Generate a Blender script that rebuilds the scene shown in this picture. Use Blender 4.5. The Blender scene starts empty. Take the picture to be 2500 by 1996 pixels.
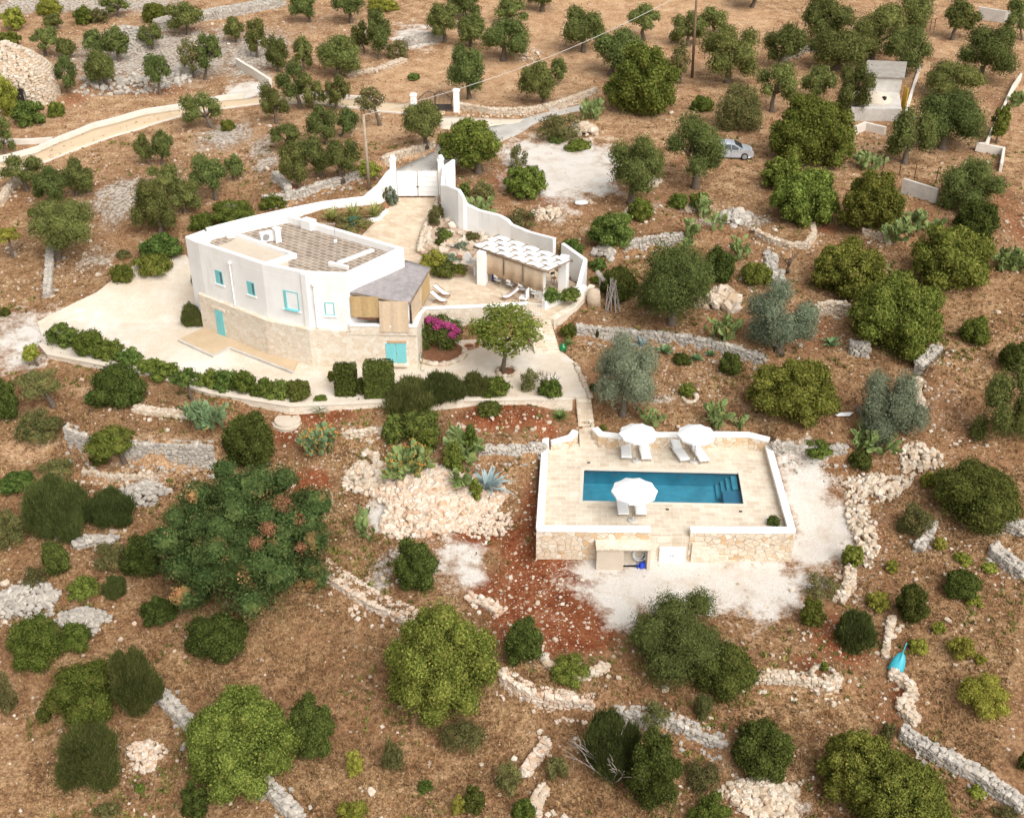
import bpy, bmesh, math, random
import numpy as np
from mathutils import Vector, Matrix, noise as mnoise
S = bpy.context.scene
COL = S.collection
R = math.radians

# ------------------------------------------------------------------ camera
F, CX, CY, PITCH, CAMH = 2850.0, 1250.0, 998.0, R(31.5), 42.0     # focal length and centre in photo pixels
cd = bpy.data.cameras.new("camera"); cam = bpy.data.objects.new("camera", cd); COL.objects.link(cam)
cam.location = (0, 0, CAMH); cam.rotation_euler = (R(90) - PITCH, 0, 0)
cd.sensor_fit = 'HORIZONTAL'; cd.sensor_width = 36; cd.lens = 36 * F / 2500
cd.clip_start = 0.5; cd.clip_end = 6000
S.camera = cam
# ------------------------------------------------------------------ sky and sun (bright overcast)
SUN_EL, SUN_AZ = 48, 146          # azimuth: degrees clockwise from +Y
w = bpy.data.worlds.new("World"); S.world = w; w.use_nodes = True
nt = w.node_tree; nt.nodes.clear()
sky = nt.nodes.new('ShaderNodeTexSky'); sky.sky_type = 'NISHITA'; sky.sun_disc = False
sky.sun_elevation = R(SUN_EL); sky.sun_rotation = R(SUN_AZ)
sky.dust_density = 6; sky.air_density = 1.0; sky.ozone_density = 1
hsv = nt.nodes.new('ShaderNodeHueSaturation'); hsv.inputs['Saturation'].default_value = 0.12
bg = nt.nodes.new('ShaderNodeBackground'); bg.inputs['Strength'].default_value = 0.15
out = nt.nodes.new('ShaderNodeOutputWorld')
nt.links.new(sky.outputs[0], hsv.inputs['Color']); nt.links.new(hsv.outputs[0], bg.inputs[0]); nt.links.new(bg.outputs[0], out.inputs[0])
ld = bpy.data.lights.new("sun", 'SUN'); lo = bpy.data.objects.new("sun", ld); COL.objects.link(lo)
ld.energy = 1.15; ld.angle = R(58); ld.color = (1.0, 0.94, 0.85)
_e, _a = R(SUN_EL), R(SUN_AZ)
sd = Vector((math.sin(_a) * math.cos(_e), math.cos(_a) * math.cos(_e), math.sin(_e)))
lo.rotation_euler = sd.to_track_quat('Z', 'Y').to_euler()
vs = S.view_settings; S.display_settings.display_device = 'sRGB'
vs.view_transform = 'Standard'; vs.look = 'None'; vs.exposure = 0.43; vs.gamma = 1; vs.use_curve_mapping = False
S.cycles.max_bounces = 5; S.cycles.diffuse_bounces = 3; S.cycles.glossy_bounces = 2; S.cycles.transmission_bounces = 3; S.cycles.transparent_max_bounces = 6

# ------------------------------------------------------------------ photo pixel -> point on a level
cp, sp = math.cos(PITCH), math.sin(PITCH)
def ray(px, py):
    a, b = (px - CX) / F, -(py - CY) / F
    return np.array([a, cp + b * sp, -sp + b * cp])
def P(px, py, z=0.0):
    r = ray(px, py); t = (z - CAMH) / r[2]
    return np.array([r[0] * t, r[1] * t, z])
def depth(p): return p[1] * cp - (p[2] - CAMH) * sp
def scale_at(p): return F / depth(p)          # photo pixels per metre

# ------------------------------------------------------------------ terrain
CTRL = [(0,1996,-3.5),(600,1996,-4),(1250,1996,-4),(1900,1996,-4),(2500,1996,-3.5),
(0,1700,-2.5),(600,1700,-2.8),(1250,1700,-2.6),(1900,1700,-2.8),(2500,1700,-2.2),
(0,1450,-1.5),(350,1450,-1.6),(850,1450,-1.9),(1250,1480,-2),(1800,1480,-2.1),(2200,1450,-1.6),(2500,1450,-1),
(0,1200,-.6),(350,1200,-.5),(500,1160,-.2),(900,1250,-.9),(1200,1230,-.9),(1300,1360,-1.9),(1960,1150,-.2),(1990,1300,-1.2),
(1700,1430,-1.95),(1450,1420,-1.95),(2300,1200,.2),(2500,1200,.5),(2200,1300,-.8),
(0,1000,.6),(200,1030,.8),(400,1020,1.0),(600,1040,1.2),(850,1020,1.2),(1150,1020,1.1),(1200,1140,.2),(1000,1150,.1),(800,1180,-.3),
(1500,1030,.9),(1800,1030,1.0),(1950,1080,.6),(2200,1050,1.2),(2500,1000,1.8),(1550,900,1.8),(1800,920,2.0),(2100,880,2.4),(2400,850,2.8),
(1480,780,2.8),(1700,800,2.9),(1900,800,3.1),(2250,800,3.2),(1500,700,3.5),(1800,680,3.9),(2100,680,4.),(2400,650,4.2),
(1550,560,4.6),(1800,540,4.9),(2100,520,5.1),(2450,500,5),(1300,500,5.3),(1500,450,5.7),(1750,430,5.8),(2000,400,5.9),(2250,400,5.7),(2480,350,5.6),
(1250,350,5.9),(1500,300,6.2),(1800,300,6.3),(2140,300,6.2),(2450,250,6.2),(1100,260,6.3),(1300,200,6.8),(1700,150,7.2),(2100,150,7.4),(2400,120,7.4),
(800,250,6.2),(1000,150,7.2),(1300,80,7.8),(1700,50,8),(2100,30,8.3),(2450,20,8.3),(0,20,8.2),(400,20,8.3),(800,20,8.4),(1200,10,8.6),
(0,400,4.6),(250,320,5.2),(500,260,5.7),(0,250,6.0),(250,200,6.5),(500,150,6.9),(0,120,7.1),(250,80,7.5),(600,80,7.6),
(100,550,3.6),(350,480,4.6),(600,420,5.4),(800,400,5.7),(900,330,6),(1020,400,5.8),(0,700,2.6),(250,640,3.0),(450,540,4.0),(650,480,5.2),(0,830,1.9),(120,770,2.2)]
_pts = np.array([P(*c) for c in CTRL] + [np.array(q, float) for q in
    [(-130,60,3),(130,60,3),(-130,150,9),(130,150,9),(0,230,12),(-100,230,12),(100,230,12),(0,15,-5),(-45,15,-5),(45,15,-5)]])
def _k(d2): return np.where(d2 > 1e-9, 0.5 * d2 * np.log(np.maximum(d2, 1e-9)), 0)
_n = len(_pts); _X = _pts[:, :2]
_A = np.zeros((_n + 3, _n + 3)); _A[:_n, :_n] = _k(((_X[:, None] - _X[None]) ** 2).sum(-1)) + np.eye(_n) * 3.0
_A[:_n, _n] = 1; _A[:_n, _n + 1:] = _X; _A[_n, :_n] = 1; _A[_n + 1:, :_n] = _X.T
_W = np.linalg.solve(_A, np.concatenate([_pts[:, 2], np.zeros(3)]))
def tps(x, y):
    x = np.clip(x, -130, 130); y = np.clip(y, 15, 230)
    o = np.empty_like(x)
    for i in range(0, len(x), 20000):
        xs, ys = x[i:i + 20000], y[i:i + 20000]
        d2 = (xs[:, None] - _X[None, :, 0]) ** 2 + (ys[:, None] - _X[None, :, 1]) ** 2
        o[i:i + 20000] = _k(d2) @ _W[:_n] + _W[_n] + _W[_n + 1] * xs + _W[_n + 2] * ys
    return o
def seg_dist(x, y, poly, closed):
    """distance to a polyline, signed side (+ = left of travel), overshoot past the ends"""
    n = len(poly); best = np.full(x.shape, 1e9); side = np.zeros(x.shape); over = np.zeros(x.shape); par = np.zeros(x.shape)
    m = n if closed else n - 1
    for i in range(m):
        a, b = poly[i], poly[(i + 1) % n]; d = b - a; L2 = d @ d + 1e-12
        t = ((x - a[0]) * d[0] + (y - a[1]) * d[1]) / L2; tc = np.clip(t, 0, 1)
        dx, dy = x - a[0] - tc * d[0], y - a[1] - tc * d[1]; q = np.hypot(dx, dy)
        k = q < best; best = np.where(k, q, best)
        side = np.where(k, np.sign(d[0] * dy - d[1] * dx), side)
        ov = np.zeros(x.shape)
        if not closed and i == 0: ov = np.maximum(ov, -t * math.sqrt(L2))
        if not closed and i == m - 1: ov = np.maximum(ov, (t - 1) * math.sqrt(L2))
        over = np.where(k, ov, over); par = np.where(k, i + tc, par)
    return best, side, over, par
def inside(x, y, poly):
    c = np.zeros(x.shape, bool); n = len(poly)
    for i in range(n):
        a, b = poly[i], poly[(i + 1) % n]
        cond = (a[1] > y) != (b[1] > y)
        xx = (b[0] - a[0]) * (y - a[1]) / (b[1] - a[1] + 1e-12) + a[0]
        c ^= cond & (x < xx)
    return c
PADS = []      # (polygon, height function, fall-off outside, drop inside)
STEPS = []     # (polyline, height)
def terr(x, y, steps=True, ground=False):
    x = np.atleast_1d(np.asarray(x, float)); y = np.atleast_1d(np.asarray(y, float))
    z = tps(x, y)
    z = z + 0.05 * np.sin(x * .9 + 1.3 * np.sin(y * .5)) * np.sin(y * .8) + .06 * np.sin(x * .37 + 2) * np.sin(y * .43 + 1)
    if steps:
        for poly, h, L in STEPS:
            lo_, hi_ = poly.min(0) - 12, poly.max(0) + 12
            m = (x > lo_[0]) & (x < hi_[0]) & (y > lo_[1]) & (y < hi_[1])
            if not m.any(): continue
            d, s, o, _ = seg_dist(x[m], y[m], poly, False)
            z[m] += np.where(s > 0, h * np.exp(-np.maximum(d - .25, 0) / L) * np.clip(d / .25, 0, 1), 0) * np.clip(1 - o / 1.2, 0, 1)
    for poly, fz, fall, drop in PADS:
        lo_, hi_ = poly.min(0) - fall * 1.1 - .1, poly.max(0) + fall * 1.1 + .1
        m = (x > lo_[0]) & (x < hi_[0]) & (y > lo_[1]) & (y < hi_[1])
        if not m.any(): continue
        xm, ym = x[m], y[m]
        ins = inside(xm, ym, poly); d = seg_dist(xm, ym, poly, True)[0]
        wgt = np.where(ins, 1, np.clip(1 - d / fall, 0, 1)); wgt = wgt * wgt * (3 - 2 * wgt)
        t = fz(xm, ym) - (np.where(ins, drop, .02) if ground else 0)
        z[m] = z[m] * (1 - wgt) + t * wgt
    return z
def Gm(pts, steps=True):
    pts = np.asarray(pts, float)
    rr = np.array([ray(*q) for q in pts]); res = np.zeros((len(pts), 3)); done = np.zeros(len(pts), bool)
    t0 = np.array([(13 - CAMH) / r[2] for r in rr]); prev = t0.copy()
    for k in range(700):
        t = t0 + k * .25
        q = rr * t[:, None] + np.array([0, 0, CAMH])
        hit = (q[:, 2] <= terr(q[:, 0], q[:, 1], steps)) & ~done
        if hit.any():
            lo2, hi2 = t[hit] - .25, t[hit]
            for _ in range(8):
                mid = (lo2 + hi2) / 2; qm = rr[hit] * mid[:, None] + np.array([0, 0, CAMH])
                b = qm[:, 2] <= terr(qm[:, 0], qm[:, 1], steps)
                hi2 = np.where(b, mid, hi2); lo2 = np.where(b, lo2, mid)
            qm = rr[hit] * hi2[:, None] + np.array([0, 0, CAMH]); res[hit] = qm; done |= hit
        if done.all(): break
    return res
def G(px, py, steps=True): return Gm([(px, py)], steps)[0]
def tz(x, y): return float(terr(x, y)[0])

# ------------------------------------------------------------------ materials
MATS = {}
def newmat(name):
    m = bpy.data.materials.new(name); m.use_nodes = True; nt = m.node_tree; nt.nodes.clear(); MATS[name] = m
    o = nt.nodes.new('ShaderNodeOutputMaterial'); return m, nt, o
def N(nt, typ, **kw):
    n = nt.nodes.new(typ)
    for k, v in kw.items():
        if k in ('operation', 'blend_type', 'data_type', 'feature', 'distance', 'attribute_name', 'interpolation', 'noise_dimensions', 'voronoi_dimensions'): setattr(n, k, v)
        else: n.inputs[k].default_value = v
    return n
def Lk(nt, a, b): nt.links.new(a, b)
def ramp(nt, fac, stops):
    r = nt.nodes.new('ShaderNodeValToRGB'); e = r.color_ramp.elements
    while len(e) > 1: e.remove(e[-1])
    e[0].position, e[0].color = stops[0][0], (*stops[0][1], 1)
    for p, c in stops[1:]:
        q = e.new(p); q.color = (*c, 1)
    Lk(nt, fac, r.inputs[0]); return r.outputs[0]
def mixc(nt, fac, a, b, mode='MIX'):
    m = nt.nodes.new('ShaderNodeMix'); m.data_type = 'RGBA'; m.blend_type = mode
    for v, s in ((fac, m.inputs[0]), (a, m.inputs[6]), (b, m.inputs[7])):
        if isinstance(v, (int, float)): s.default_value = v
        elif isinstance(v, tuple): s.default_value = (*v, 1)
        else: Lk(nt, v, s)
    return m.outputs[2]
def mth(nt, op, a, b=0.0, clamp=False):
    m = nt.nodes.new('ShaderNodeMath'); m.operation = op; m.use_clamp = clamp
    for v, s in ((a, m.inputs[0]), (b, m.inputs[1])):
        if isinstance(v, (int, float)): s.default_value = v
        else: Lk(nt, v, s)
    return m.outputs[0]
def tex(nt, kind, scale, detail=4, rough=.6, vec=None, **kw):
    n = nt.nodes.new('ShaderNodeTexNoise' if kind == 'noise' else 'ShaderNodeTexVoronoi')
    n.inputs['Scale'].default_value = scale
    if kind == 'noise': n.inputs['Detail'].default_value = detail; n.inputs['Roughness'].default_value = rough
    for k, v in kw.items(): setattr(n, k, v)
    if vec is None:
        tc = nt.nodes.new('ShaderNodeTexCoord'); vec = tc.outputs['Object']
    Lk(nt, vec, n.inputs['Vector']); return n
def bsdf(nt, o, col, rough=.8, bump=None, bs=.3, bd=.05, spec=.3, metal=0):
    b = nt.nodes.new('ShaderNodeBsdfPrincipled'); b.inputs['Roughness'].default_value = rough
    b.inputs['Specular IOR Level'].default_value = spec; b.inputs['Metallic'].default_value = metal
    if isinstance(col, tuple): b.inputs['Base Color'].default_value = (*col, 1)
    else: Lk(nt, col, b.inputs['Base Color'])
    if bump is not None:
        n = nt.nodes.new('ShaderNodeBump'); n.inputs['Strength'].default_value = bs; n.inputs['Distance'].default_value = bd
        Lk(nt, bump, n.inputs['Height']); Lk(nt, n.outputs[0], b.inputs['Normal'])
    Lk(nt, b.outputs[0], o.inputs[0]); return b
def m_plain(name, c1, c2, scale=1.5, rough=.8, bs=.2, spec=.3, metal=0):
    m, nt, o = newmat(name); n = tex(nt, 'noise', scale, 6, .65); n2 = tex(nt, 'noise', scale * 9, 3)
    f = mth(nt, 'MULTIPLY_ADD', n.outputs[0], .7); 
    f = mth(nt, 'ADD', mth(nt, 'MULTIPLY', n.outputs[0], .7), mth(nt, 'MULTIPLY', n2.outputs[0], .3))
    bsdf(nt, o, ramp(nt, f, [(.32, c1), (.68, c2)]), rough, n2.outputs[0], bs, .02, spec, metal); return m
def m_stone(name, cols, stain=(.3, .2, .1), stv=.25):
    """loose stones: one tone per stone with weathering"""
    m, nt, o = newmat(name); g = nt.nodes.new('ShaderNodeNewGeometry')
    c = ramp(nt, g.outputs['Random Per Island'], [(i / (len(cols) - 1), q) for i, q in enumerate(cols)])
    n = tex(nt, 'noise', 3.5, 6, .7)
    c = mixc(nt, mth(nt, 'MULTIPLY', ramp(nt, n.outputs[0], [(.5, (0, 0, 0)), (.75, (1, 1, 1))]), stv * 2), c, stain)
    bsdf(nt, o, c, .9, n.outputs[0], .5, .05); return m
def m_rubble(name, cols, mortar, scale=3.0, edge=.045, sq=(1, 1, 1.25), bs=.6):
    """mortared rubble: uneven cells with a tone each and a joint"""
    m, nt, o = newmat(name); tc = nt.nodes.new('ShaderNodeTexCoord'); mp = nt.nodes.new('ShaderNodeMapping')
    mp.inputs['Scale'].default_value = sq; Lk(nt, tc.outputs['Object'], mp.inputs[0])
    nz = tex(nt, 'noise', 2.2, 3, .6, mp.outputs[0]); v0 = mixc(nt, .12, mp.outputs[0], nz.outputs['Color'], 'ADD')
    v = tex(nt, 'voronoi', scale, vec=v0); e = tex(nt, 'voronoi', scale, vec=v0, feature='DISTANCE_TO_EDGE')
    sep = nt.nodes.new('ShaderNodeSeparateColor'); Lk(nt, v.outputs['Color'], sep.inputs[0])
    c = ramp(nt, sep.outputs[0], [(i / (len(cols) - 1), q) for i, q in enumerate(cols)])
    fine = tex(nt, 'noise', 14, 5, .7)
    c = mixc(nt, .35, c, ramp(nt, fine.outputs[0], [(.3, (.25, .2, .15)), (.7, (.9, .85, .78))]), 'OVERLAY')
    k = ramp(nt, e.outputs['Distance'], [(0, (0, 0, 0)), (edge, (1, 1, 1))])
    bsdf(nt, o, mixc(nt, k, mortar, c), .9, k, bs, .04); return m
def m_tiles(name, c1, c2, mortar, bw, bh, ang=0, mort=.02, offs=.5, bump=.3):
    m, nt, o = newmat(name); tc = nt.nodes.new('ShaderNodeTexCoord'); mp = nt.nodes.new('ShaderNodeMapping')
    mp.inputs['Rotation'].default_value = (0, 0, ang); Lk(nt, tc.outputs['Object'], mp.inputs[0])
    b = nt.nodes.new('ShaderNodeTexBrick'); b.offset = offs; b.inputs['Scale'].default_value = 1; b.inputs['Mortar Size'].default_value = mort
    b.inputs['Brick Width'].default_value = bw; b.inputs['Row Height'].default_value = bh; b.inputs['Mortar Smooth'].default_value = .1
    b.inputs['Color1'].default_value = (*c1, 1); b.inputs['Color2'].default_value = (*c2, 1); b.inputs['Mortar'].default_value = (*mortar, 1); b.inputs['Bias'].default_value = 0
    nz = tex(nt, 'noise', 2, 2, .5); Lk(nt, mixc(nt, .03, mp.outputs[0], nz.outputs['Color'], 'ADD'), b.inputs[0])
    n = tex(nt, 'noise', .9, 6, .7)
    c = mixc(nt, .45, b.outputs[0], ramp(nt, n.outputs[0], [(.3, (.33, .29, .24)), (.72, (.8, .78, .75))]), 'OVERLAY')
    bsdf(nt, o, c, .85, b.outputs['Fac'], -bump, .02); return m
def m_leaf(name, cA, cB, cC, patch=.62, trans=.2, hv=.045, psc=1.6):
    """leaves: a tone per leaf, slower drift through the crown, some older coloured sprays"""
    m, nt, o = newmat(name); g = nt.nodes.new('ShaderNodeNewGeometry'); oi = nt.nodes.new('ShaderNodeObjectInfo')
    c = mixc(nt, g.outputs['Random Per Island'], cA, cB)
    n = tex(nt, 'noise', .55, 3, .6); n2 = tex(nt, 'noise', psc, 2, .5)
    c = mixc(nt, ramp(nt, n2.outputs[0], [(patch, (0, 0, 0)), (patch + .12, (1, 1, 1))]), c, cC)
    h = nt.nodes.new('ShaderNodeHueSaturation'); Lk(nt, c, h.inputs['Color'])
    Lk(nt, mth(nt, 'ADD', .5 - hv / 2, mth(nt, 'MULTIPLY', oi.outputs['Random'], hv)), h.inputs['Hue'])
    Lk(nt, mth(nt, 'MULTIPLY', mth(nt, 'ADD', .35, mth(nt, 'MULTIPLY', n.outputs[0], 1.3)), mth(nt, 'ADD', .78, mth(nt, 'MULTIPLY', mth(nt, 'FRACT', mth(nt, 'MULTIPLY', oi.outputs['Random'], 7.31)), .44))), h.inputs['Value'])
    d = nt.nodes.new('ShaderNodeBsdfDiffuse'); t = nt.nodes.new('ShaderNodeBsdfTranslucent'); mx = nt.nodes.new('ShaderNodeMixShader')
    mx.inputs[0].default_value = trans; Lk(nt, h.outputs[0], d.inputs[0]); Lk(nt, h.outputs[0], t.inputs[0])
    Lk(nt, d.outputs[0], mx.inputs[1]); Lk(nt, t.outputs[0], mx.inputs[2]); Lk(nt, mx.outputs[0], o.inputs[0]); return m
m, nt, o = newmat('whitewash'); tc = nt.nodes.new('ShaderNodeTexCoord'); mp = nt.nodes.new('ShaderNodeMapping'); mp.inputs['Scale'].default_value = (2.2, 2.2, .22); Lk(nt, tc.outputs['Object'], mp.inputs[0])
n1 = tex(nt, 'noise', 1.0, 6, .7, mp.outputs[0]); n2 = tex(nt, 'noise', .6, 5, .6); n3 = tex(nt, 'noise', 7, 4, .7)
c = ramp(nt, n2.outputs[0], [(.3, (.755, .735, .705)), (.65, (.83, .82, .80))])
c = mixc(nt, mth(nt, 'MULTIPLY', ramp(nt, n1.outputs[0], [(.56, (0, 0, 0)), (.72, (1, 1, 1))]), .55), c, (.60, .56, .50)); bsdf(nt, o, c, .88, n3.outputs[0], .3, .03, .2); WHITE = m
WHITEP = m_plain('white_paint', (.78, .77, .75), (.84, .83, .81), 2, .5, .05)
FABRIC = m_plain('white_fabric', (.78, .775, .765), (.86, .855, .85), 6, .9, .1)
TURQ = m_plain('turquoise_paint', (.17, .50, .52), (.22, .58, .60), 2, .5, .1)
WOOD = m_plain('worn_wood', (.16, .11, .07), (.30, .22, .15), 4, .8, .4)
TEAK = m_plain('reddish_wood', (.24, .10, .04), (.36, .17, .08), 5, .6, .2)
POLEW = m_plain('pole_wood', (.25, .19, .13), (.42, .34, .25), 3, .85, .4)
BARK = m_plain('bark', (.07, .05, .035), (.19, .15, .115), 5, .95, .8)
DEADW = m_plain('dead_wood', (.25, .21, .18), (.42, .37, .33), 5, .95, .8)
METAL = m_plain('grey_metal', (.35, .35, .36), (.5, .5, .5), 3, .45, .05, .5, .6)
DARKM = m_plain('dark_iron', (.03, .025, .025), (.06, .05, .045), 3, .6, .1)
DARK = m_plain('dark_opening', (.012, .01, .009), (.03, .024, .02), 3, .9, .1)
GLASS = m_plain('window_glass', (.10, .13, .15), (.22, .27, .30), 1.5, .08, 0, .6)
REED = m_plain('grey_reed_mat', (.20, .18, .18), (.36, .33, .325), 2.2, .95, .9)
CANE = m_plain('cane_blind', (.40, .27, .12), (.54, .38, .20), 5, .9, .5)
CANE2 = m_plain('pale_cane_blind', (.50, .37, .25), (.62, .48, .34), 5, .9, .5)
CONC = m_plain('grey_concrete', (.40, .37, .33), (.62, .58, .53), 1.1, .9, .4)
CREAM = m_plain('cream_render', (.50, .42, .33), (.60, .52, .42), .9, .9, .3)
TERRA = m_plain('terracotta', (.38, .17, .09), (.5, .25, .14), 3, .8, .2)
SOILM = m_plain('bed_soil', (.10, .045, .022), (.24, .11, .055), 4, .95, .8)
STONE_G = m_stone('grey_limestone', [(.30, .27, .235), (.45, .41, .36), (.37, .335, .29), (.53, .48, .42), (.42, .36, .29)], (.2, .17, .14), .3)
STONE_C = m_stone('cream_limestone', [(.42, .34, .25), (.56, .48, .38), (.47, .35, .24), (.62, .55, .46), (.50, .42, .34)], (.42, .22, .10), .3)
STONE_P = m_stone('pink_limestone', [(.53, .42, .32), (.61, .53, .44), (.53, .36, .24), (.66, .58, .49), (.57, .48, .38)], (.45, .2, .09), .35)
RUB = m_rubble('ochre_rubble', [(.62, .53, .43), (.70, .62, .53), (.55, .36, .19), (.66, .57, .47), (.58, .47, .36), (.72, .65, .57)], (.40, .31, .22), 2.6, .06)
RUBW = m_rubble('pale_ashlar', [(.64, .56, .47), (.71, .65, .57), (.61, .50, .39), (.69, .63, .54), (.66, .57, .47)], (.50, .41, .31), 2.3, .035, (1, 1, 1.6), .25)

# ------------------------------------------------------------------ mesh helpers
def link(name, me, mat=None, parent=None):
    o = bpy.data.objects.new(name, me); COL.objects.link(o)
    if mat is not None:
        for q in (mat if isinstance(mat, (list, tuple)) else [mat]): me.materials.append(q)
    if parent is not None: o.parent = parent
    return o
def np_mesh(name, V, Fq, smooth=False):
    me = bpy.data.meshes.new(name); V = np.ascontiguousarray(V, np.float32); Fq = np.ascontiguousarray(Fq, np.int32)
    k = Fq.shape[1]
    me.vertices.add(len(V)); me.vertices.foreach_set('co', V.ravel())
    me.loops.add(Fq.size); me.loops.foreach_set('vertex_index', Fq.ravel())
    me.polygons.add(len(Fq)); me.polygons.foreach_set('loop_start', np.arange(len(Fq), dtype=np.int32) * k)
    me.polygons.foreach_set('use_smooth', np.full(len(Fq), smooth, bool)); me.update(calc_edges=True); return me
class MB:
    def __init__(s): s.v = []; s.f = []; s.mi = []
    def add(s, vs, fs, mi=0):
        b = len(s.v); s.v += [tuple(map(float, q)) for q in vs]; s.f += [tuple(b + i for i in q) for q in fs]; s.mi += [mi] * len(fs); return s
    def box(s, c, size, rz=0, mi=0, M=None):
        hx, hy, hz = size[0] / 2, size[1] / 2, size[2] / 2; ca, sa = math.cos(rz), math.sin(rz); vs = []
        for dz in (-hz, hz):
            for dx, dy in ((-hx, -hy), (hx, -hy), (hx, hy), (-hx, hy)):
                q = Vector((dx * ca - dy * sa, dx * sa + dy * ca, dz))
                if M is not None: q = M @ q
                vs.append((c[0] + q[0], c[1] + q[1], c[2] + q[2]))
        return s.add(vs, [(3, 2, 1, 0), (4, 5, 6, 7), (0, 1, 5, 4), (1, 2, 6, 5), (2, 3, 7, 6), (3, 0, 4, 7)], mi)
    def prism(s, poly, z0, z1, mi=0, top=True, bottom=True):
        n = len(poly); f0 = z0 if hasattr(z0, '__len__') else [z0] * n; f1 = z1 if hasattr(z1, '__len__') else [z1] * n
        a = sum(poly[i][0] * poly[(i + 1) % n][1] - poly[(i + 1) % n][0] * poly[i][1] for i in range(n))
        idx = list(range(n)) if a > 0 else list(range(n))[::-1]
        vs = [(poly[i][0], poly[i][1], f0[i]) for i in idx] + [(poly[i][0], poly[i][1], f1[i]) for i in idx]
        fs = [(i, (i + 1) % n, n + (i + 1) % n, n + i) for i in range(n)]
        if top: fs.append(tuple(range(n, 2 * n)))
        if bottom: fs.append(tuple(range(n))[::-1])
        return s.add(vs, fs, mi)
    def strip(s, pts, z0, z1, th, mi=0, closed=False, side=0):
        """a wall along pts (xy); side 0 centred, +1 on the left, -1 on the right"""
        n = len(pts); p = [Vector(q[:2]) for q in pts]; nr = []
        for i in range(n):
            d1 = (p[i] - p[i - 1]) if (i > 0 or closed) else None; d2 = (p[(i + 1) % n] - p[i]) if (i < n - 1 or closed) else None
            d1 = d1 or d2; d2 = d2 or d1; d1 = d1.normalized(); d2 = d2.normalized()
            n1 = Vector((-d1.y, d1.x)); n2 = Vector((-d2.y, d2.x)); m = n1 + n2
            if m.length < .2: m = n1
            m = m.normalized(); nr.append(m / max(.45, m.dot(n1)))
        a, b = {0: (-.5, .5), 1: (0, 1), -1: (-1, 0)}[side]
        g0 = z0 if hasattr(z0, '__len__') else [z0] * n; g1 = z1 if hasattr(z1, '__len__') else [z1] * n
        vs = []
        for i in range(n):
            r, l = p[i] + nr[i] * th * a, p[i] + nr[i] * th * b
            vs += [(r.x, r.y, g0[i]), (l.x, l.y, g0[i]), (l.x, l.y, g1[i]), (r.x, r.y, g1[i])]
        fs = []
        for i in range(n if closed else n - 1):
            u, v = 4 * i, 4 * ((i + 1) % n)
            fs += [(u, v, v + 3, u + 3), (v + 1, u + 1, u + 2, v + 2), (u + 3, v + 3, v + 2, u + 2), (u, u + 1, v + 1, v)]
        if not closed: fs += [(0, 3, 2, 1), (4 * n - 4, 4 * n - 3, 4 * n - 2, 4 * n - 1)]
        return s.add(vs, fs, mi)
    def tube(s, pts, r, seg=8, mi=0, cap=True):
        pts = [Vector(q) for q in pts]; n = len(pts); rr = r if hasattr(r, '__len__') else [r] * n; vs = []
        up = Vector((0, 0, 1)); prev = None
        for i in range(n):
            t = (pts[min(i + 1, n - 1)] - pts[max(i - 1, 0)]).normalized()
            if prev is None:
                a = t.cross(up if abs(t.z) < .95 else Vector((1, 0, 0))).normalized()
            else: a = (prev - t * prev.dot(t)).normalized()
            prev = a; b = t.cross(a)
            for k in range(seg):
                q = pts[i] + (a * math.cos(2 * math.pi * k / seg) + b * math.sin(2 * math.pi * k / seg)) * rr[i]; vs.append(q)
        fs = [(i * seg + k, i * seg + (k + 1) % seg, (i + 1) * seg + (k + 1) % seg, (i + 1) * seg + k) for i in range(n - 1) for k in range(seg)]
        if cap: fs += [tuple(range(seg))[::-1], tuple(range((n - 1) * seg, n * seg))]
        return s.add(vs, fs, mi)
    def lathe(s, c, prof, seg=16, mi=0):
        vs = [(c[0] + r * math.cos(2 * math.pi * k / seg), c[1] + r * math.sin(2 * math.pi * k / seg), c[2] + z) for r, z in prof for k in range(seg)]
        n = len(prof)
        fs = [(i * seg + k, i * seg + (k + 1) % seg, (i + 1) * seg + (k + 1) % seg, (i + 1) * seg + k) for i in range(n - 1) for k in range(seg)]
        fs += [tuple(range(seg))[::-1], tuple(range((n - 1) * seg, n * seg))]
        return s.add(vs, fs, mi)
    def quad(s, *q, mi=0): return s.add(q, [tuple(range(len(q)))], mi)
    def build(s, name, mat, parent=None, smooth=False, bevel=0):
        me = bpy.data.meshes.new(name); me.from_pydata(s.v, [], s.f)
        if any(s.mi): me.polygons.foreach_set('material_index', s.mi)
        if smooth: me.polygons.foreach_set('use_smooth', [True] * len(s.f))
        me.update(); o = link(name, me, mat, parent)
        if bevel:
            b = o.modifiers.new('bevel', 'BEVEL'); b.width = bevel; b.segments = 2; b.limit_method = 'ANGLE'; b.angle_limit = R(40)
        return o
def tag(o, label=None, cat=None, group=None, kind=None):
    if label: o['label'] = label
    if cat: o['category'] = cat
    if group: o['group'] = group
    if kind: o['kind'] = kind
    return o
def empty(name, loc, rz=0, label=None, cat=None, group=None):
    o = bpy.data.objects.new(name, None); COL.objects.link(o); o.location = tuple(map(float, loc)); o.rotation_euler = (0, 0, rz)
    o.empty_display_size = .3; return tag(o, label, cat, group)
def root0(name, label, cat, group=None): return empty(name, (0, 0, 0), 0, label, cat, group)
def copy_tree(o, parent=None):
    c = o.copy(); COL.objects.link(c)
    if parent is not None: c.parent = parent
    for ch in list(o.children): copy_tree(ch, c)
    return c
def xy(*pts, z=0): return [P(a, b, z)[:2] for a, b in pts]

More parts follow.
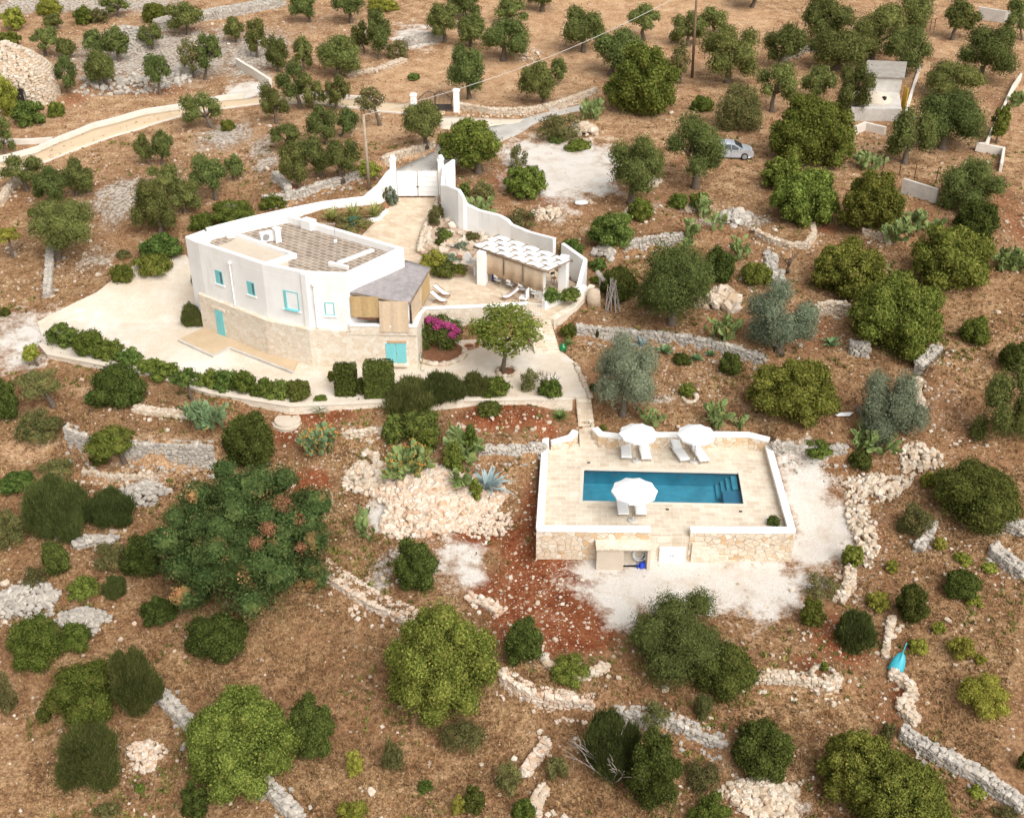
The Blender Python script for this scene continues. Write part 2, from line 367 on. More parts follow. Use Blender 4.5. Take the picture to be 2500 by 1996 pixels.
# stone template: a rounded block, batch placed
_t = []
for i in (-1, 0, 1):
    for j in (-1, 0, 1):
        for k in (-1, 0, 1):
            if (i, j, k) != (0, 0, 0): _t.append((i, j, k))
_ti = {q: n for n, q in enumerate(_t)}
SV = np.array(_t, float); SV = SV / np.linalg.norm(SV, axis=1)[:, None] * .45 + np.clip(SV, -1, 1) * .55; SV /= np.abs(SV).max()
SF = []
for ax in range(3):
    for sg in (-1, 1):
        for u in (-1, 0):
            for v in (-1, 0):
                q = []
                for du, dv in ((0, 0), (1, 0), (1, 1), (0, 1)):
                    c = [0, 0, 0]; c[ax] = sg; c[(ax + 1) % 3] = u + du; c[(ax + 2) % 3] = v + dv; q.append(_ti[tuple(c)])
                SF.append(q if sg > 0 else q[::-1])
SF = np.array(SF)
def stones(rng, C, half, rz, tilt=.15, jit=.16):
    """C (n,3) centres, half (n,3) half sizes, rz (n) headings"""
    C = np.asarray(C, float); n = len(C); V = SV[None] + rng.normal(0, jit, (n, 26, 3)); V = V * np.asarray(half)[:, None, :]
    for ax, ang in ((0, rng.normal(0, tilt, n)), (1, rng.normal(0, tilt, n)), (2, np.asarray(rz))):
        a, b = [(1, 2), (2, 0), (0, 1)][ax]; ca, sa = np.cos(ang)[:, None], np.sin(ang)[:, None]
        p, q = V[..., a].copy(), V[..., b].copy(); V[..., a] = p * ca - q * sa; V[..., b] = p * sa + q * ca
    V += C[:, None, :]
    return V.reshape(-1, 3), (SF[None] + (np.arange(n) * 26)[:, None, None]).reshape(-1, 4)

# ------------------------------------------------------------------ levels of the place (pads cut into the hill)
HOUSE = [np.array(q) for q in [(-22.24, 76.43), (-17.0, 72.75), (-13.86, 71.3), (-11.0, 71.04), (-7.55, 75.43), (-14.77, 80.34), (-16.75, 81.6)]]
def c_z(v): return lambda x, y: np.full_like(x, v)
def court_z(x, y): return 2.0 + np.clip((y - 77.5) * .2, 0, 1.4) * np.clip((-20 - x) / 3, 0, 1) - .25 * np.clip((-33 - x) / 12, 0, 1)
def terrace_z(x, y): return 3.8 + np.clip((y - 82.5) / 13, 0, 1) * 1.4
COURT = np.array([P(*q, 2)[:2] for q in [(106, 832), (128, 858), (260, 884), (372, 907), (520, 952), (620, 968), (711, 983), (946, 973), (1200, 968), (1397, 966), (1441, 966), (1425, 930), (1405, 885), (1372, 858)]] +
    [(1.4, 75.9), (-3, 75.5), (-5.6, 75.2), (-8, 76), (-15, 80), (-21.0, 79.5), (-22.7, 80.6)] + [P(*q, 2.9)[:2] for q in [(456, 636)]] + [P(*q, 2.3)[:2] for q in [(393, 655), (302, 692), (239, 726), (180, 745)]] + [P(91, 785, 2)[:2]])
TERR = np.array([(-6.4, 73.3)] + [P(*q)[:2] for q in [(1034, 752, 4.55), (1170, 745, 4.5), (1296, 738, 4.45), (1300, 776, 3.8), (1345, 780, 3.8), (1444, 712, 3.8), (1427, 705, 3.8), (1353, 660, 3.8), (1290, 630, 3.8), (1193, 592, 3.85)]] +
    [P(1157, 578, 4.0)[:2], P(1124, 565, 4.2)[:2], P(1087, 533, 4.6)[:2], P(1083, 480, 5.2)[:2], P(974, 480, 5.2)[:2], P(928, 528, 4.8)[:2], (-13.5, 85.0), (-15.5, 82.0), (-14.6, 79.9), (-9.5, 76.2), (-8, 74)])
PLAT = np.array([(2.05, 64.0), (1.45, 54.75), (1.45, 54.4), (16.5, 54.25), (16.75, 63.6), (16.3, 64.5), (11.5, 64.9), (6, 65.0), (4.2, 64.6), (4.0, 64.2)])
PADS.append((COURT, court_z, .4, .35))
PADS.append((TERR, terrace_z, .5, .35))
PADS.append((PLAT, c_z(0.0), .12, 1.7))
RG = [P(*q)[:2] for q in [(1068, 485, 5.2), (1062, 520, 4.8), (1040, 560, 4.3), (1030, 595, 4.0), (1024, 624, 3.9), (1051, 655, 3.85), (1081, 668, 3.85), (1126, 675, 3.85), (1150, 640, 3.85), (1193, 592, 3.9), (1157, 580, 4.1), (1122, 568, 4.3), (1086, 536, 4.7)]]
PADS.append((np.array(RG), lambda x, y: np.interp(y, [80, 84, 90, 95], [4.02, 4.2, 4.7, 5.3]), .1, .5))
BED = [P(*q)[:2] for q in [(844, 556, 4.3), (880, 553, 4.4), (926, 539, 4.6), (945, 517, 4.8), (930, 512, 4.9), (880, 515, 4.9), (800, 528, 4.6), (790, 548, 4.4)]]
PADS.append((np.array(BED), c_z(4.85), .1, .5))
def front_z(x, y): return -1.9 + 0 * x
GRAV = np.array([P(*q, -1.9)[:2] for q in [(1440, 1345), (1700, 1338), (1925, 1335), (1945, 1400), (1880, 1480), (1640, 1480), (1480, 1470), (1400, 1400)]])
PADS.insert(0, (GRAV, front_z, 5, 0.0))

# dry stone retaining walls that carry a step of ground: (photo pixels of the foot, height, tone, thickness, label)
WALLS = [
 ([(1400,826),(1521,836),(1651,848),(1735,862),(1800,882),(1862,902)], .95, 'G', .5, 'long curving grey dry stone terrace wall crossing the garden right of the steps'),
 ([(1519,622),(1590,612),(1668,602)], 1.1, 'G', .5, 'grey dry stone retaining wall beside the round bright bush right of the pergola'),
 ([(1838,580),(1880,602),(1930,616),(1975,613),(1992,585),(1988,560)], .7, 'C', .45, 'pale curved stone wall cupping a small tree bed at upper right'),
 ([(2100,580),(2130,590),(2168,606)], .75, 'C', .45, 'short pale stone wall between two big dense trees at upper right'),
 ([(2300,872),(2276,895),(2250,920)], .9, 'G', .8, 'steep pale rubble wall end leading down the right edge terraces'),
 ([(2256,935),(2244,968),(2262,1003)], .5, 'C', .7, 'heap like stretch of cream wall below the steep pale rubble wall at right'),
 ([(1880,1116),(1940,1121),(2000,1126),(2062,1122)], .95, 'G', .5, 'grey dry stone wall running right from the white pool wall corner'),
 ([(838,1077),(880,1070),(942,1064)], .55, 'C', .5, 'low cream stone wall right of the prickly pear with orange fruit'),
 ([(1112,1056),(1190,1054),(1330,1060)], .45, 'C', .5, 'low cream stone wall under the yucca left of the pool steps'),
 ([(1160,1122),(1230,1122),(1335,1118)], .85, 'G', .5, 'grey dry stone wall meeting the left side of the pool terrace'),
 ([(162,1100),(215,1122),(300,1136),(420,1144),(528,1146)], 1.75, 'G', .7, 'tall weathered grey dry stone wall left of the dark brown tipped tree'),
 ([(193,1164),(270,1174),(375,1178)], .45, 'C', .7, 'low bleached ledge of stones below the tall weathered wall'),
 ([(765,1406),(830,1450),(900,1494),(968,1522),(1060,1580),(1150,1640)], .6, 'P', 1.15, 'broad pinkish rubble wall running down from the dark tree to the bright tree'),
 ([(1212,1680),(1290,1728),(1365,1742),(1448,1752)], 1.05, 'P', .7, 'pinkish stone wall with grey lower courses right of the bright foreground tree'),
 ([(1801,1682),(1862,1680),(1982,1690),(2020,1700),(2056,1690)], .85, 'C', .6, 'cream retaining wall ending in a stone ring at lower right'),
 ([(1500,1768),(1575,1776),(1638,1790),(1700,1818),(1764,1846)], .8, 'G', .7, 'grey dry stone wall left of the dark pointed bush at bottom'),
 ([(640,432+70),(708,498),(810,462),(920,432)], .8, 'G', .5, 'grey dry stone wall behind the white garden wall near the tall pole'),
 ([(937,408),(990,388),(1062,368)], .8, 'C', .5, 'cream dry stone wall bordering the drive outside the white gate'),
 ([(1118,272),(1194,284),(1280,284),(1346,272),(1460,232)], .75, 'C', .5, 'long cream dry stone wall right of the ornate iron gate'),
]
# free standing rubble lines: (pixels, height, tone, thickness, label)
LINES = [
 ([(2178,1507),(2166,1560),(2159,1607)], .3, 'C', .4, 'thin line of loose stones above the turquoise kayak'),
 ([(2167,1648),(2212,1668),(2228,1703),(2192,1728),(2236,1768)], .45, 'C', .6, 'wavy low stone line below the turquoise kayak'),
 ([(2197,1790),(2286,1850),(2382,1896),(2500,1982)], .55, 'G', .7, 'long rubble wall running off the lower right corner'),
 ([(389,1697),(440,1750),(493,1805)], .5, 'G', .7, 'grey stone wall stub left of the big light green foreground tree'),
 ([(639,1912),(685,1955),(732,2005)], .5, 'G', .7, 'grey stone wall stub below the big light green foreground tree'),
 ([(1338,1812),(1310,1850),(1277,1894)], .35, 'P', .6, 'short rusty stone line in dry grass at bottom centre'),
 ([(1332,1922),(1312,1955),(1306,1992)], .4, 'C', .6, 'pale stone line at the bottom edge left of the big dark shrub'),
 ([(2076,1393),(2070,1435),(2046,1470)], .4, 'C', .7, 'crumbled pale stone edge right of the white gravel yard'),
 ([(2276,1282),(2262,1315),(2240,1346)], .5, 'G', .6, 'narrow grey stone wall going down from the big dark bush at right'),
 ([(125,610),(120,680),(116,725)], .5, 'G', .6, 'narrow low stone wall going down the olive field at left'),
 ([(670,430),(692,450),(705,470)], .5, 'G', .6, 'short grey stone wall stub under the olives left of the tall pole'),
 ([(0,505),(22,470),(47,440)], .6, 'C', .6, 'pale stone wall at left edge beside two olive trees'),
 ([(383,68),(450,52),(520,42),(600,28),(690,8)], .8, 'G', 2.2, 'wide grey rubble wall along the top left hillside'),
 ([(845,185),(930,170),(990,148)], .35, 'C', .8, 'low stone edging along the tan track at the top'),
 ([(990,110),(1040,98),(1085,95)], .7, 'G', 1.6, 'grey heap of stacked stones beside the tan track at the top'),
 ([(2420,1345),(2465,1385),(2500,1410)], .6, 'G', .8, 'grey stone wall piece at the right edge'),
 ([(2395,1262),(2440,1275),(2500,1300)], .5, 'G', 1.0, 'rubble strip at the right edge below the big dark bush'),
 ([(178,1335),(230,1322),(285,1325)], .35, 'G', .7, 'low line of white stones above a dark rounded bush at left'),
 ([(330,1000),(400,1010),(470,1020)], .25, 'C', .7, 'line of cream edging stones below the large dark laurel bush'),
 ([(1225,1500),(1190,1478),(1140,1458)], .35, 'P', .6, 'broken pale stone edge left of the oval dark bush'),
 ([(1320,1600),(1340,1628),(1415,1660),(1460,1642),(1480,1628)], .35, 'C', .5, 'little stone bordered bed below the red gravel'),
 ([(1905,150),(1950,130),(2000,120)], .5, 'G', .8, 'low grey wall behind the olives at top right'),
 ([(2072,858),(2095,866),(2120,862)], .9, 'G', .6, 'dark shaded stone wall under the big clumped tree at right'),
 ([(1990,770),(2030,762),(2070,768)], .9, 'C', .5, 'rubble wall in the shade between two big trees at right'),
]
for px, h, tone, th, lab in WALLS: 
    pass
_feet = Gm([q for wl in WALLS for q in wl[0]], False)
WALLPTS = []; i = 0
for px, h, tone, th, lab in WALLS:
    p3 = _feet[i:i + len(px)]; i += len(px); WALLPTS.append(p3)
    poly = p3[:, :2]
    if poly[-1][0] < poly[0][0] and abs(poly[-1][0] - poly[0][0]) > abs(poly[-1][1] - poly[0][1]): poly = poly[::-1]
    STEPS.append((poly, h, 3.2))

# ------------------------------------------------------------------ ground sheet
def axis(lo, hi, st, far, grow=1.35):
    a = list(np.arange(lo, hi + st, st)); d = st
    while a[-1] < far: d *= grow; a.append(a[-1] + d)
    d = st
    while a[0] > -far: d *= grow; a.insert(0, a[0] - d)
    return np.array(a)
gx = axis(-72, 72, .4, 1500); gy = axis(26, 176, .4, 1500)
XX, YY = np.meshgrid(gx, gy); xf, yf = XX.ravel(), YY.ravel()
zf = terr(xf, yf, True, True)
# soil kinds: blobs measured on the ground (centre, half width, half depth, kind, strength)
BLOBS = [  # px, py, rx, ry, kind, weight   kinds: g white gravel, r red soil, k rock, t pale tan soil, s stony, n green-brown scrub floor
 (1700,1420,250,70,'g',1.2),(1540,1450,110,45,'g',1.1),(1860,1440,90,70,'g',1.0),(1440,1390,60,40,'g',.9),(1510,1510,50,25,'g',.9),
 (1975,1200,60,60,'g',1.0),(2010,1290,80,75,'g',1.1),(1960,1340,60,40,'g',.8),(1930,1160,35,35,'g',.8),
 (955,1255,55,35,'g',1.0),(1000,1275,40,22,'g',.8),(1115,1365,70,50,'g',.72),(1150,1405,50,30,'g',.7),
 (930,1405,35,55,'k',.9),(960,1350,30,20,'k',.8),
 (1380,405,120,60,'g',1.2),(1300,380,70,40,'g',1.0),(1440,430,70,35,'g',1.1),(1500,395,50,30,'g',.9),(1550,400,50,25,'t',.8),
 (130,800,170,42,'g',.8),(40,860,80,40,'g',.7),(190,770,60,30,'g',.7),
 (600,222,50,22,'g',1.0),(1010,90,60,25,'g',.8),(1120,55,40,20,'k',.5),
 (1330,1450,130,100,'r',1.4),(1420,1540,90,50,'r',1.2),(1220,1450,90,70,'r',.9),(1330,1520,140,70,'r',1.3),(1230,1500,60,60,'r',.7),(1270,1330,60,60,'r',1.0),(1170,1310,70,25,'r',1.0),(1300,1250,40,60,'r',.8),
 (760,1180,60,30,'r',1.0),(790,1010,120,30,'r',.8),(700,1060,50,30,'r',.8),(1230,1010,150,35,'r',.9),(1330,1045,50,18,'r',.8),
 (1950,1390,80,40,'r',.5),(2150,1310,60,80,'r',.5),(2050,1560,110,80,'r',.8),(1980,1620,80,40,'r',.7),(2200,1700,40,40,'r',.8),(2170,1760,60,40,'r',.6),
 (1480,900,60,50,'r',.6),(1440,790,60,25,'r',.5),(1950,800,120,50,'r',.7),(2020,560,40,15,'r',.7),(2080,620,60,40,'r',.7),
 (2440,480,80,150,'r',.55),(2420,240,60,40,'r',.5),(2490,560,60,60,'r',.6),(2380,1130,60,80,'r',.4),(2280,1060,60,60,'r',.4),
 (1640,480,170,30,'r',.45),(1340,480,80,25,'r',.6),(1230,440,60,25,'r',.6),(700,460,70,20,'r',.6),(390,220,110,18,'r',.6),(180,240,60,20,'r',.6),
 (1360,1180,35,90,'s',1.0),(1130,1220,120,60,'s',.9),(1290,1180,45,50,'r',.5),(1000,1200,130,50,'s',.5),
 (1420,60,350,70,'t',1.1),(1150,190,200,60,'t',1.1),(1000,200,120,40,'t',1.0),(1500,160,160,40,'t',1.0),(1700,40,250,50,'t',1.0),(2050,130,120,40,'t',.6),(2250,170,40,90,'t',1.0),
 (900,310,120,35,'t',1.0),(1020,370,60,20,'t',.8),(2300,120,60,40,'t',.8),(650,280,60,15,'t',.5),(780,360,80,20,'t',.5),
 (400,130,350,70,'k',.78),(620,130,120,60,'k',.8),(340,160,120,30,'k',.8),(760,60,120,30,'k',.5),(900,80,80,30,'k',.6),(250,10,250,20,'k',.9),(60,10,90,20,'k',.9),
 (550,330,90,40,'k',.8),(640,360,50,50,'k',.7),(650,400,40,30,'k',.8),(300,480,120,60,'k',.75),(290,530,40,50,'k',.6),(420,430,50,30,'k',.65),(230,640,100,50,'k',.6),(40,600,40,40,'k',.6),(60,700,60,40,'k',.4),
 (1650,510,150,18,'k',.55),(1720,540,60,15,'k',.7),(1840,540,80,20,'k',.75),(1880,650,30,40,'k',.7),(1830,680,25,40,'k',.7),(1740,740,60,18,'k',.9),(1480,640,50,20,'k',.5),(1350,530,60,25,'k',.6),
 (1690,920,90,60,'s',.7),(1760,890,60,40,'s',.6),(1620,975,40,15,'k',.7),(2300,980,60,70,'s',.7),(2350,880,80,40,'s',.5),
 (2130,1200,70,30,'s',1.0),(2200,1140,80,30,'s',.8),(2110,1270,40,80,'s',.9),(2080,1360,35,50,'s',.9),(2390,1330,110,90,'s',.5),(2450,1400,60,30,'k',.6),
 (1850,1930,120,60,'s',1.2),(1880,1970,110,50,'g',.7),(1930,1870,40,40,'s',.8),(350,1850,60,40,'s',1.1),(340,1840,25,18,'r',.9),(40,1470,90,40,'k',.9),(180,1500,60,30,'k',.6),(240,1330,60,30,'k',.6),
 (860,1160,90,50,'s',1.0),(820,1190,60,40,'s',.9),(1060,1230,140,60,'s',.9),(300,1150,130,25,'s',.7),(370,1170,60,25,'k',.6),
 (330,1010,60,25,'s',.8),(560,1120,40,40,'t',.4),(200,950,60,20,'t',.6),(60,1090,100,30,'t',.7),(400,1070,140,25,'t',.7),(300,1160,200,20,'t',.5),
]
ZK = {k: np.zeros(len(xf)) for k in 'grkts'}
_bc = Gm([(b[0], b[1]) for b in BLOBS])
for (px, py, rx, ry, kind, wt), c in zip(BLOBS, _bc):
    s_ = scale_at(c); dd = c - np.array([0, 0, CAMH]); sinv = abs(dd[2]) / np.linalg.norm(dd)
    ax, ay = rx / s_, ry / (s_ * sinv)
    q = ((xf - c[0]) / ax) ** 2 + ((yf - c[1]) / ay) ** 2
    ZK[kind] = np.maximum(ZK[kind], wt * np.exp(-q * .8))
far_t = np.clip((yf - 78) / 30, 0, 1) * .45            # paler, ploughed soil up the hill
ZK['t'] = np.maximum(ZK['t'], far_t)
ny, nx = XX.shape
idx = np.arange(nx * ny).reshape(ny, nx)
quads = np.stack([idx[:-1, :-1], idx[:-1, 1:], idx[1:, 1:], idx[1:, :-1]], -1).reshape(-1, 4)
gme = np_mesh("ground", np.stack([xf, yf, zf], 1), quads, True)
for nm, ks in (('soil_kind', 'grk'), ('soil_kind_b', 'ts')):
    at = gme.color_attributes.new(nm, 'FLOAT_COLOR', 'POINT')
    arr = np.ones((len(xf), 4), np.float32)
    for j in range(3): arr[:, j] = ZK[ks[j]] if j < len(ks) else 0
    at.data.foreach_set('color', arr.ravel())
m, nt, o = newmat('ground_soil')
tc = nt.nodes.new('ShaderNodeTexCoord'); V = tc.outputs['Object']
a1 = N(nt, 'ShaderNodeAttribute', attribute_name='soil_kind'); a2 = N(nt, 'ShaderNodeAttribute', attribute_name='soil_kind_b')
s1 = nt.nodes.new('ShaderNodeSeparateColor'); Lk(nt, a1.outputs['Color'], s1.inputs[0]); s2 = nt.nodes.new('ShaderNodeSeparateColor'); Lk(nt, a2.outputs['Color'], s2.inputs[0])
n_big = tex(nt, 'noise', .12, 4, .6, V); n_mid = tex(nt, 'noise', .7, 6, .68, V); n_fin = tex(nt, 'noise', 4.5, 5, .75, V); n_vf = tex(nt, 'noise', 16, 3, .7, V)
n_lit = tex(nt, 'noise', 9, 4, .8, V)
mixn = mth(nt, 'ADD', mth(nt, 'ADD', mth(nt, 'MULTIPLY', n_mid.outputs[0], .42), mth(nt, 'MULTIPLY', n_fin.outputs[0], .36)), mth(nt, 'MULTIPLY', n_lit.outputs[0], .22))
base = ramp(nt, mixn, [(.36, (.090, .044, .020)), (.44, (.180, .095, .046)), (.50, (.270, .157, .080)), (.56, (.365, .232, .126)), (.65, (.48, .34, .205))])
base = mixc(nt, ramp(nt, n_big.outputs[0], [(.42, (0, 0, 0)), (.62, (1, 1, 1))]), base, mixc(nt, .5, base, (.27, .135, .07)))
fin = ramp(nt, n_fin.outputs[0], [(.34, (.30, .27, .25)), (.47, (.5, .5, .5)), (.62, (.72, .70, .66))])
base = mixc(nt, .5, base, fin, 'OVERLAY')
tan = ramp(nt, mixn, [(.36, (.21, .105, .05)), (.45, (.37, .215, .115)), (.52, (.485, .305, .175)), (.64, (.61, .44, .275))])
def edge(w, lo=.38, hi=.62, amt=.8):
    q = mth(nt, 'ADD', w, mth(nt, 'MULTIPLY', mth(nt, 'SUBTRACT', mixn, .5), amt * 2))
    return ramp(nt, q, [(lo, (0, 0, 0)), (hi, (1, 1, 1))])
c = mixc(nt, edge(s2.outputs[0], .25, .7), base, mixc(nt, .3, tan, fin, 'OVERLAY'))
red = ramp(nt, mixn, [(.38, (.10, .026, .011)), (.5, (.215, .064, .025)), (.62, (.36, .165, .085))])
c = mixc(nt, edge(s1.outputs[1], .40, .70), c, red)
# pebbles
vor = tex(nt, 'voronoi', 3.4, vec=V); vs_ = nt.nodes.new('ShaderNodeSeparateColor'); Lk(nt, vor.outputs['Color'], vs_.inputs[0])
vor2 = tex(nt, 'voronoi', 8.0, vec=V); vs2 = nt.nodes.new('ShaderNodeSeparateColor'); Lk(nt, vor2.outputs['Color'], vs2.inputs[0])
stony = mth(nt, 'MAXIMUM', s2.outputs[1], mth(nt, 'MULTIPLY', s1.outputs[1], .55)); stony = mth(nt, 'MAXIMUM', stony, mth(nt, 'MULTIPLY', s1.outputs[2], .6))
p1 = mth(nt, 'MULTIPLY', mth(nt, 'LESS_THAN', vor.outputs['Distance'], mth(nt, 'ADD', .12, mth(nt, 'MULTIPLY', vs_.outputs[1], .30))), mth(nt, 'GREATER_THAN', mth(nt, 'ADD', vs_.outputs[0], mth(nt, 'MULTIPLY', stony, .55)), .975))
p2 = mth(nt, 'MULTIPLY', mth(nt, 'LESS_THAN', vor2.outputs['Distance'], mth(nt, 'ADD', .10, mth(nt, 'MULTIPLY', vs2.outputs[1], .35))), mth(nt, 'GREATER_THAN', mth(nt, 'ADD', vs2.outputs[0], mth(nt, 'MULTIPLY', stony, .55)), .955))
peb = mth(nt, 'MAXIMUM', p1, p2)
pcol = ramp(nt, vs2.outputs[2], [(0, (.36, .25, .16)), (.5, (.50, .39, .28)), (1, (.62, .53, .43))])
c = mixc(nt, mth(nt, 'MULTIPLY', peb, .9), c, pcol)
rock = ramp(nt, mth(nt, 'ADD', mth(nt, 'MULTIPLY', vor.outputs['Distance'], .6), mth(nt, 'MULTIPLY', n_fin.outputs[0], .6)), [(.3, (.58, .53, .47)), (.55, (.50, .44, .38)), (.75, (.26, .20, .14))])
c = mixc(nt, edge(s1.outputs[2], .52, .66, 1.0), c, rock)
grav = ramp(nt, n_vf.outputs[0], [(.3, (.56, .48, .40)), (.5, (.70, .65, .59)), (.7, (.78, .75, .71))])
gq = mth(nt, 'ADD', s1.outputs[0], mth(nt, 'ADD', mth(nt, 'MULTIPLY', mth(nt, 'SUBTRACT', n_mid.outputs[0], .5), 1.7), mth(nt, 'MULTIPLY', mth(nt, 'SUBTRACT', n_fin.outputs[0], .5), .5)))
c = mixc(nt, ramp(nt, gq, [(.30, (0, 0, 0)), (.72, (1, 1, 1))]), c, mixc(nt, ramp(nt, n_mid.outputs[0], [(.35, (1, 1, 1)), (.55, (0, 0, 0))]), grav, mixc(nt, .5, grav, (.52, .40, .29))))
hgt = mth(nt, 'ADD', mth(nt, 'MULTIPLY', mixn, 1.0), mth(nt, 'MULTIPLY', peb, .25))
bsdf(nt, o, c, .95, hgt, .9, .25, .1)
tag(link("ground", gme, m), kind='structure')
def zone(x, y, k):
    i = np.clip(np.searchsorted(gx, x) , 0, nx - 1); j = np.clip(np.searchsorted(gy, y), 0, ny - 1); return ZK[k].reshape(ny, nx)[j, i]

# ------------------------------------------------------------------ paved levels
def paved(name, poly, zf_, mat, skirt=.5, hole=None, step=1.0):
    bm = bmesh.new(); vs = [bm.verts.new((p[0], p[1], 0)) for p in poly]; f = bm.faces.new(vs)
    if f.normal.z < 0: f.normal_flip()
    bmesh.ops.triangulate(bm, faces=bm.faces[:])
    lo_, hi_ = np.min(poly, 0), np.max(poly, 0)
    for ax in (0, 1):
        for v in np.arange(lo_[ax] + step * .5, hi_[ax], step):
            co = [0, 0, 0]; no = [0, 0, 0]; co[ax] = v; no[ax] = 1
            bmesh.ops.bisect_plane(bm, geom=bm.verts[:] + bm.edges[:] + bm.faces[:], plane_co=co, plane_no=no)
    for v in bm.verts: v.co.z = float(zf_(np.array([v.co.x]), np.array([v.co.y]))[0])
    bm.normal_update()
    for f in bm.faces:
        if f.normal.z < 0: f.normal_flip()
    if skirt:
        be = [e for e in bm.edges if e.is_boundary]
        ex = bmesh.ops.extrude_edge_only(bm, edges=be)
        for v in [g for g in ex['geom'] if isinstance(g, bmesh.types.BMVert)]: v.co.z -= skirt
    me = bpy.data.meshes.new(name); bm.to_mesh(me); bm.free()
    return tag(link(name, me, mat), kind='structure')
# court: fine pale gravel, white scuffs
m, nt, o = newmat('court_gravel')
n1 = tex(nt, 'noise', .22, 4, .6); n2 = tex(nt, 'noise', 7, 5, .8); n3 = tex(nt, 'noise', 1.3, 5, .7)
c = ramp(nt, mth(nt, 'ADD', mth(nt, 'MULTIPLY', n1.outputs[0], .65), mth(nt, 'MULTIPLY', n3.outputs[0], .35)), [(.36, (.55, .45, .345)), (.5, (.61, .53, .44)), (.62, (.68, .63, .57))])
c = mixc(nt, .3, c, ramp(nt, n2.outputs[0], [(.3, (.3, .27, .23)), (.7, (.8, .78, .75))]), 'OVERLAY')
bsdf(nt, o, c, .95, n2.outputs[0], .3, .02, .1); COURTM = m
paved("courtyard", COURT, lambda x, y: court_z(x, y), COURTM, .6)
m = m_tiles('terrace_paving', (.52, .41, .30), (.61, .51, .40), (.48, .38, .28), .55, .36, .6, .014)
TERM = m
paved("terrace", TERR, terrace_z, TERM, .6)

# ------------------------------------------------------------------ the white house
def V2(a): return np.array(a[:2], float)
def onwall(px, py, A, B):
    r = ray(px, py); d = V2(B) - V2(A); n = np.array([d[1], -d[0]]); n /= np.linalg.norm(n)
    t = (V2(A) @ n) / (r[:2] @ n); q = r * t + np.array([0, 0, CAMH])
    return ((q[:2] - V2(A)) @ d) / np.linalg.norm(d), q[2]
class Wall:
    """local frame on a vertical wall seen from outside: u along, z up, n outwards (towards the right of A->B)"""
    def __init__(s, A, B):
        s.A, s.B = V2(A), V2(B); d = s.B - s.A; s.L = np.linalg.norm(d); s.d = d / s.L; s.n = np.array([s.d[1], -s.d[0]]); s.rz = math.atan2(s.d[1], s.d[0])
    def at(s, u, z, o=0): q = s.A + s.d * u + s.n * o; return (q[0], q[1], z)
    def px(s, px, py): return onwall(px, py, s.A, s.B)
    def box(s, mb, u0, u1, z0, z1, o0, o1, mi=0): mb.box(s.at((u0 + u1) / 2, (z0 + z1) / 2, (o0 + o1) / 2), (abs(u1 - u0), abs(o1 - o0), abs(z1 - z0)), s.rz, mi)
hs = root0("white_house", "large flat roofed white house with turquoise windows on a stone base", "house")
BASE = [(-22.8, 76.6), (-17.15, 72.4), (-13.9, 70.98), (-11.0, 70.8), (-6.5, 70.7), (-6.35, 73.3), (-7.4, 75.8), (-14.77, 80.5), (-16.75, 81.8), (-22.3, 78.6)]
mb = MB(); mb.prism(BASE, 1.4, 4.88); base_o = mb.build("stone_base", RUBW, hs, bevel=.04)
pw = [tuple(q) for q in HOUSE] + [(-22.0, 78.3)]
mb = MB(); mb.prism(pw, 4.6, 8.45)
mb.prism([(-23.4, 77.6), (-22.26, 76.46), (-21.9, 78.2), (-22.3, 78.9)], 2.0, 8.9)
mb.build("wall", WHITE, hs, bevel=.05)
mb = MB(); mb.strip(pw, 8.40, 9.0, .34, closed=True, side=1); mb.build("parapet", WHITE, hs, bevel=.05)
# roof floor: stone flags, plain screed on the left part
tile_ang = math.atan2(80.34 - 75.43, -14.77 + 7.55)
ROOFT = m_tiles('roof_flags', (.20, .155, .12), (.31, .25, .20), (.52, .46, .39), .66, .40, -tile_ang, .03, .5, .3)
inner = [(-21.7, 76.5), (-16.85, 73.15), (-13.75, 71.65), (-11.2, 71.4), (-8.0, 75.35), (-14.8, 79.95), (-16.7, 81.15), (-21.6, 78.05)]
mb = MB(); mb.prism(inner, 8.44, 8.47, bottom=False); rf = mb.build("roof", ROOFT, hs)
q = [P(a, b, 8.5)[:2] for a, b in [(520, 601), (578, 574), (700, 615), (712, 620), (640, 645)]]
mb = MB(); mb.prism([(-21.2, 76.5), (-16.95, 73.5), (-15.2, 72.75), tuple(P(702, 622, 8.5)[:2]), tuple(P(578, 580, 8.5)[:2]), (-20.2, 77.6)], 8.46, 8.50, bottom=False)
mb.build("screed", CREAM, rf)
mb = MB(); mb.strip([(-20.6, 78.4), tuple(P(575, 569, 8.8)[:2]), tuple(P(640, 592, 8.8)[:2]), tuple(P(717, 619, 8.8)[:2]), tuple(P(650, 641, 8.8)[:2])], 8.46, 8.82, .28)
mb.strip([tuple(P(911, 611, 8.5)[:2]), tuple(P(824, 644, 8.5)[:2])], 8.46, 8.62, .35)
mb.strip([tuple(P(803, 643, 8.6)[:2]), tuple(P(850, 654, 8.6)[:2])], 8.46, 8.75, .25)
mb.build("roof_curb", WHITE, rf, bevel=.03)
mb = MB(); c = P(753, 545, 8.9); mb.box((c[0], c[1], 8.85), (1.0, .7, .75), tile_ang); mb.build("parapet_block", WHITE, hs, bevel=.05)
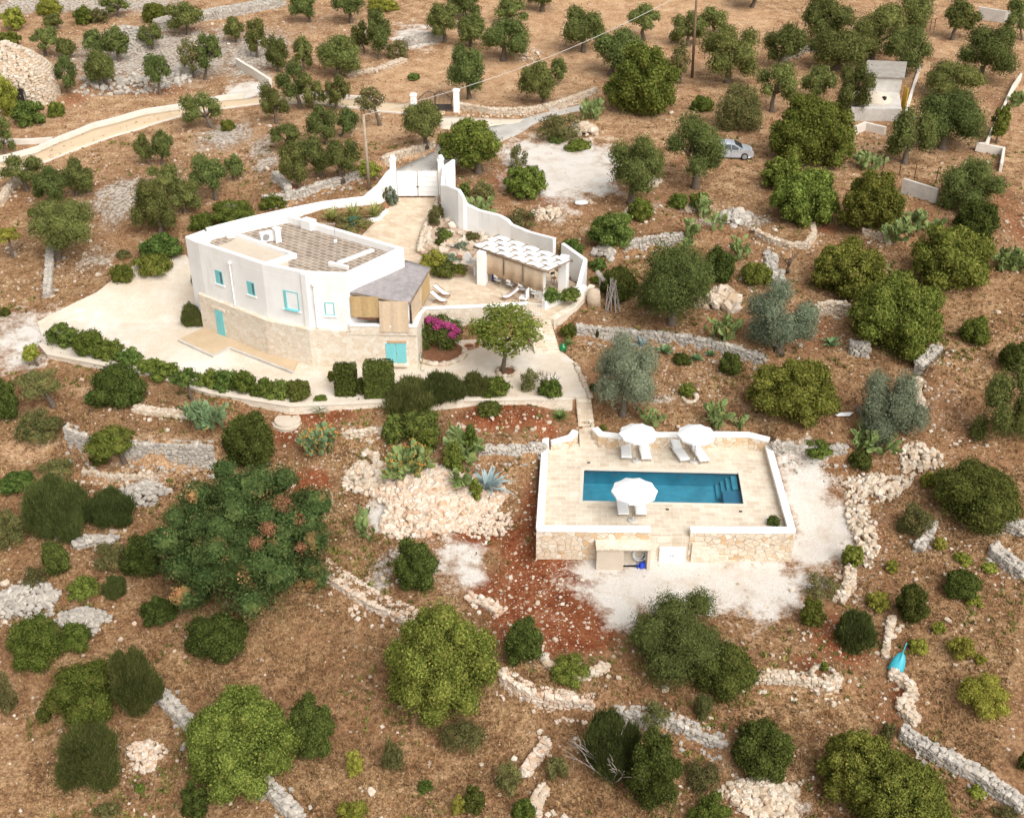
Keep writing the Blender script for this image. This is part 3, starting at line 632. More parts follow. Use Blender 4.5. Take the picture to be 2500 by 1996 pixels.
# roof things: air unit, flue, antenna
c = P(652, 590, 8.47); au = empty("air_conditioner", c, .55, "white air conditioning unit standing on the flagged house roof", "air unit")
mb = MB(); mb.box((0, 0, .42), (.95, .38, .72)); mb.box((-.35, 0, .04), (.1, .4, .08)); mb.box((.35, 0, .04), (.1, .4, .08)); mb.build("casing", WHITEP, au, bevel=.02)
mb = MB(); mb.lathe((0, 0, 0), [(.26, 0), (.26, .02), (.2, .03), (.05, .03), (.0, .03)], 20); g_ = mb.build("fan_grille", METAL, au); g_.rotation_euler = (R(90), 0, 0); g_.location = (-.1, -.19, .44)
c = P(679, 590, 8.47); mb = MB(); mb.box((0, 0, .5), (.42, .42, 1.0)); mb.box((0, 0, 1.02), (.56, .56, .1)); fo = empty("chimney", c, .55, "white square chimney with cap beside the roof air unit", "chimney"); mb.build("stack", WHITE, fo, bevel=.03)
c = P(824, 646, 8.47); an = empty("antenna", c, 0, "thin metal antenna mast on the roof near the right corner", "antenna")
mb = MB(); mb.tube([(0, 0, 0), (0, 0, 3.1)], .022, 6); mb.build("mast", METAL, an)
mb = MB(); mb.tube([(-1.0, 0, 3.0), (.1, 0, 3.0)], .014, 5)
for k in range(7): mb.tube([(-1.0 + k * .16, -.22, 3.0), (-1.0 + k * .16, .22, 3.0)], .008, 4)
mb.build("aerial", METAL, an); mb = MB(); mb.box((0, 0, 1.75), (.22, .14, .2)); mb.build("junction_box", WHITEP, an, bevel=.02)
# front walls
WA, WB, WC = Wall(HOUSE[0], HOUSE[1]), Wall(HOUSE[1], HOUSE[2]), Wall(HOUSE[2], HOUSE[3])
WD = Wall(HOUSE[3], HOUSE[4])
def window(Wl, x0, y0, x1, y1, kind):
    cu, cz = Wl.px((x0 + x1) / 2, (y0 + y1) / 2); s_ = scale_at(np.array(Wl.at(cu, cz)))
    wd = (x1 - x0) / s_ / max(.6, abs(Wl.d[0])); hh = (y1 - y0) / s_ / .9
    u0, u1, z0, z1 = cu - wd / 2, cu + wd / 2, cz - hh / 2, cz + hh / 2
    mb = MB(); t = .07
    for q in ((u0, u0 + t, z0, z1), (u1 - t, u1, z0, z1), (u0 + t, u1 - t, z0, z0 + t), (u0 + t, u1 - t, z1 - t, z1)): Wl.box(mb, *q, -.06, .03)
    wn = mb.build("window", TURQ, hs)
    mb = MB(); Wl.box(mb, u0 - .12, u1 + .12, z0 - .13, z0 - .003, -.05, .09); mb.build("sill", WHITE, wn, bevel=.015)
    if kind == 'shut':
        mb = MB()
        um = u0 + (u1 - u0) * .55
        Wl.box(mb, u0 + t, um - .02, z0 + t, z1 - t, -.02, .012)
        for k in range(12):
            z = z0 + t + .04 + k * (hh - 2 * t - .06) / 12; Wl.box(mb, u0 + t + .04, um - .06, z, z + .045, .013, .026)
        mb.build("shutter", TURQ, wn)
        mb = MB(); Wl.box(mb, um + .02, u1 - t, z0 + t, z1 - t, -.03, .0); mb.build("pane", GLASS, wn)
        mb = MB(); Wl.box(mb, um - .02, um + .02, z0 + t, z1 - t, -.02, .02); mb.build("mullion", TURQ, wn)
    else:
        mb = MB(); Wl.box(mb, u0 + t, u1 - t, z0 + t, z1 - t, -.03, -.01); mb.build("pane", GLASS, wn)
        mb = MB(); Wl.box(mb, u0 + t + .02, u1 - t - .02, z0 + t + hh * (.30 if kind == 'big' else .2), z1 - t, -.008, .008); mb.build("blind", FABRIC, wn)
        if kind == 'big':
            mb = MB()
            for a, b in ((0, 0), ): 
                p0, p1 = Wl.at(u0 - .02, z0 + .1, .04), Wl.at(u0 + .02, z0 + .1, .5)
            Wl.box(mb, u0 + t, u0 + t + .16, z0 + t, z1 - t, .0, .05); mb.build("open_shutter", TURQ, wn)
            mb = MB(); Wl.box(mb, u0 + t, u1 - t, z0 - .02, z0 + .05, .03, .22); mb.build("ledge", TURQ, wn)
window(WA, 525, 661, 546, 693, 'shut'); window(WA, 603, 688, 624, 720, 'shut'); window(WB, 692, 711, 731, 756, 'big'); window(WC, 793, 738, 817, 770, 'small')
def pipe(Wl, x, y0, y1):
    u, z1 = Wl.px(x, y0); _, z0 = Wl.px(x, y1)
    mb = MB(); mb.tube([Wl.at(u, z1, -.1), Wl.at(u, z1, .12), Wl.at(u, z1 - .25, .14), Wl.at(u, z0 + .1, .12), Wl.at(u + .12, z0, .2)], .055, 8)
    mb.lathe(Wl.at(u, z1 - .05, .12), [(.05, -.12), (.13, -.05), (.14, .08), (.1, .14), (.02, .15)], 10); mb.build("downpipe", WHITEP, hs, True)
pipe(WA, 563, 640, 738); pipe(WC, 766, 694, 798)
mb = MB(); WB.box(mb, WB.L - .35, WB.L + .12, 4.62, 8.9, -.1, .09); mb.build("pilaster", WHITE, hs, bevel=.04)
# base doors
DA, DC = Wall(BASE[0], BASE[1]), Wall(BASE[3], BASE[4])
u, z = DA.px(535, 768); mb = MB(); DA.box(mb, u - .42, u + .42, 2.0, 4.15, -.1, .03)
for k in range(5): DA.box(mb, u - .40 + k * .17, u - .40 + k * .17 + .12, 2.05, 4.1, .031, .042)
d_ = mb.build("door", TURQ, hs); d_['label'] = "narrow turquoise plank door"
mb = MB(); DA.box(mb, u - .65, u + .65, 4.17, 4.38, -.05, .05); mb.build("lintel", RUBW, d_)
u, z = DC.px(967, 858); mb = MB()
for s_ in (-1, 1):
    DC.box(mb, u + s_ * .36 - .345, u + s_ * .36 + .345, 2.42, 3.95, -.1, .03)
    for k in range(4): DC.box(mb, u + s_ * .36 - .33 + k * .17, u + s_ * .36 - .33 + k * .17 + .13, 2.45, 3.92, .031, .043)
d_ = mb.build("door", TURQ, hs); d_['label'] = "wide double turquoise door"
mb = MB(); mb.lathe(DC.at(u + .06, 3.2, .06), [(.0, -.03), (.035, 0), (.0, .03)], 8); mb.build("handle", DARKM, d_)
mb = MB(); DC.box(mb, u - .8, u + .8, 2.2, 2.40, -.05, .25); mb.build("sill", RUBW, d_, bevel=.02)
mb = MB(); DC.box(mb, u - .55, u + .75, 3.97, 4.17, -.05, .07); mb.build("lintel", m_plain('rusty_stone', (.42, .24, .13), (.58, .44, .31), 3, .9, .5), d_, bevel=.02)
# concrete apron at the foot of the house
ap = [P(a, b, 2.06)[:2] for a, b in [(436, 830), (520, 869), (561, 849), (716, 909), (728, 884), (640, 850), (560, 812), (500, 800)]]
mb = MB(); mb.prism(ap, 1.7, 2.14); tag(mb.build("apron", m_plain('sand_screed', (.46, .34, .21), (.56, .43, .29), .8, .9, .3), bevel=.02), kind='structure')
mb = MB(); e_ = [P(a, b, 2.1)[:2] for a, b in [(436, 830), (520, 869), (561, 849), (716, 909)]]; mb.strip([tuple(q) for q in e_], 1.75, 2.17, .16); tag(mb.build("apron_kerb", CONC), kind='structure')

# ------------------------------------------------------------------ veranda
vr = root0("veranda", "lean-to veranda with grey reed roof and cane blinds at the house corner", "veranda")
vp = [P(850, 712, 7.65), P(1001, 737, 7.05), P(1051, 652, 7.05), P(991, 634, 7.65)]
vpe = [P(922, 722, 7.36), P(1028, 690, 7.02), P(1022, 643, 7.3), P(908, 682, 7.75)]
mb = MB(); q = vp
n_ = 10; vs = []
for i in range(n_ + 1):
    for j in range(n_ + 1):
        s_, t_ = i / n_, j / n_
        p = (q[0] * (1 - s_) + q[1] * s_) * (1 - t_) + (q[3] * (1 - s_) + q[2] * s_) * t_
        vs.append((p[0], p[1], p[2] + .05 * math.sin(7 * s_ + 3 * t_) * math.sin(5 * t_ + 1) + (.0 if 0 < j < n_ else -.02)))
N1 = n_ + 1; fs = [(i * N1 + j, (i + 1) * N1 + j, (i + 1) * N1 + j + 1, i * N1 + j + 1) for i in range(n_) for j in range(n_)]
mb.add(vs, fs); ro = mb.build("reed_roof", REED, vr, True); sm = ro.modifiers.new('thick', 'SOLIDIFY'); sm.thickness = .09; sm.offset = -1
mb = MB()
for a, b in ((0, 1), (1, 2)): mb.tube([q[a] - np.array([0, 0, .14]), q[b] - np.array([0, 0, .14])], .05, 6)
for s_ in (.2, .4, .6, .8): mb.tube([q[0] * (1 - s_) + q[1] * s_ - np.array([0, 0, .12]), q[3] * (1 - s_) + q[2] * s_ - np.array([0, 0, .12])], .04, 5)
mb.build("rafter", WOOD, vr)
for px, py, ztop in ((998, 789, 6.9), (1017, 715, 6.9)):
    c = P(px, py, 5.2 if px < 1000 else 4.9); mb = MB(); mb.tube([(c[0], c[1], 4.88), (c[0], c[1], ztop)], .085, 10); mb.build("post", WHITEP, vr, True)
def blind(a, b, z0, z1, mat, out=0):
    mb = MB(); d = V2(b) - V2(a); L = np.linalg.norm(d); d /= L; n = np.array([d[1], -d[0]]); k = 14; vs = []
    for i in range(9):
        for j in range(2):
            u = L * i / 8; z = z1 if j else z0; o_ = .03 * math.sin(i * 1.7) + out * (1 - j); p = V2(a) + d * u + n * o_; vs.append((p[0], p[1], z))
    mb.add(vs, [(2 * i, 2 * i + 2, 2 * i + 3, 2 * i + 1) for i in range(8)])
    for i in range(2): pass
    o = mb.build("cane_blind", mat, vr); s_ = o.modifiers.new('thick', 'SOLIDIFY'); s_.thickness = .025
    mb = MB(); mb.tube([(*V2(a), z0), (*(V2(a) + d * L), z0)], .03, 6); mb.build("rod", WOOD, o); return o
f0, f1 = np.array([-11.0, 70.95]), np.array([-6.75, 70.75])
b1 = blind(f0 + (f1 - f0) * .02, f0 + (f1 - f0) * .47, 5.85, 7.4, CANE); b1['label'] = "half raised yellow cane blind"
blind(f0 + (f1 - f0) * .475, f0 + (f1 - f0) * .94, 4.9, 7.1, CANE2, .25)['label'] = "full length pale cane blind"
g0, g1 = vp[1][:2], vp[2][:2]
blind(g0 + (g1 - g0) * .06, g0 + (g1 - g0) * .5, 5.2, 6.9, CANE2); blind(g0 + (g1 - g0) * .55, g0 + (g1 - g0) * .92, 5.2, 6.9, CANE)
def wl_pts(lst): return [(float(P(a, b, z)[0]), float(P(a, b, z)[1])) for a, b, z in lst]
# parapets: veranda front, terrace front (white capped stone)
def capped(name, pts, z0, z1, th, label, cat, body=RUBW, cap=.14, side=0, over=.05):
    r = root0(name, label, cat); mb = MB(); mb.strip(pts, z0, (np.array(z1) - cap) if hasattr(z1, '__len__') else z1 - cap, th, side=side); mb.build("stone_face", body, r)
    mb = MB(); s_ = np.array(z1) if hasattr(z1, '__len__') else np.full(len(pts), z1)
    mb.strip(pts, s_ - cap, s_, th + over, side=side); mb.build("white_coping", WHITE, r, bevel=.05); return r
capped("parapet_wall", [(-11.1, 70.92), (-9.0, 70.85), (-6.62, 70.75), (-6.40, 73.35)], 4.6, [5.35, 5.35, 5.35, 5.2], .32, "low white topped stone parapet around the veranda", "parapet")
RW = [(-6.4, 73.4)] + wl_pts([(1034, 752, 4.6), (1170, 745, 4.5), (1290, 738, 4.45)])
capped("retaining_wall", RW, 1.6, [5.0, 4.65, 4.5, 4.45], .35, "white capped stone wall carrying the terrace behind the pink bougainvillea", "wall")
# planters on the veranda
for k, (px, py) in enumerate([(885, 779), (908, 781)]):
    c = P(px, py, 5.36); r = empty("planter", (c[0], c[1] + .1, 5.36), 0, ["terracotta trough of bright green leaves under the yellow blind", "terracotta trough of brownish leaves under the yellow blind"][k], "planter")
    mb = MB(); mb.box((0, 0, .11), (.75, .26, .22)); mb.build("trough", TERRA, r, bevel=.02); r['_plant'] = k

# ------------------------------------------------------------------ garden walls and gate
gl, gr = P(971, 481, 5.2), P(1071, 481, 5.2)
pts, tops = [], []
for x, y, z, yt in [(793, 529, 4.4, 492), (845, 523, 4.5, 485), (889, 517, 4.6, 480), (926, 510, 4.8, 450), (950, 494, 5.0, 420), (966, 483, 5.2, 407)]:
    b = P(x, y, z); pts.append((b[0], b[1])); r = ray(x, yt); tops.append(CAMH + r[2] * b[1] / r[1])
zt = tops[0]
for x, yt in ((702, 509), (600, 532), (503, 557)): b = P(x, yt, zt + .1); pts.insert(0, (b[0], b[1])); tops.insert(0, zt + .1)
mb = MB(); mb.strip(pts, 3.0, tops, .3)
tag(mb.build("garden_wall", WHITE, bevel=.06), "long curving white wall from the house back to the drive gate", "wall")
wv = [(1083, 531, 4.65, 451), (1100, 546, 4.45, 453), (1124, 565, 4.25, 463), (1134, 569, 4.2, 478), (1142, 572, 4.1, 497), (1172, 582, 3.95, 512), (1220, 598, 3.85, 524), (1241, 606, 3.8, 536), (1250, 609, 3.8, 547), (1293, 628, 3.8, 565), (1353, 658, 3.8, 581)]
pts, tops = [], []
for x, y, z, yt in wv:
    b = P(x, y, z); pts.append((b[0], b[1])); s_ = scale_at(b); 
    r = ray(x, yt); t = b[1] / r[1]; tops.append(CAMH + r[2] * t)
pts.insert(0, (float(gr[0]) + .55, float(gr[1]) - .2)); tops.insert(0, 8.0)
mb = MB(); mb.strip(pts, 3.6, tops, .32); tag(mb.build("garden_wall", WHITE, bevel=.06), "tall white wall with a wavy top stepping down behind the pergola", "wall")
a, b = P(1372, 668, 3.8), P(1427, 693, 3.8)
mb = MB(); mb.strip([(a[0], a[1] + .4), (b[0], b[1]), (b[0] - .6, b[1] - 2.0)], 3.5, [6.2, 5.85, 4.6], .3); tag(mb.build("garden_wall", WHITE, bevel=.05), "short white wall end standing right of the pergola", "wall")
gt = root0("drive_gate", "wide white panelled two leaf gate at the top of the drive", "gate")
gw = gr[0] - gl[0]
for s_ in (0, 1):
    mb = MB(); x0 = gl[0] + s_ * gw / 2 + .03; x1 = gl[0] + (s_ + 1) * gw / 2 - .03; y = gl[1]
    mb.box(((x0 + x1) / 2, y, 6.42), (x1 - x0, .05, 2.2))
    for k in range(6): mb.box(((x0 + x1) / 2, y - .035, 5.34 + k * .43), (x1 - x0 - .02, .03, .05))
    for xx in (x0 + .04, x1 - .04): mb.box((xx, y - .035, 6.42), (.08, .034, 2.2))
    mb.build("gate_leaf", WHITEP, gt)
mb = MB(); mb.box(((gl[0] + gr[0]) / 2, gl[1] - .06, 6.15), (.18, .04, .12)); mb.build("lock", DARKM, gt)
for k, g in enumerate((gl, gr)):
    r = root0("gate_pillar", ["white square pillar left of the white drive gate", "white square pillar right of the white drive gate"][k], "pillar", "pillars of the white drive gate")
    mb = MB(); x = g[0] + (.27 if k else -.27); mb.box((x, g[1], 6.7), (.5, .5, 3.6)); mb.build("shaft", WHITE, r, bevel=.04)
    mb = MB(); mb.box((x, g[1], 8.55), (.6, .6, .1)); mb.lathe((x, g[1], 8.6), [(.2, 0), (.24, .1), (.2, .26), (.08, .34), (0, .35)], 12); mb.build("cap", WHITE, r, bevel=.02)
mb = MB(); mb.strip([(gr[0] + .5, gr[1] + .1), (gr[0] + 1.35, gr[1] + 1.0)], 4.4, [7.9, 8.2], .3); tag(mb.build("wing_wall", WHITE, bevel=.05), "white angled wing wall outside the right gate pillar", "wall")
# planting bed beside the drive: white kerb
bed = BED
mb = MB(); mb.prism(bed, 3.7, 4.85); tag(mb.build("flower_bed", SOILM), kind='structure')
mb = MB(); mb.strip([tuple(q) for q in bed[:4]], 3.7, [4.95, 4.95, 5.0, 5.1], .28); tag(mb.build("bed_kerb", WHITE, bevel=.06), "white curved kerb around the agave bed by the drive", "kerb")
rg = RG
mb = MB(); mb.prism(rg, 3.6, [float(v) for v in np.interp(np.array(RG)[:, 1], [80, 84, 90, 95], [4.02, 4.2, 4.7, 5.3])]); tag(mb.build("rock_garden", m_plain('stony_bed', (.22, .10, .05), (.56, .46, .36), 1.6, .95, .9)), kind='structure')

# ------------------------------------------------------------------ pergola
pg = root0("pergola", "pergola with woven white cloth roof, white pillars and cane side blinds", "pergola")
pc = [P(1157, 600, 6.55), P(1338, 661, 6.55), P(1396, 634, 6.65), P(1217, 573, 6.65)]
def pq(s_, t_, dz=0): q = (pc[0] * (1 - s_) + pc[1] * s_) * (1 - t_) + (pc[3] * (1 - s_) + pc[2] * s_) * t_; return (q[0], q[1], q[2] + dz)
for x, y in ((1178, 692), (1318, 725), (1375, 704)):
    c = P(x, y, 3.8); mb = MB(); mb.box((c[0], c[1], 5.1), (.68, .68, 2.7), -.35); mb.build("pillar", WHITE, pg, bevel=.05)
c = pq(.08, .9); mb = MB(); mb.box((c[0], c[1], 5.1), (.6, .6, 2.7), -.35); mb.build("pillar", WHITE, pg, bevel=.05)
mb = MB()
for t_ in (0, .5, 1): mb.tube([pq(-.01, t_, -.1), pq(1.01, t_, -.1)], .085, 8)
mb.build("beam", WOOD, pg, True)
mb = MB(); NB = 10
for k in range(NB + 1): mb.tube([pq(k / NB, -.02, -.01), pq(k / NB, 1.02, -.01)], .045, 6)
mb.build("rafter", WOOD, pg, True)
for j in range(4):                                  # cloth bands woven over and under the rafters
    vs = []; t0, t1 = j / 4 + .012, (j + 1) / 4 - .012; n_ = 96
    for i in range(n_ + 1):
        s_ = i / n_; dz = .045 * math.cos(math.pi * s_ * NB + j * math.pi)
        for t_ in (t0, (t0 + t1) / 2, t1): vs.append(pq(s_, t_, dz * .9 + .02))
    fs = [(3 * i + k, 3 * i + 3 + k, 3 * i + 4 + k, 3 * i + 1 + k) for i in range(n_) for k in (0, 1)]
    mb = MB(); mb.add(vs, fs); o = mb.build("cloth_band", FABRIC, pg, True); s_ = o.modifiers.new('thick', 'SOLIDIFY'); s_.thickness = .02
for k, (a, b) in enumerate(((.14, .40), (.405, .66), (.665, .93))):
    p0, p1 = np.array(pq(a, 0)), np.array(pq(b, 0)); d = V2(p1) - V2(p0); n = np.array([d[1], -d[0]]) / np.linalg.norm(d); vs = []
    for i in range(9):
        for z in (4.65, 5.55, 6.42):
            p = V2(p0) + d * i / 8 + n * (.05 * math.sin(i * 1.3 + k) * (6.42 - z) - .05); vs.append((p[0], p[1], z))
    mb = MB(); mb.add(vs, [(3 * i + q, 3 * i + 3 + q, 3 * i + 4 + q, 3 * i + 1 + q) for i in range(8) for q in (0, 1)])
    o = mb.build("cane_blind", CANE2, pg, True); s_ = o.modifiers.new('thick', 'SOLIDIFY'); s_.thickness = .025
    mb = MB(); p = V2(p0) + d * .05 + n * .06; mb.tube([(p[0], p[1], 6.4), (p[0], p[1], 5.0)], .02, 5); mb.build("cord", DARKM, o)
# low parapet at the terrace right end, with its outer face going down to the steps
lp = wl_pts([(1322, 728, 4.6), (1360, 712, 4.6), (1426, 691, 4.7)])
mb = MB(); mb.strip(lp, 3.0, [4.55, 4.55, 4.65], .4, side=-1); tag(mb.build("parapet_wall", WHITE, bevel=.06), "low thick white parapet right of the steps with a vine on it", "parapet")
lo_ = wl_pts([(1347, 782, 3.7), (1400, 752, 3.6), (1446, 706, 3.8)])
mb = MB(); mb.strip(lo_, 2.2, [3.85, 3.85, 4.2], .5); tag(mb.build("ledge_wall", RUBW, bevel=.05), "stone ledge below the white parapet beside the steps", "wall")
# stairs from the terrace to the court
sa, sb, sc_, sd_ = P(1290, 774, 3.8), P(1343, 779, 3.8), P(1368, 860, 2.0), P(1306, 864, 2.0)
n_ = 11; mb = MB()
for k in range(n_):
    t0, t1 = k / n_, (k + 1) / n_
    q = [sa[:2] * (1 - t0) + sd_[:2] * t0, sb[:2] * (1 - t0) + sc_[:2] * t0, sb[:2] * (1 - t1) + sc_[:2] * t1, sa[:2] * (1 - t1) + sd_[:2] * t1]
    if t1 == t0: continue
    mb.prism([tuple(v) for v in q], 1.2, 3.8 - 1.8 * (k + .35) / n_)
tag(mb.build("steps", RUBW, bevel=.02), "flight of pale stone steps from the court up to the terrace", "steps")
# railing at the stair head
rl = root0("railing", "white metal railing at the head of the steps", "railing")
ra, rb = P(1284, 768, 3.8), P(1322, 772, 3.8); mb = MB()
for z in (3.9, 4.75): mb.tube([(ra[0], ra[1], z), (rb[0], rb[1], z)], .025, 6)
mb.build("rail", WHITEP, rl)
mb = MB()
for k in range(10):
    q = ra + (rb - ra) * k / 9; mb.tube([(q[0], q[1], 3.8), (q[0], q[1], 4.75)], .014, 5)
mb.build("bars", WHITEP, rl)

# ------------------------------------------------------------------ pool terrace
pc4 = [P(*q, 0)[:2] for q in [(1418, 1140), (1810, 1149), (1825, 1235), (1413, 1227)]]
pang = math.atan2(pc4[1][1] - pc4[0][1], pc4[1][0] - pc4[0][0])
DECKM = m_tiles('deck_flags', (.53, .445, .35), (.62, .55, .46), (.68, .62, .53), .62, .42, -pang, .014, .45, .25)
bm = bmesh.new()
def loopv(pts, z): return [bm.verts.new((p[0], p[1], z)) for p in pts]
gap = [P(1587, 1290, 0)[:2], P(1684, 1290, 0)[:2]]
outer = [PLAT[0], PLAT[1], (1.5, 54.5), (16.4, 54.35), PLAT[4], PLAT[5], PLAT[6], PLAT[7], PLAT[8]]
vo, vi = loopv(outer, 0), loopv(pc4, 0)
eo = [bm.edges.new((vo[i], vo[(i + 1) % len(vo)])) for i in range(len(vo))]; ei = [bm.edges.new((vi[i], vi[(i + 1) % 4])) for i in range(4)]
bmesh.ops.triangle_fill(bm, edges=eo + ei, use_beauty=True)
for f in bm.faces:
    f.normal_update()
    if f.normal.z < 0: f.normal_flip()
me = bpy.data.meshes.new("pool_deck"); bm.to_mesh(me); bm.free(); tag(link("pool_deck", me, DECKM), kind='structure')
pl = root0("swimming_pool", "long rectangular blue swimming pool set in pale stone flags", "pool")
LIN = m_tiles('pool_liner', (.13, .37, .47), (.145, .40, .50), (.15, .41, .50), .3, .3, -pang, .006, 0, .02)
dep = 1.25; mb = MB(); q = [tuple(v) for v in pc4]
inn = lambda s_, t_: (np.array(q[0]) * (1 - s_) + np.array(q[1]) * s_) * (1 - t_) + (np.array(q[3]) * (1 - s_) + np.array(q[2]) * s_) * t_
for i in range(4):
    a, b = q[i], q[(i + 1) % 4]; mb.quad((*a, -.004), (*b, -.004), (*b, -dep), (*a, -dep))
mb.quad(*[(*v, -dep) for v in q[::-1]]); bs_ = mb.build("basin", LIN, pl)
mb = MB()
mb.prism([tuple(inn(.872, .42)), tuple(inn(.998, .42)), tuple(inn(.998, .995)), tuple(inn(.872, .995))], -dep, -.42)
mb.build("bench", m_plain('pool_bench', (.11, .24, .33), (.13, .27, .36), 2, .6, .05), pl)
mb = MB()
for k in range(4):
    s0, s1 = .845 + k * .03, .845 + (k + 1) * .03
    if k == 3: s1 = .97
    mb.prism([tuple(inn(s0, .005)), tuple(inn(s1, .005)), tuple(inn(s1, .415)), tuple(inn(s0, .415))], -dep, -1.05 + k * .24)
mb.build("pool_steps", LIN, pl)
m, nt, o = newmat('pool_water')
tr = nt.nodes.new('ShaderNodeBsdfTransparent'); tr.inputs[0].default_value = (.60, .86, .93, 1)
gl_ = nt.nodes.new('ShaderNodeBsdfGlossy'); gl_.inputs['Roughness'].default_value = .06
fr = nt.nodes.new('ShaderNodeFresnel'); fr.inputs[0].default_value = 1.33
nz = tex(nt, 'noise', 2.6, 3, .6); bp = nt.nodes.new('ShaderNodeBump'); bp.inputs['Strength'].default_value = .22; bp.inputs['Distance'].default_value = .05
Lk(nt, nz.outputs[0], bp.inputs['Height']); Lk(nt, bp.outputs[0], gl_.inputs['Normal']); Lk(nt, bp.outputs[0], fr.inputs['Normal'])
mx = nt.nodes.new('ShaderNodeMixShader'); Lk(nt, fr.outputs[0], mx.inputs[0]); Lk(nt, tr.outputs[0], mx.inputs[1]); Lk(nt, gl_.outputs[0], mx.inputs[2]); Lk(nt, mx.outputs[0], o.inputs[0])
mb = MB(); n_ = 10
mb.add([(*inn(i / n_, j / 4), -.13) for i in range(n_ + 1) for j in range(5)], [(i * 5 + j, i * 5 + 1 + j, i * 5 + 6 + j, i * 5 + 5 + j) for i in range(n_) for j in range(4)])
mb.build("water", m, pl, True)
mb = MB(); mb.strip(q, -.1, .022, .22, closed=True, side=-1); mb.build("rim", m_plain('rim_stone', (.60, .52, .42), (.68, .61, .52), 2, .8, .2), pl, bevel=.01)
for s_ in (.22, .62):
    c = inn(s_, .012); mb = MB(); mb.lathe((0, 0, 0), [(.13, 0), (.13, .03), (.07, .035), (.0, .035)], 16); lt = mb.build("pool_lamp", MATS['grey_metal'], pl); lt.location = (c[0], c[1], -.55); lt.rotation_euler = (R(90), 0, pang)
mb = MB(); c = inn(.045, .015); mb.box((c[0], c[1], -.1), (.85, .07, .2), pang); mb.build("skimmer", DARK, pl)
# walls round the pool terrace
capped("pool_wall", [(2.2, 64.2), (1.62, 54.5)], -2.2, [.5, .48], .42, "white capped rubble wall along the left side of the pool terrace", "wall", RUB, .22)
gxl, gxr = float(P(1588, 1285, .45)[0]), float(P(1684, 1287, .45)[0])
capped("pool_wall", [(1.42, 54.55), (gxl, 54.5)], -2.4, [.48, .48], .42, "white capped ochre rubble wall at the front left of the pool terrace", "wall", RUB, .22)
capped("pool_wall", [(gxr, 54.45), (16.45, 54.4)], -2.4, [.48, .48], .42, "white capped ochre rubble wall at the front right of the pool terrace", "wall", RUB, .22)
capped("pool_wall", [(16.3, 54.2), (16.62, 63.5)], -2.2, [.5, .5], .42, "white capped rubble wall along the right side of the pool terrace", "wall", RUB, .22)
bk = [P(*v, 1.0)[:2] for v in [(1452, 1046), (1466, 1056), (1512, 1062), (1603, 1058), (1660, 1058), (1748, 1057), (1829, 1058), (1880, 1068)]]
capped("pool_wall", [tuple(v) for v in bk], -.3, [1.1, 1.0, 1.0, 1.0, 1.0, 1.02, 1.0, .92], .45, "white capped rubble wall behind the sun loungers with gently curved ends", "wall", RUB, .2)
bl = [P(*v, .9)[:2] for v in [(1345, 1066), (1392, 1063), (1405, 1052)]]
capped("pool_wall", [tuple(v) for v in bl], -.5, [.55, .85, 1.0], .42, "short white capped rubble wall left of the pool garden steps", "wall", RUB, .2)
# garden steps from the court down to the pool
a0, a1, b0, b1 = P(1406, 966, 2)[:2], P(1442, 966, 2)[:2], P(1416, 1092, 0)[:2], P(1458, 1092, 0)[:2]
mb = MB(); n_ = 10
for k in range(n_):
    t0, t1 = k / n_, (k + 1) / n_
    mb.prism([tuple(a0 * (1 - t0) + b0 * t0), tuple(a1 * (1 - t0) + b1 * t0), tuple(a1 * (1 - t1) + b1 * t1), tuple(a0 * (1 - t1) + b0 * t1)], -.5, 2.0 - 1.98 * (k + .5) / n_)
tag(mb.build("steps", DECKM, bevel=.015), "broad stone garden steps leading from the court down to the pool", "steps")
# pump house below the terrace
PH = root0("pump_house", "low stone paved pump room with an open front below the pool terrace", "outbuilding")
hx0, hx1, hy = P(1455, 1391, -1.9)[0], P(1581, 1391, -1.9)[0], P(1518, 1391, -1.9)[1]
ox0, ox1 = P(1521, 1391, -1.9)[0], P(1578, 1391, -1.9)[0]
mb = MB(); t = -.42
mb.box(((hx0 + ox0) / 2, hy + .12, (t - 2.1) / 2), (ox0 - hx0, .24, 2.1 + t)); mb.box(((ox1 + hx1) / 2 + .06, hy + .12, (t - 2.1) / 2), (hx1 - ox1 + .12, .24, 2.1 + t))
mb.box((hx0 + .12, (hy + .26 + 54.3) / 2, (t - 2.1) / 2), (.23, 54.3 - hy - .26, 2.1 + t)); mb.box((hx1 + .0, (hy + .26 + 54.3) / 2, (t - 2.1) / 2), (.23, 54.3 - hy - .26, 2.1 + t))
mb.box(((hx0 + hx1) / 2, 54.2, -1.3), (hx1 - hx0 - .5, .1, 1.7))
mb.build("wall", CREAM, PH, bevel=.02)
mb = MB(); mb.box(((hx0 + hx1) / 2 + .05, (hy + 54.3) / 2 - .03, t + .085), (hx1 - hx0 + .2, 54.3 - hy + .1, .16)); mb.build("roof", m_tiles('small_flags', (.56, .47, .36), (.66, .58, .48), (.72, .66, .57), .34, .24, 0, .022, .5, .3), PH, bevel=.02)
mb = MB(); mb.box(((ox0 + ox1) / 2, hy + .9, -1.93), (ox1 - ox0, 1.2, .06)); mb.build("floor", CONC, PH)
hcx = (ox0 + ox1) / 2 + .25
mb = MB(); rr = random.Random(5)
for k in range(7):
    pts = []
    rad = rr.uniform(.32, .48); ox, oz = rr.uniform(-.1, .1), rr.uniform(-.08, .08)
    for i in range(19): a = 2 * math.pi * i / 18; pts.append((hcx + ox + rad * math.cos(a) * .85, hy + .45 + k * .045 + .03 * math.sin(3 * a + k), -1.2 + oz + rad * math.sin(a)))
    mb.tube(pts, .032, 6)
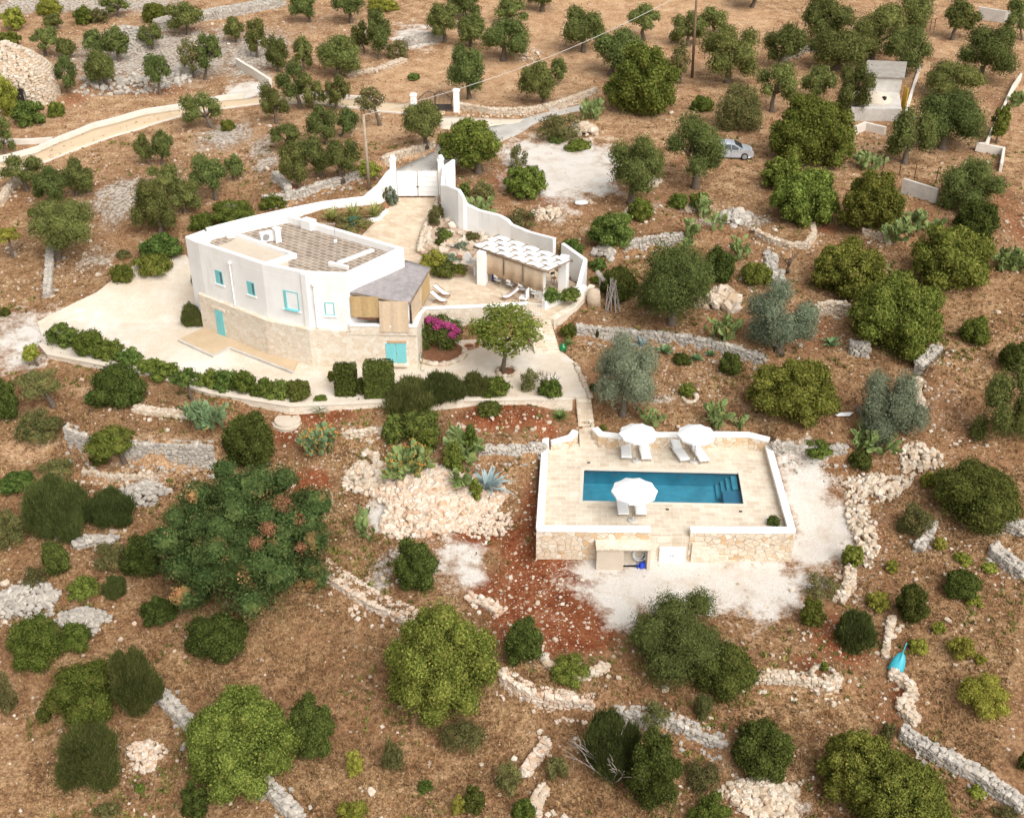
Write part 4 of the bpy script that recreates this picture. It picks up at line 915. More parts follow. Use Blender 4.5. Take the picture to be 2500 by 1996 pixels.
mb.tube([(hcx + .3, hy + .4, -1.3), (hcx + .5, hy + .35, -1.6), (hcx + .1, hy + .3, -1.85)], .032, 6)
tag(mb.build("pool_hose", m_plain('pale_hose', (.62, .63, .62), (.72, .73, .73), 5, .4, .05), None, True), "coiled white pool hose hanging in the open pump room", "hose")
mb = MB(); mb.box((hcx + .2, hy + .22, -1.72), (.34, .26, .34), .3); mb.box((hcx - .08, hy + .2, -1.78), (.09, .2, .3), .3); tag(mb.build("bucket", m_plain('blue_plastic', (.02, .05, .42), (.03, .08, .55), 3, .4, .05), bevel=.05), "bright blue plastic tub on the pump room floor", "tub")
# landing with cabinet and side steps
ly = P(1640, 1371, -1.9)[1]; lx0, lx1 = hx1 + .14, P(1684, 1371, -1.9)[0]
LD = root0("landing", "stone landing with side steps going down right from the pool gate gap", "steps")
mb = MB(); mb.box(((lx0 + lx1) / 2, (ly + 54.62) / 2, -1.25), (lx1 - lx0, 54.62 - ly, 2.2)); mb.build("platform", DECKM, LD, bevel=.02)
mb = MB()
for k in range(5): mb.box((lx1 + .28 + k * .55, (ly + 54.15) / 2, -1.35 - k * .16), (.55, 54.1 - ly, 1.9 - k * .32 - .001 * k))
mb.build("treads", RUBW, LD, bevel=.02)
mb = MB(); mb.box(((gxl + gxr) / 2, 54.5, -.25), (gxr - gxl, .46, .45)); mb.build("sill_step", DECKM, LD, bevel=.02)
CB = root0("cabinet", "white two door metal cabinet set below the stone landing", "cabinet")
c0, c1 = P(1609, 1371, -1.9)[0], P(1668, 1371, -1.9)[0]
mb = MB(); mb.box(((c0 + c1) / 2, ly - .06, -1.33), (c1 - c0 + .1, .14, 1.1)); mb.build("frame", WHITEP, CB, bevel=.015)
for s_ in (0, 1):
    mb = MB(); xx = c0 + (c1 - c0) * (.25 + .5 * s_); mb.box((xx, ly - .145, -1.33), ((c1 - c0) / 2 - .04, .03, 1.0))
    for k in range(5): mb.box((xx, ly - .167, -1.70 + k * .185), ((c1 - c0) / 2 - .16, .016, .05))
    d_ = mb.build("door", WHITEP, CB); mb = MB(); mb.box((c0 + (c1 - c0) * .5 + (.09 if s_ else -.09), ly - .18, -1.3), (.03, .03, .12)); mb.build("handle", METAL, d_)
# parasols
def parasol(name, px, py, zr, pbx, pby, rad, label):
    b = P(pbx, pby, 0); r = empty(name, b, 0, label, "parasol", "white parasols by the pool")
    c = P(px, py, zr); off = (c[0] - b[0], c[1] - b[1]) if math.hypot(c[0] - b[0], c[1] - b[1]) < .5 else (0, 0); off = (off[0] * .3, off[1] * .3)
    mb = MB(); nr = 10; vs = [(off[0], off[1], zr + .42)]
    for ring, (f_, dz) in enumerate(((.35, .31), (.7, .13), (1.0, -.06))):
        for i in range(nr * 2):
            a = math.pi * i / nr; k = 1 if i % 2 == 0 else (.975 - .02 * ring); vs.append((off[0] + rad * f_ * k * math.cos(a), off[1] + rad * f_ * k * math.sin(a), zr + dz - (0 if i % 2 == 0 else .012 * ring)))
    n2 = nr * 2; fs = [(0, 1 + i, 1 + (i + 1) % n2) for i in range(n2)] + [(1 + g * n2 + i, 1 + (g + 1) * n2 + i, 1 + (g + 1) * n2 + (i + 1) % n2, 1 + g * n2 + (i + 1) % n2) for g in range(2) for i in range(n2)]
    vsb = len(vs)
    for i in range(n2): v = vs[1 + 2 * n2 + i]; vs.append((v[0], v[1], v[2] - .13))
    fs += [(1 + 2 * n2 + i, vsb + i, vsb + (i + 1) % n2, 1 + 2 * n2 + (i + 1) % n2) for i in range(n2)]
    mb.add(vs, fs); cn = mb.build("canopy", FABRIC, r); s_ = cn.modifiers.new('thick', 'SOLIDIFY'); s_.thickness = .012
    for i in range(nr):
        a = 2 * math.pi * i / nr; mb = MB(); mb.tube([(off[0], off[1], zr + .36), (off[0] + rad * .97 * math.cos(a), off[1] + rad * .97 * math.sin(a), zr - .08)], .012, 4); mb.build("rib", POLEW, r)
    mb = MB(); mb.tube([(0, 0, 0), (off[0], off[1], zr + .38)], .027, 8); mb.build("pole", POLEW, r, True)
    mb = MB(); mb.lathe((0, 0, 0), [(.32, .0), (.32, .05), (.25, .09), (.05, .1), (.05, .3), (.035, .31)], 20); mb.build("base", CONC, r)
    mb = MB(); mb.lathe((off[0], off[1], zr + .40), [(.05, 0), (.05, .05), (.02, .1), (0, .1)], 10); mb.build("finial", WHITEP, r)
parasol("parasol", 1544, 1216, 2.25, 1544, 1270, 1.36, "white parasol over two chairs at the near edge of the pool")
parasol("parasol", 1557, 1060, 2.25, 1554, 1125, 1.22, "left white parasol behind the far edge of the pool")
parasol("parasol", 1700, 1061, 2.25, 1694, 1127, 1.22, "right white parasol behind the far edge of the pool")
# sun loungers
def lounger(label):
    r = empty("sun_lounger", (0, 0, 0), 0, label, "sun lounger", "white sun loungers by the pool")   # foot towards -y
    mb = MB()
    for x in (-.31, .31): mb.box((x, 0.0, .30), (.05, 1.95, .06))
    for y in (-.95, .95): mb.box((0, y, .30), (.57, .05, .058))
    mb.build("frame", FABRIC, r, bevel=.01)
    for x in (-.29, .29):
        for y in (-.80, .72): mb = MB(); mb.box((x, y, .135), (.05, .05, .27)); mb.build("leg", POLEW, r)
    mb = MB(); mb.box((0, -.32, .345), (.60, 1.28, .035)); mb.build("seat", FABRIC, r, bevel=.012)
    mb = MB(); vs = []
    for i in range(6):
        t_ = i / 5; y = .33 + t_ * .62; z = .345 + t_ * .42
        for x in (-.30, .30): vs.append((x, y, z))
    mb.add(vs, [(2 * i, 2 * i + 1, 2 * i + 3, 2 * i + 2) for i in range(5)]); b_ = mb.build("backrest", FABRIC, r, True); s_ = b_.modifiers.new('t', 'SOLIDIFY'); s_.thickness = .035
    mb = MB(); mb.tube([(-.27, .8, .33), (-.27, .75, .62)], .015, 5); mb.tube([(.27, .8, .33), (.27, .75, .62)], .015, 5); mb.build("prop", POLEW, r); return r
L0 = lounger("leftmost sun lounger under the left far parasol")
for k, (fx, fy, hx, hy_, lab) in enumerate([(1529, 1124, 1528, 1076, None), (1578, 1127, 1573, 1080, "second sun lounger right of the left far parasol pole"), (1671, 1130, 1652, 1078, "third sun lounger left of the right far parasol pole, turned slightly"), (1719, 1132, 1700, 1080, "rightmost sun lounger under the right far parasol")]):
    o = L0 if k == 0 else copy_tree(L0); f = P(fx, fy, .0); h = P(hx, hy_, .7)
    a = math.atan2(h[1] - f[1], h[0] - f[0]) - math.pi / 2; o.location = (f[0] - .88 * math.sin(a), f[1] + .88 * math.cos(a), 0); o.rotation_euler = (0, 0, a)
    if lab: o['label'] = lab
for k, (px, py, lab) in enumerate([(1523, 1272, "left white lounger mostly hidden under the near parasol"), (1566, 1272, "right white lounger mostly hidden under the near parasol")]):
    o = copy_tree(L0); f = P(px, py, 0); o.location = (f[0], f[1] + 1.28, 0); o.rotation_euler = (0, 0, 0); o['label'] = lab; o.name = "sun_lounger"
for px, py in ((1437, 1129), (1629, 1243), (1808, 1248)):
    c = P(px, py, 0); mb = MB(); mb.box((c[0], c[1], .008), (.2, .16, .012), pang); tag(mb.build("deck_drain", DARKM), ["small dark floor drain left beyond the pool", "small dark floor drain in front of the pool middle", "small dark floor drain in front of the pool right end"][(1437, 1629, 1808).index(px)], "drain", "floor drains in the pool deck")

# ------------------------------------------------------------------ things on the terrace
def deckchair(px, py, rz, lab):
    c = P(px, py, 3.8); r = empty("deck_chair", (c[0], c[1], 3.81), rz, lab, "deck chair", "white sling deck chairs on the terrace")
    mb = MB()
    for x in (-.3, .3): mb.tube([(x, -.65, .05), (x, .75, .95)], .022, 6); mb.tube([(x, -.75, .42), (x, .5, .03)], .022, 6)
    for a in ((-.3, -.65, .05), (-.3, .75, .95), (-.3, -.75, .42), (-.3, .5, .03)): mb.tube([a, (.3, a[1], a[2])], .02, 6)
    mb.build("frame", TEAK, r)
    vs = []
    for i in range(9):
        t_ = i / 8; y = -.74 + 1.48 * t_; z = .42 + .52 * t_ - .30 * math.sin(math.pi * t_) * (1 - .35 * t_)
        for x in (-.27, .27): vs.append((x, y, z))
    mb = MB(); mb.add(vs, [(2 * i, 2 * i + 1, 2 * i + 3, 2 * i + 2) for i in range(8)]); o = mb.build("sling", FABRIC, r, True); s_ = o.modifiers.new('t', 'SOLIDIFY'); s_.thickness = .015; r.scale = (.86, .86, .86); return r
deckchair(1072, 739, 1.15, "nearer of two white deck chairs side by side on the terrace"); deckchair(1080, 723, 1.15, "farther of two white deck chairs side by side on the terrace")
deckchair(1246, 730, -1.2, "single white sling chair near the terrace parapet")
c = P(1279, 737, 3.8); ac = empty("armchair", (c[0], c[1], 3.81), -.4, "white armchair with high back at the head of the steps", "armchair")
mb = MB(); mb.box((0, 0, .36), (.6, .6, .16)); mb.build("seat", FABRIC, ac, bevel=.04)
mb = MB(); mb.box((.28, 0, .75), (.08, .58, .7)); mb.build("backrest", FABRIC, ac, bevel=.03)
for x in (-.25, .25):
    for y in (-.25, .25): mb = MB(); mb.tube([(x, y, 0), (x, y, .3)], .02, 5); mb.build("leg", WHITEP, ac)
c = P(1146, 668, 3.8); sk = empty("outdoor_sink", (c[0], c[1], 3.8), -.35, "white masonry outdoor sink with curved back beside the pergola", "sink")
mb = MB(); mb.box((-.55, 0, .42), (.16, .6, .84)); mb.box((.55, 0, .42), (.16, .6, .84)); mb.build("pier", WHITE, sk, bevel=.03)
mb = MB(); mb.box((0, 0, .89), (1.35, .66, .1)); mb.build("counter", CREAM, sk, bevel=.02)
mb = MB(); n_ = 10; top = [(-.66 + 1.32 * i / n_, 0.38, 1.05 + .55 * math.exp(-((i / n_ - .25) / .22) ** 2)) for i in range(n_ + 1)]
mb.add([(x, y, .84) for x, y, z in top] + top + [(x, y + .14, .84) for x, y, z in top] + [(x, y + .14, z) for x, y, z in top],
       [(i, i + 1, n_ + 2 + i, n_ + 1 + i) for i in range(n_)] + [(2 * n_ + 3 + i, 2 * n_ + 2 + i, 3 * n_ + 3 + i, 3 * n_ + 4 + i) for i in range(n_)] + [(n_ + 1 + i, n_ + 2 + i, 3 * n_ + 4 + i, 3 * n_ + 3 + i) for i in range(n_)])
mb.build("splashback", WHITE, sk); mb = MB(); mb.box((.0, -.02, .945), (.5, .38, .02)); mb.tube([(0, .25, .95), (0, .25, 1.2), (0, .1, 1.24)], .02, 6); mb.build("basin", METAL, sk)
mb = MB(); mb.tube([(-.5, -.28, .55), (.5, -.28, .55)], .02, 6); mb.build("towel_rail", WOOD, sk)
# dining table and folding chairs behind the blinds
t0, t1 = np.array(pq(.22, .42)), np.array(pq(.86, .42)); d = (t1 - t0)[:2]; tl = np.linalg.norm(d); ta = math.atan2(d[1], d[0]); tm = (t0 + t1) / 2
tb = empty("dining_table", (tm[0], tm[1], 3.8), ta, "long wooden dining table in the shade of the pergola", "table")
mb = MB(); mb.box((0, 0, .74), (tl, .95, .05)); mb.build("tabletop", WOOD, tb, bevel=.01)
for x in (-tl / 2 + .2, tl / 2 - .2):
    for y in (-.38, .38): mb = MB(); mb.box((x, y, .357), (.08, .08, .714)); mb.build("leg", WOOD, tb)
def fchair():
    r = empty("folding_chair", (0, 0, 0), 0, "x", "chair", "folding chairs along the pergola table")
    mb = MB()
    for x in (-.24, .24): mb.tube([(x, -.24, 0), (x, .22, .47)], .018, 5); mb.tube([(x, .24, 0), (x, -.22, .47)], .018, 5); mb.tube([(x, -.24, .45), (x, -.26, .9)], .018, 5)
    mb.build("frame", POLEW, r); mb = MB(); mb.box((0, 0, .465), (.5, .44, .03)); mb.build("seat", FABRIC, r); mb = MB(); mb.box((0, -.255, .8), (.5, .025, .2)); mb.build("backrest", FABRIC, r); return r
FC = None
for k in range(4):
    FC0 = fchair() if FC is None else copy_tree(FC); FC = FC or FC0
    x = -tl / 2 + .5 + k * (tl - 1.0) / 3; FC0.location = (tm[0] + x * math.cos(ta) + .78 * math.sin(ta), tm[1] + x * math.sin(ta) - .78 * math.cos(ta), 3.81); FC0.rotation_euler = (0, 0, ta + .1 * (k - 1.5))
    FC0['label'] = ["leftmost folding chair under the pergola blinds, next to the standing person", "second folding chair from the left under the pergola blinds", "third folding chair from the left under the pergola blinds", "rightmost folding chair at the pergola table"][k]
c = P(1352, 692, 3.8); st = empty("bistro_chair", (c[0], c[1], 3.81), .5, "dark metal bistro chair seen between the right pergola pillars", "chair")
mb = MB(); mb.lathe((0, 0, .45), [(.2, 0), (.21, .02), (.0, .025)], 14); mb.build("seat", TEAK, st); mb = MB()
for a in range(4): mb.tube([(.16 * math.cos(a * 1.57 + .8), .16 * math.sin(a * 1.57 + .8), .45), (.24 * math.cos(a * 1.57 + .8), .24 * math.sin(a * 1.57 + .8), 0)], .014, 5)
mb.build("legs", DARKM, st); mb = MB(); mb.tube([(-.17, .15, .45), (-.17, .2, .85), (0, .22, .92), (.17, .2, .85), (.17, .15, .45)], .014, 5); mb.box((0, .21, .75), (.3, .02, .18)); mb.build("backrest", DARKM, st)
# person standing behind the blind
c = P(1206, 688, 3.8); pr = empty("person", (c[0], c[1], 3.81), 2.6, "person in blue trousers and dark shoes standing half hidden behind the pergola blind", "person")
J = {'pel': (0, 0, .95), 'sp': (0, .01, 1.15), 'ch': (0, 0, 1.36), 'nk': (0, 0, 1.5), 'hd': (0, -.02, 1.62), 'ht': (0, -.01, 1.74),
     'hl': (-.09, 0, .9), 'kl': (-.1, -.03, .5), 'al': (-.11, .02, .09), 'fl': (-.13, -.15, .04), 'hr': (.09, 0, .9), 'kr': (.1, -.02, .5), 'ar': (.12, .03, .09), 'fr': (.15, -.14, .04),
     'sl': (-.18, 0, 1.42), 'el': (-.24, .02, 1.14), 'wl': (-.22, -.14, .95), 'sr': (.18, 0, 1.42), 'er': (.24, .02, 1.14), 'wr': (.2, -.16, .98)}
RD = dict(pel=.15, sp=.135, ch=.15, nk=.055, hd=.095, ht=.07, hl=.095, kl=.065, al=.045, fl=.04, hr=.095, kr=.065, ar=.045, fr=.04, sl=.07, el=.05, wl=.032, sr=.07, er=.05, wr=.032)
ks = list(J); E_ = [('pel', 'sp'), ('sp', 'ch'), ('ch', 'nk'), ('nk', 'hd'), ('hd', 'ht'), ('pel', 'hl'), ('hl', 'kl'), ('kl', 'al'), ('al', 'fl'), ('pel', 'hr'), ('hr', 'kr'), ('kr', 'ar'), ('ar', 'fr'), ('ch', 'sl'), ('sl', 'el'), ('el', 'wl'), ('ch', 'sr'), ('sr', 'er'), ('er', 'wr')]
vl = [J[k] for k in ks]; rd = [RD[k] for k in ks]; el = [(ks.index(a), ks.index(b)) for a, b in E_]
for s_, w_ in ((-1, 'wl'), (1, 'wr')):                       # palms and fingers
    wx = J[w_]; b = len(vl); vl.append((wx[0], wx[1] - .05, wx[2] - .05)); rd.append(.026); el.append((ks.index(w_), b))
    for f in range(5):
        dx = (-.03 + f * .015) if f < 4 else s_ * -.035
        ln = (.05, .065, .07, .055, .035)[f]; n0 = len(vl)
        vl.append((wx[0] + dx, wx[1] - .07, wx[2] - .08)); rd.append(.009); vl.append((wx[0] + dx * 1.2, wx[1] - .07, wx[2] - .08 - ln)); rd.append(.008); el += [(b, n0), (n0, n0 + 1)]
def skinned(name, vl, el, rd, mat, parent):
    me = bpy.data.meshes.new(name); me.from_pydata(vl, el, []); me.update(); o = link(name, me, mat, parent)
    o.modifiers.new('skin', 'SKIN'); sv = me.skin_vertices[0].data if me.skin_vertices else None
    if sv is None:
        bm = bmesh.new(); bm.from_mesh(me); bm.verts.layers.skin.verify(); bm.to_mesh(me); bm.free(); sv = me.skin_vertices[0].data
    for i, q in enumerate(sv): q.radius = (rd[i], rd[i]); q.use_root = (i == 0)
    o.modifiers.new('sub', 'SUBSURF').levels = 1; o.modifiers['sub'].render_levels = 1; return o
skinned("body", vl, el, rd, m_plain('skin', (.42, .25, .17), (.5, .32, .22), 6, .6, .05), pr)
tk = ['pel', 'hl', 'kl', 'al', 'hr', 'kr', 'ar']; tv = [J[k] for k in tk]; skinned("trousers", tv, [(0, 1), (1, 2), (2, 3), (0, 4), (4, 5), (5, 6)], [.165, .115, .09, .075, .115, .09, .075], m_plain('blue_cloth', (.03, .04, .22), (.05, .07, .34), 9, .9, .2), pr)
sk_ = ['sp', 'ch', 'nk', 'sl', 'el', 'sr', 'er']; tv = [J[k] for k in sk_]; tv[2] = (0, 0, 1.44); skinned("shirt", tv, [(0, 1), (1, 2), (1, 3), (3, 4), (1, 5), (5, 6)], [.16, .17, .08, .085, .065, .085, .065], m_plain('dark_cloth', (.05, .05, .06), (.1, .1, .12), 9, .9, .2), pr)
mb = MB(); mb.lathe((0, 0, 1.66), [(.10, -.02), (.108, .05), (.08, .11), (.0, .13)], 12); mb.build("hair", DARKM, pr, True)
for s_ in (-1, 1): mb = MB(); mb.box((s_ * .125, -.06, .045), (.1, .27, .085)); mb.build("shoe", DARKM, pr, bevel=.03)
mb = MB(); mb.box((0, -.125, 1.63), (.025, .03, .05)); mb.build("nose", MATS['skin'], pr, bevel=.008)
# hose, demijohn, pots, utility box, poles, log
c = P(1030, 893, 2.0); mb = MB(); pts = []
for i in range(60): a = i * .62; pts.append((c[0] - .02 + .05 * math.cos(a * .5), 70.72 - .06 - .0008 * i, 3.0 + .45 * math.sin(a) - .1))
mb.tube([(c[0] + .12 * math.sin(i * .9), 70.58 - .0 * i, 3.35 - .5 + .5 * math.cos(i * .9)) for i in range(28)], .02, 5)
mb.tube([(c[0], 70.56, 2.4), (c[0] - .05, 70.4, 2.05), (c[0] + .15, 70.2, 2.02), (c[0] + .2, 70.5, 2.02)], .02, 5)
tag(mb.build("garden_hose", m_plain('green_hose', (.05, .16, .11), (.08, .24, .16), 5, .5, .05)), "coiled green garden hose hung on the house corner", "hose")
c = P(1374, 856, 2.0); dj = empty("demijohn", c, 0, "round green glass demijohn at the foot of the terrace steps", "bottle")
mb = MB(); mb.lathe((0, 0, 0), [(.12, 0), (.24, .06), (.3, .22), (.27, .38), (.14, .5), (.06, .56), (.055, .66)], 18); mb.build("bottle", m_plain('green_glass', (.0, .12, .03), (.01, .22, .06), 2, .08, 0, .6), dj, True)
mb = MB(); mb.lathe((0, 0, .66), [(.07, 0), (.07, .05), (.0, .05)], 12); mb.build("cap", DARKM, dj)
for k, (px, py, lab) in enumerate([(1145, 850, "round shallow terracotta bowl by the terrace wall"), (1165, 847, "smaller terracotta pot right of the shallow bowl"), (1121, 640, "tan clay pot on the rock garden near the outdoor sink"), (940, 510, "small dark red pot under the bush by the gate wall")]):
    z = (2.0, 2.0, 4.1, 5.0)[k]; c = P(px, py, z); r = empty("plant_pot", c, 0, lab, "pot"); h = (.22, .3, .5, .3)[k]; w_ = (.34, .2, .24, .16)[k]
    mb = MB(); mb.lathe((0, 0, 0), [(w_ * .65, 0), (w_, h * .85), (w_ * 1.08, h * .86), (w_ * 1.08, h), (w_ * .9, h), (w_ * .85, h * .8), (0, h * .8)], 16); mb.build("pot", TERRA, r)
    mb = MB(); mb.lathe((0, 0, h * .8), [(w_ * .84, 0), (w_ * .5, .03), (0, .05)], 10); mb.build("soil", SOILM, r)
c = P(866, 548, 4.85); ub = empty("utility_box", c, .5, "dark green utility box in the agave bed by the drive", "box")
mb = MB(); mb.box((0, 0, .28), (.85, .6, .55)); mb.build("cabinet", m_plain('green_metal', (.01, .10, .075), (.02, .15, .115), 3, .5, .1), ub, bevel=.02); mb = MB(); mb.box((0, 0, .58), (.95, .7, .05)); mb.build("lid", MATS['green_metal'], ub, bevel=.015)
c = G(1494, 758); pb = empty("pole_stack", c, 0, "bundle of thin bare poles leaning on the dark bush right of the pergola", "poles"); rr = random.Random(3)
mb = MB()
for k in range(16): mb.tube([(rr.uniform(-.55, .6), rr.uniform(-.5, .1), 0), (rr.uniform(-.35, .3), rr.uniform(.5, .8), rr.uniform(1.5, 2.4))], .025, 5)
mb.build("poles", DEADW, pb)
c = G(1465, 712); mb = MB(); mb.tube([(-.3, .3, 1.5), (.35, -.3, 1.0)], .2, 12); mb.tube([(0, .1, 0), (0, 0, 1.1)], .12, 8); o = mb.build("log", DEADW); o.location = c; tag(o, "thick cut log propped beside the bundle of poles", "log")
c = G(1448, 742); rng = np.random.default_rng(4); V, Fq = stones(rng, [(0, 0, .5)], [(.55, .4, .75)], [0], .05, .1); o = link("boulder", np_mesh("boulder", V, Fq, True), STONE_C); o.location = c; tag(o, "upright cream boulder at the right end of the terrace ledge", "boulder")
c = G(702, 1026); cv = empty("cistern_cover", (c[0], c[1], c[2] - .1), 0, "round cream stone cistern cover on a shallow ring step", "cover")
mb = MB(); mb.lathe((0, 0, 0), [(.86, -.1), (.86, .14), (.84, .2), (.0, .22)], 40); mb.build("lid", CREAM, cv); mb = MB(); mb.lathe((0, 0, 0), [(1.0, -.2), (1.0, .03), (.9, .05)], 40); mb.build("ring", CREAM, cv)
c = G(2184, 1640); ky = empty("kayak", c, 0, "turquoise kayak standing on its end against the stone line", "kayak")
def hull(n_=14, seg=14):
    vs = []
    for i in range(n_ + 1):
        t_ = i / n_; wv_ = .33 * (math.sin(math.pi * min(1, t_ * .5 + .5)) ** .75 if t_ < 1 else 0) ; wv_ = .40 * (max(0, 1 - t_ ** 2.2)) ** .55 + .004; hh = .22 * (max(0, 1 - t_ ** 2.2)) ** .5 + .004
        for k in range(seg):
            a = 2 * math.pi * k / seg; vs.append((wv_ * math.cos(a), hh * math.sin(a), t_ * 1.15))
    return vs, [(i * seg + k, i * seg + (k + 1) % seg, (i + 1) * seg + (k + 1) % seg, (i + 1) * seg + k) for i in range(n_) for k in range(seg)] + [tuple(range(seg))[::-1]]
mb = MB(); v, f = hull(); mb.add(v, f); o = mb.build("hull", m_plain('kayak_blue', (.03, .30, .38), (.06, .42, .50), 1.2, .35, .05), ky, True); o.rotation_euler = (R(-38), R(10), R(-25))
mb = MB(); mb.tube([(0, -.15, .1), (0, -.2, 1.0), (0, -.1, 1.7)], .03, 5); o2 = mb.build("keel", MATS['kayak_blue'], o)
c = G(1419, 496); V, Fq = stones(np.random.default_rng(2), [(0, 0, .08)], [(.58, .42, .10)], [.1], .02, .08); o = link("slab", np_mesh("slab", V, Fq, True), m_plain('white_slab', (.68, .66, .63), (.76, .74, .72), 2, .9, .3)); o.location = c; tag(o, "flat white stone slab on the red soil below the parking yard", "slab")
c = G(2053, 1012); mb = MB(); mb.add([(-.75, -.2, .02), (.5, -.22, .05), (.9, .2, .08), (-.35, .25, .03), (0, 0, .16)], [(0, 1, 4), (1, 2, 4), (2, 3, 4), (3, 0, 4)]); o = mb.build("sheet", FABRIC); o.location = c; s_ = o.modifiers.new('t', 'SOLIDIFY'); s_.thickness = .02; tag(o, "crumpled white sheet lying on the soil at right", "sheet")
c = G(2214, 292); mb = MB(); rr = random.Random(8)
vs = [(x * .35, y * .3, .25 + .12 * math.sin(2 * x + y) + rr.uniform(-.05, .05)) for x in range(-2, 3) for y in range(-2, 3)]
mb.add(vs, [(i * 5 + j, i * 5 + 5 + j, i * 5 + 6 + j, i * 5 + 1 + j) for i in range(4) for j in range(4)]); o = mb.build("tarpaulin", m_plain('blue_tarp', (.03, .20, .42), (.06, .32, .58), 2, .5, .2)); o.location = c; s_ = o.modifiers.new('t', 'SOLIDIFY'); s_.thickness = .02; tag(o, "bright blue tarpaulin beside the shed", "tarpaulin")

# ------------------------------------------------------------------ roads
def resample(p, step):
    p = np.asarray(p, float); d = np.r_[0, np.cumsum(np.linalg.norm(np.diff(p, axis=0), axis=1))]; n = max(2, int(d[-1] / step) + 1); t = np.linspace(0, d[-1], n)
    return np.stack([np.interp(t, d, p[:, k]) for k in range(p.shape[1])], 1)
def roadstrip(name, e1, e2, mat, lift=.05, n=40, m=5):
    a, b = Gm(e1)[:, :2], Gm(e2)[:, :2]
    def par(p): d = np.r_[0, np.cumsum(np.linalg.norm(np.diff(p, axis=0), axis=1))]; t = np.linspace(0, d[-1], n); return np.stack([np.interp(t, d, p[:, 0]), np.interp(t, d, p[:, 1])], 1)
    a, b = par(a), par(b); q = np.stack([a * (1 - j / (m - 1)) + b * j / (m - 1) for j in range(m)], 1).reshape(-1, 2)
    z = terr(q[:, 0], q[:, 1]) + lift; q = np.c_[q, z]
    fs = [(i * m + j, i * m + m + j, i * m + m + j + 1, i * m + j + 1) for i in range(n - 1) for j in range(m - 1)]
    mb = MB(); mb.add(q, fs); o = mb.build(name, mat, None, True); s_ = o.modifiers.new('t', 'SOLIDIFY'); s_.thickness = .3; s_.offset = -1 
    me = o.data
    if me.polygons[0].normal.z < 0: me.flip_normals()
    return tag(o, kind='structure'), a, b
ROADM = m_plain('sandy_concrete', (.50, .375, .24), (.60, .47, .32), .35, .9, .2)
WR = m_plain('pale_kerb', (.60, .53, .45), (.72, .67, .60), 1.2, .9, .3)
o, ra_, rb_ = roadstrip("lane", [(-40, 448), (121, 392), (257, 340), (393, 298), (444, 283), (544, 265), (638, 253), (760, 252), (838, 261), (983, 277), (1085, 280)],
    [(-40, 408), (91, 374), (227, 316), (363, 280), (447, 268), (544, 247), (635, 238), (760, 237), (838, 244), (983, 254), (1090, 262)], ROADM, .06, 60)
def lowwall(pts, h, th, mat, name, lab, cat, bev=.03):
    p = resample(pts, 1.0); z = terr(p[:, 0], p[:, 1]); mb = MB(); mb.strip([tuple(q) for q in p], z - .5, z + h, th); return tag(mb.build(name, mat, bevel=bev), lab, cat)
lowwall(rb_[:34] + np.array([-.05, .25]), .55, .3, WR, "roadside_wall", "low pale wall along the far side of the lane at left", "wall")
lowwall(rb_[40:52] + np.array([0, .25]), .45, .3, WR, "roadside_wall", "low pale wall along the lane just before the ornate iron gate", "wall")
mb = MB(); p = resample(ra_[:58] - np.array([0, .1]), 1.0); z = terr(p[:, 0], p[:, 1]); mb.strip([tuple(q) for q in p], z - .3, z + .12, .2); tag(mb.build("lane_kerb", WR), "thin pale kerb along the near side of the lane", "kerb")
ASPH = m_plain('grey_road', (.36, .335, .30), (.50, .47, .43), .5, .9, .3)
roadstrip("road", [(1115, 330), (1160, 318), (1240, 300), (1330, 275), (1440, 250)], [(1225, 345), (1262, 330), (1300, 305), (1345, 288), (1450, 262)], ASPH, .06, 24)
roadstrip("road", [(965, 418), (1010, 395), (1070, 360), (1150, 322)], [(1075, 420), (1110, 402), (1185, 375), (1230, 340)], ASPH, .08, 20)
roadstrip("road_apron", [(1065, 285), (1105, 285), (1180, 290), (1280, 292)], [(1075, 315), (1120, 318), (1200, 308), (1270, 300)], m_plain('beige_concrete', (.55, .46, .36), (.66, .58, .48), .5, .9, .2), .065, 16)
lowwall(Gm([(0, 351), (60, 352), (130, 347)])[:, :2], .5, .3, WR, "field_wall", "low pale wall meeting the lane from the left edge", "wall")
lowwall(Gm([(580, 162), (622, 188), (662, 214)])[:, :2], .9, .35, WR, "field_wall", "whitish wall beside the lane where the olives begin", "wall")
# ------------------------------------------------------------------ iron gate
gi0, gi1 = G(1022, 272), G(1104, 273)
ig = root0("iron_gate", "ornate dark iron double gate with curved top on the lane", "gate")
gx_ = gi1[:2] - gi0[:2]; gL = np.linalg.norm(gx_); gd = gx_ / gL
for s_ in (0, 1):
    mb = MB(); n_ = 9
    def gp(u, z): q = gi0[:2] + gd * u; return (q[0], q[1], gi0[2] + z)
    u0, u1 = s_ * gL / 2 + .05, (s_ + 1) * gL / 2 - .05
    tops = [(u0 + (u1 - u0) * i / 12, 1.55 + .45 * (math.sin(math.pi * (i / 12 if s_ == 0 else 1 - i / 12) * 1.0 - .6)) ) for i in range(13)]
    mb.tube([gp(u, z) for u, z in tops], .035, 6); mb.tube([gp(u0, .15), gp(u1, .15)], .035, 6); mb.tube([gp(u0, .7), gp(u1, .7)], .03, 6)
    for i in range(13): mb.tube([gp(tops[i][0], .1), gp(tops[i][0], tops[i][1] + (.12 if i % 2 else 0))], .02 if 0 < i < 12 else .045, 5)
    mb.quad(gp(u0, .12), gp(u1, .12), gp(u1, .7), gp(u0, .7)); mb.build("gate_leaf", DARKM, ig)
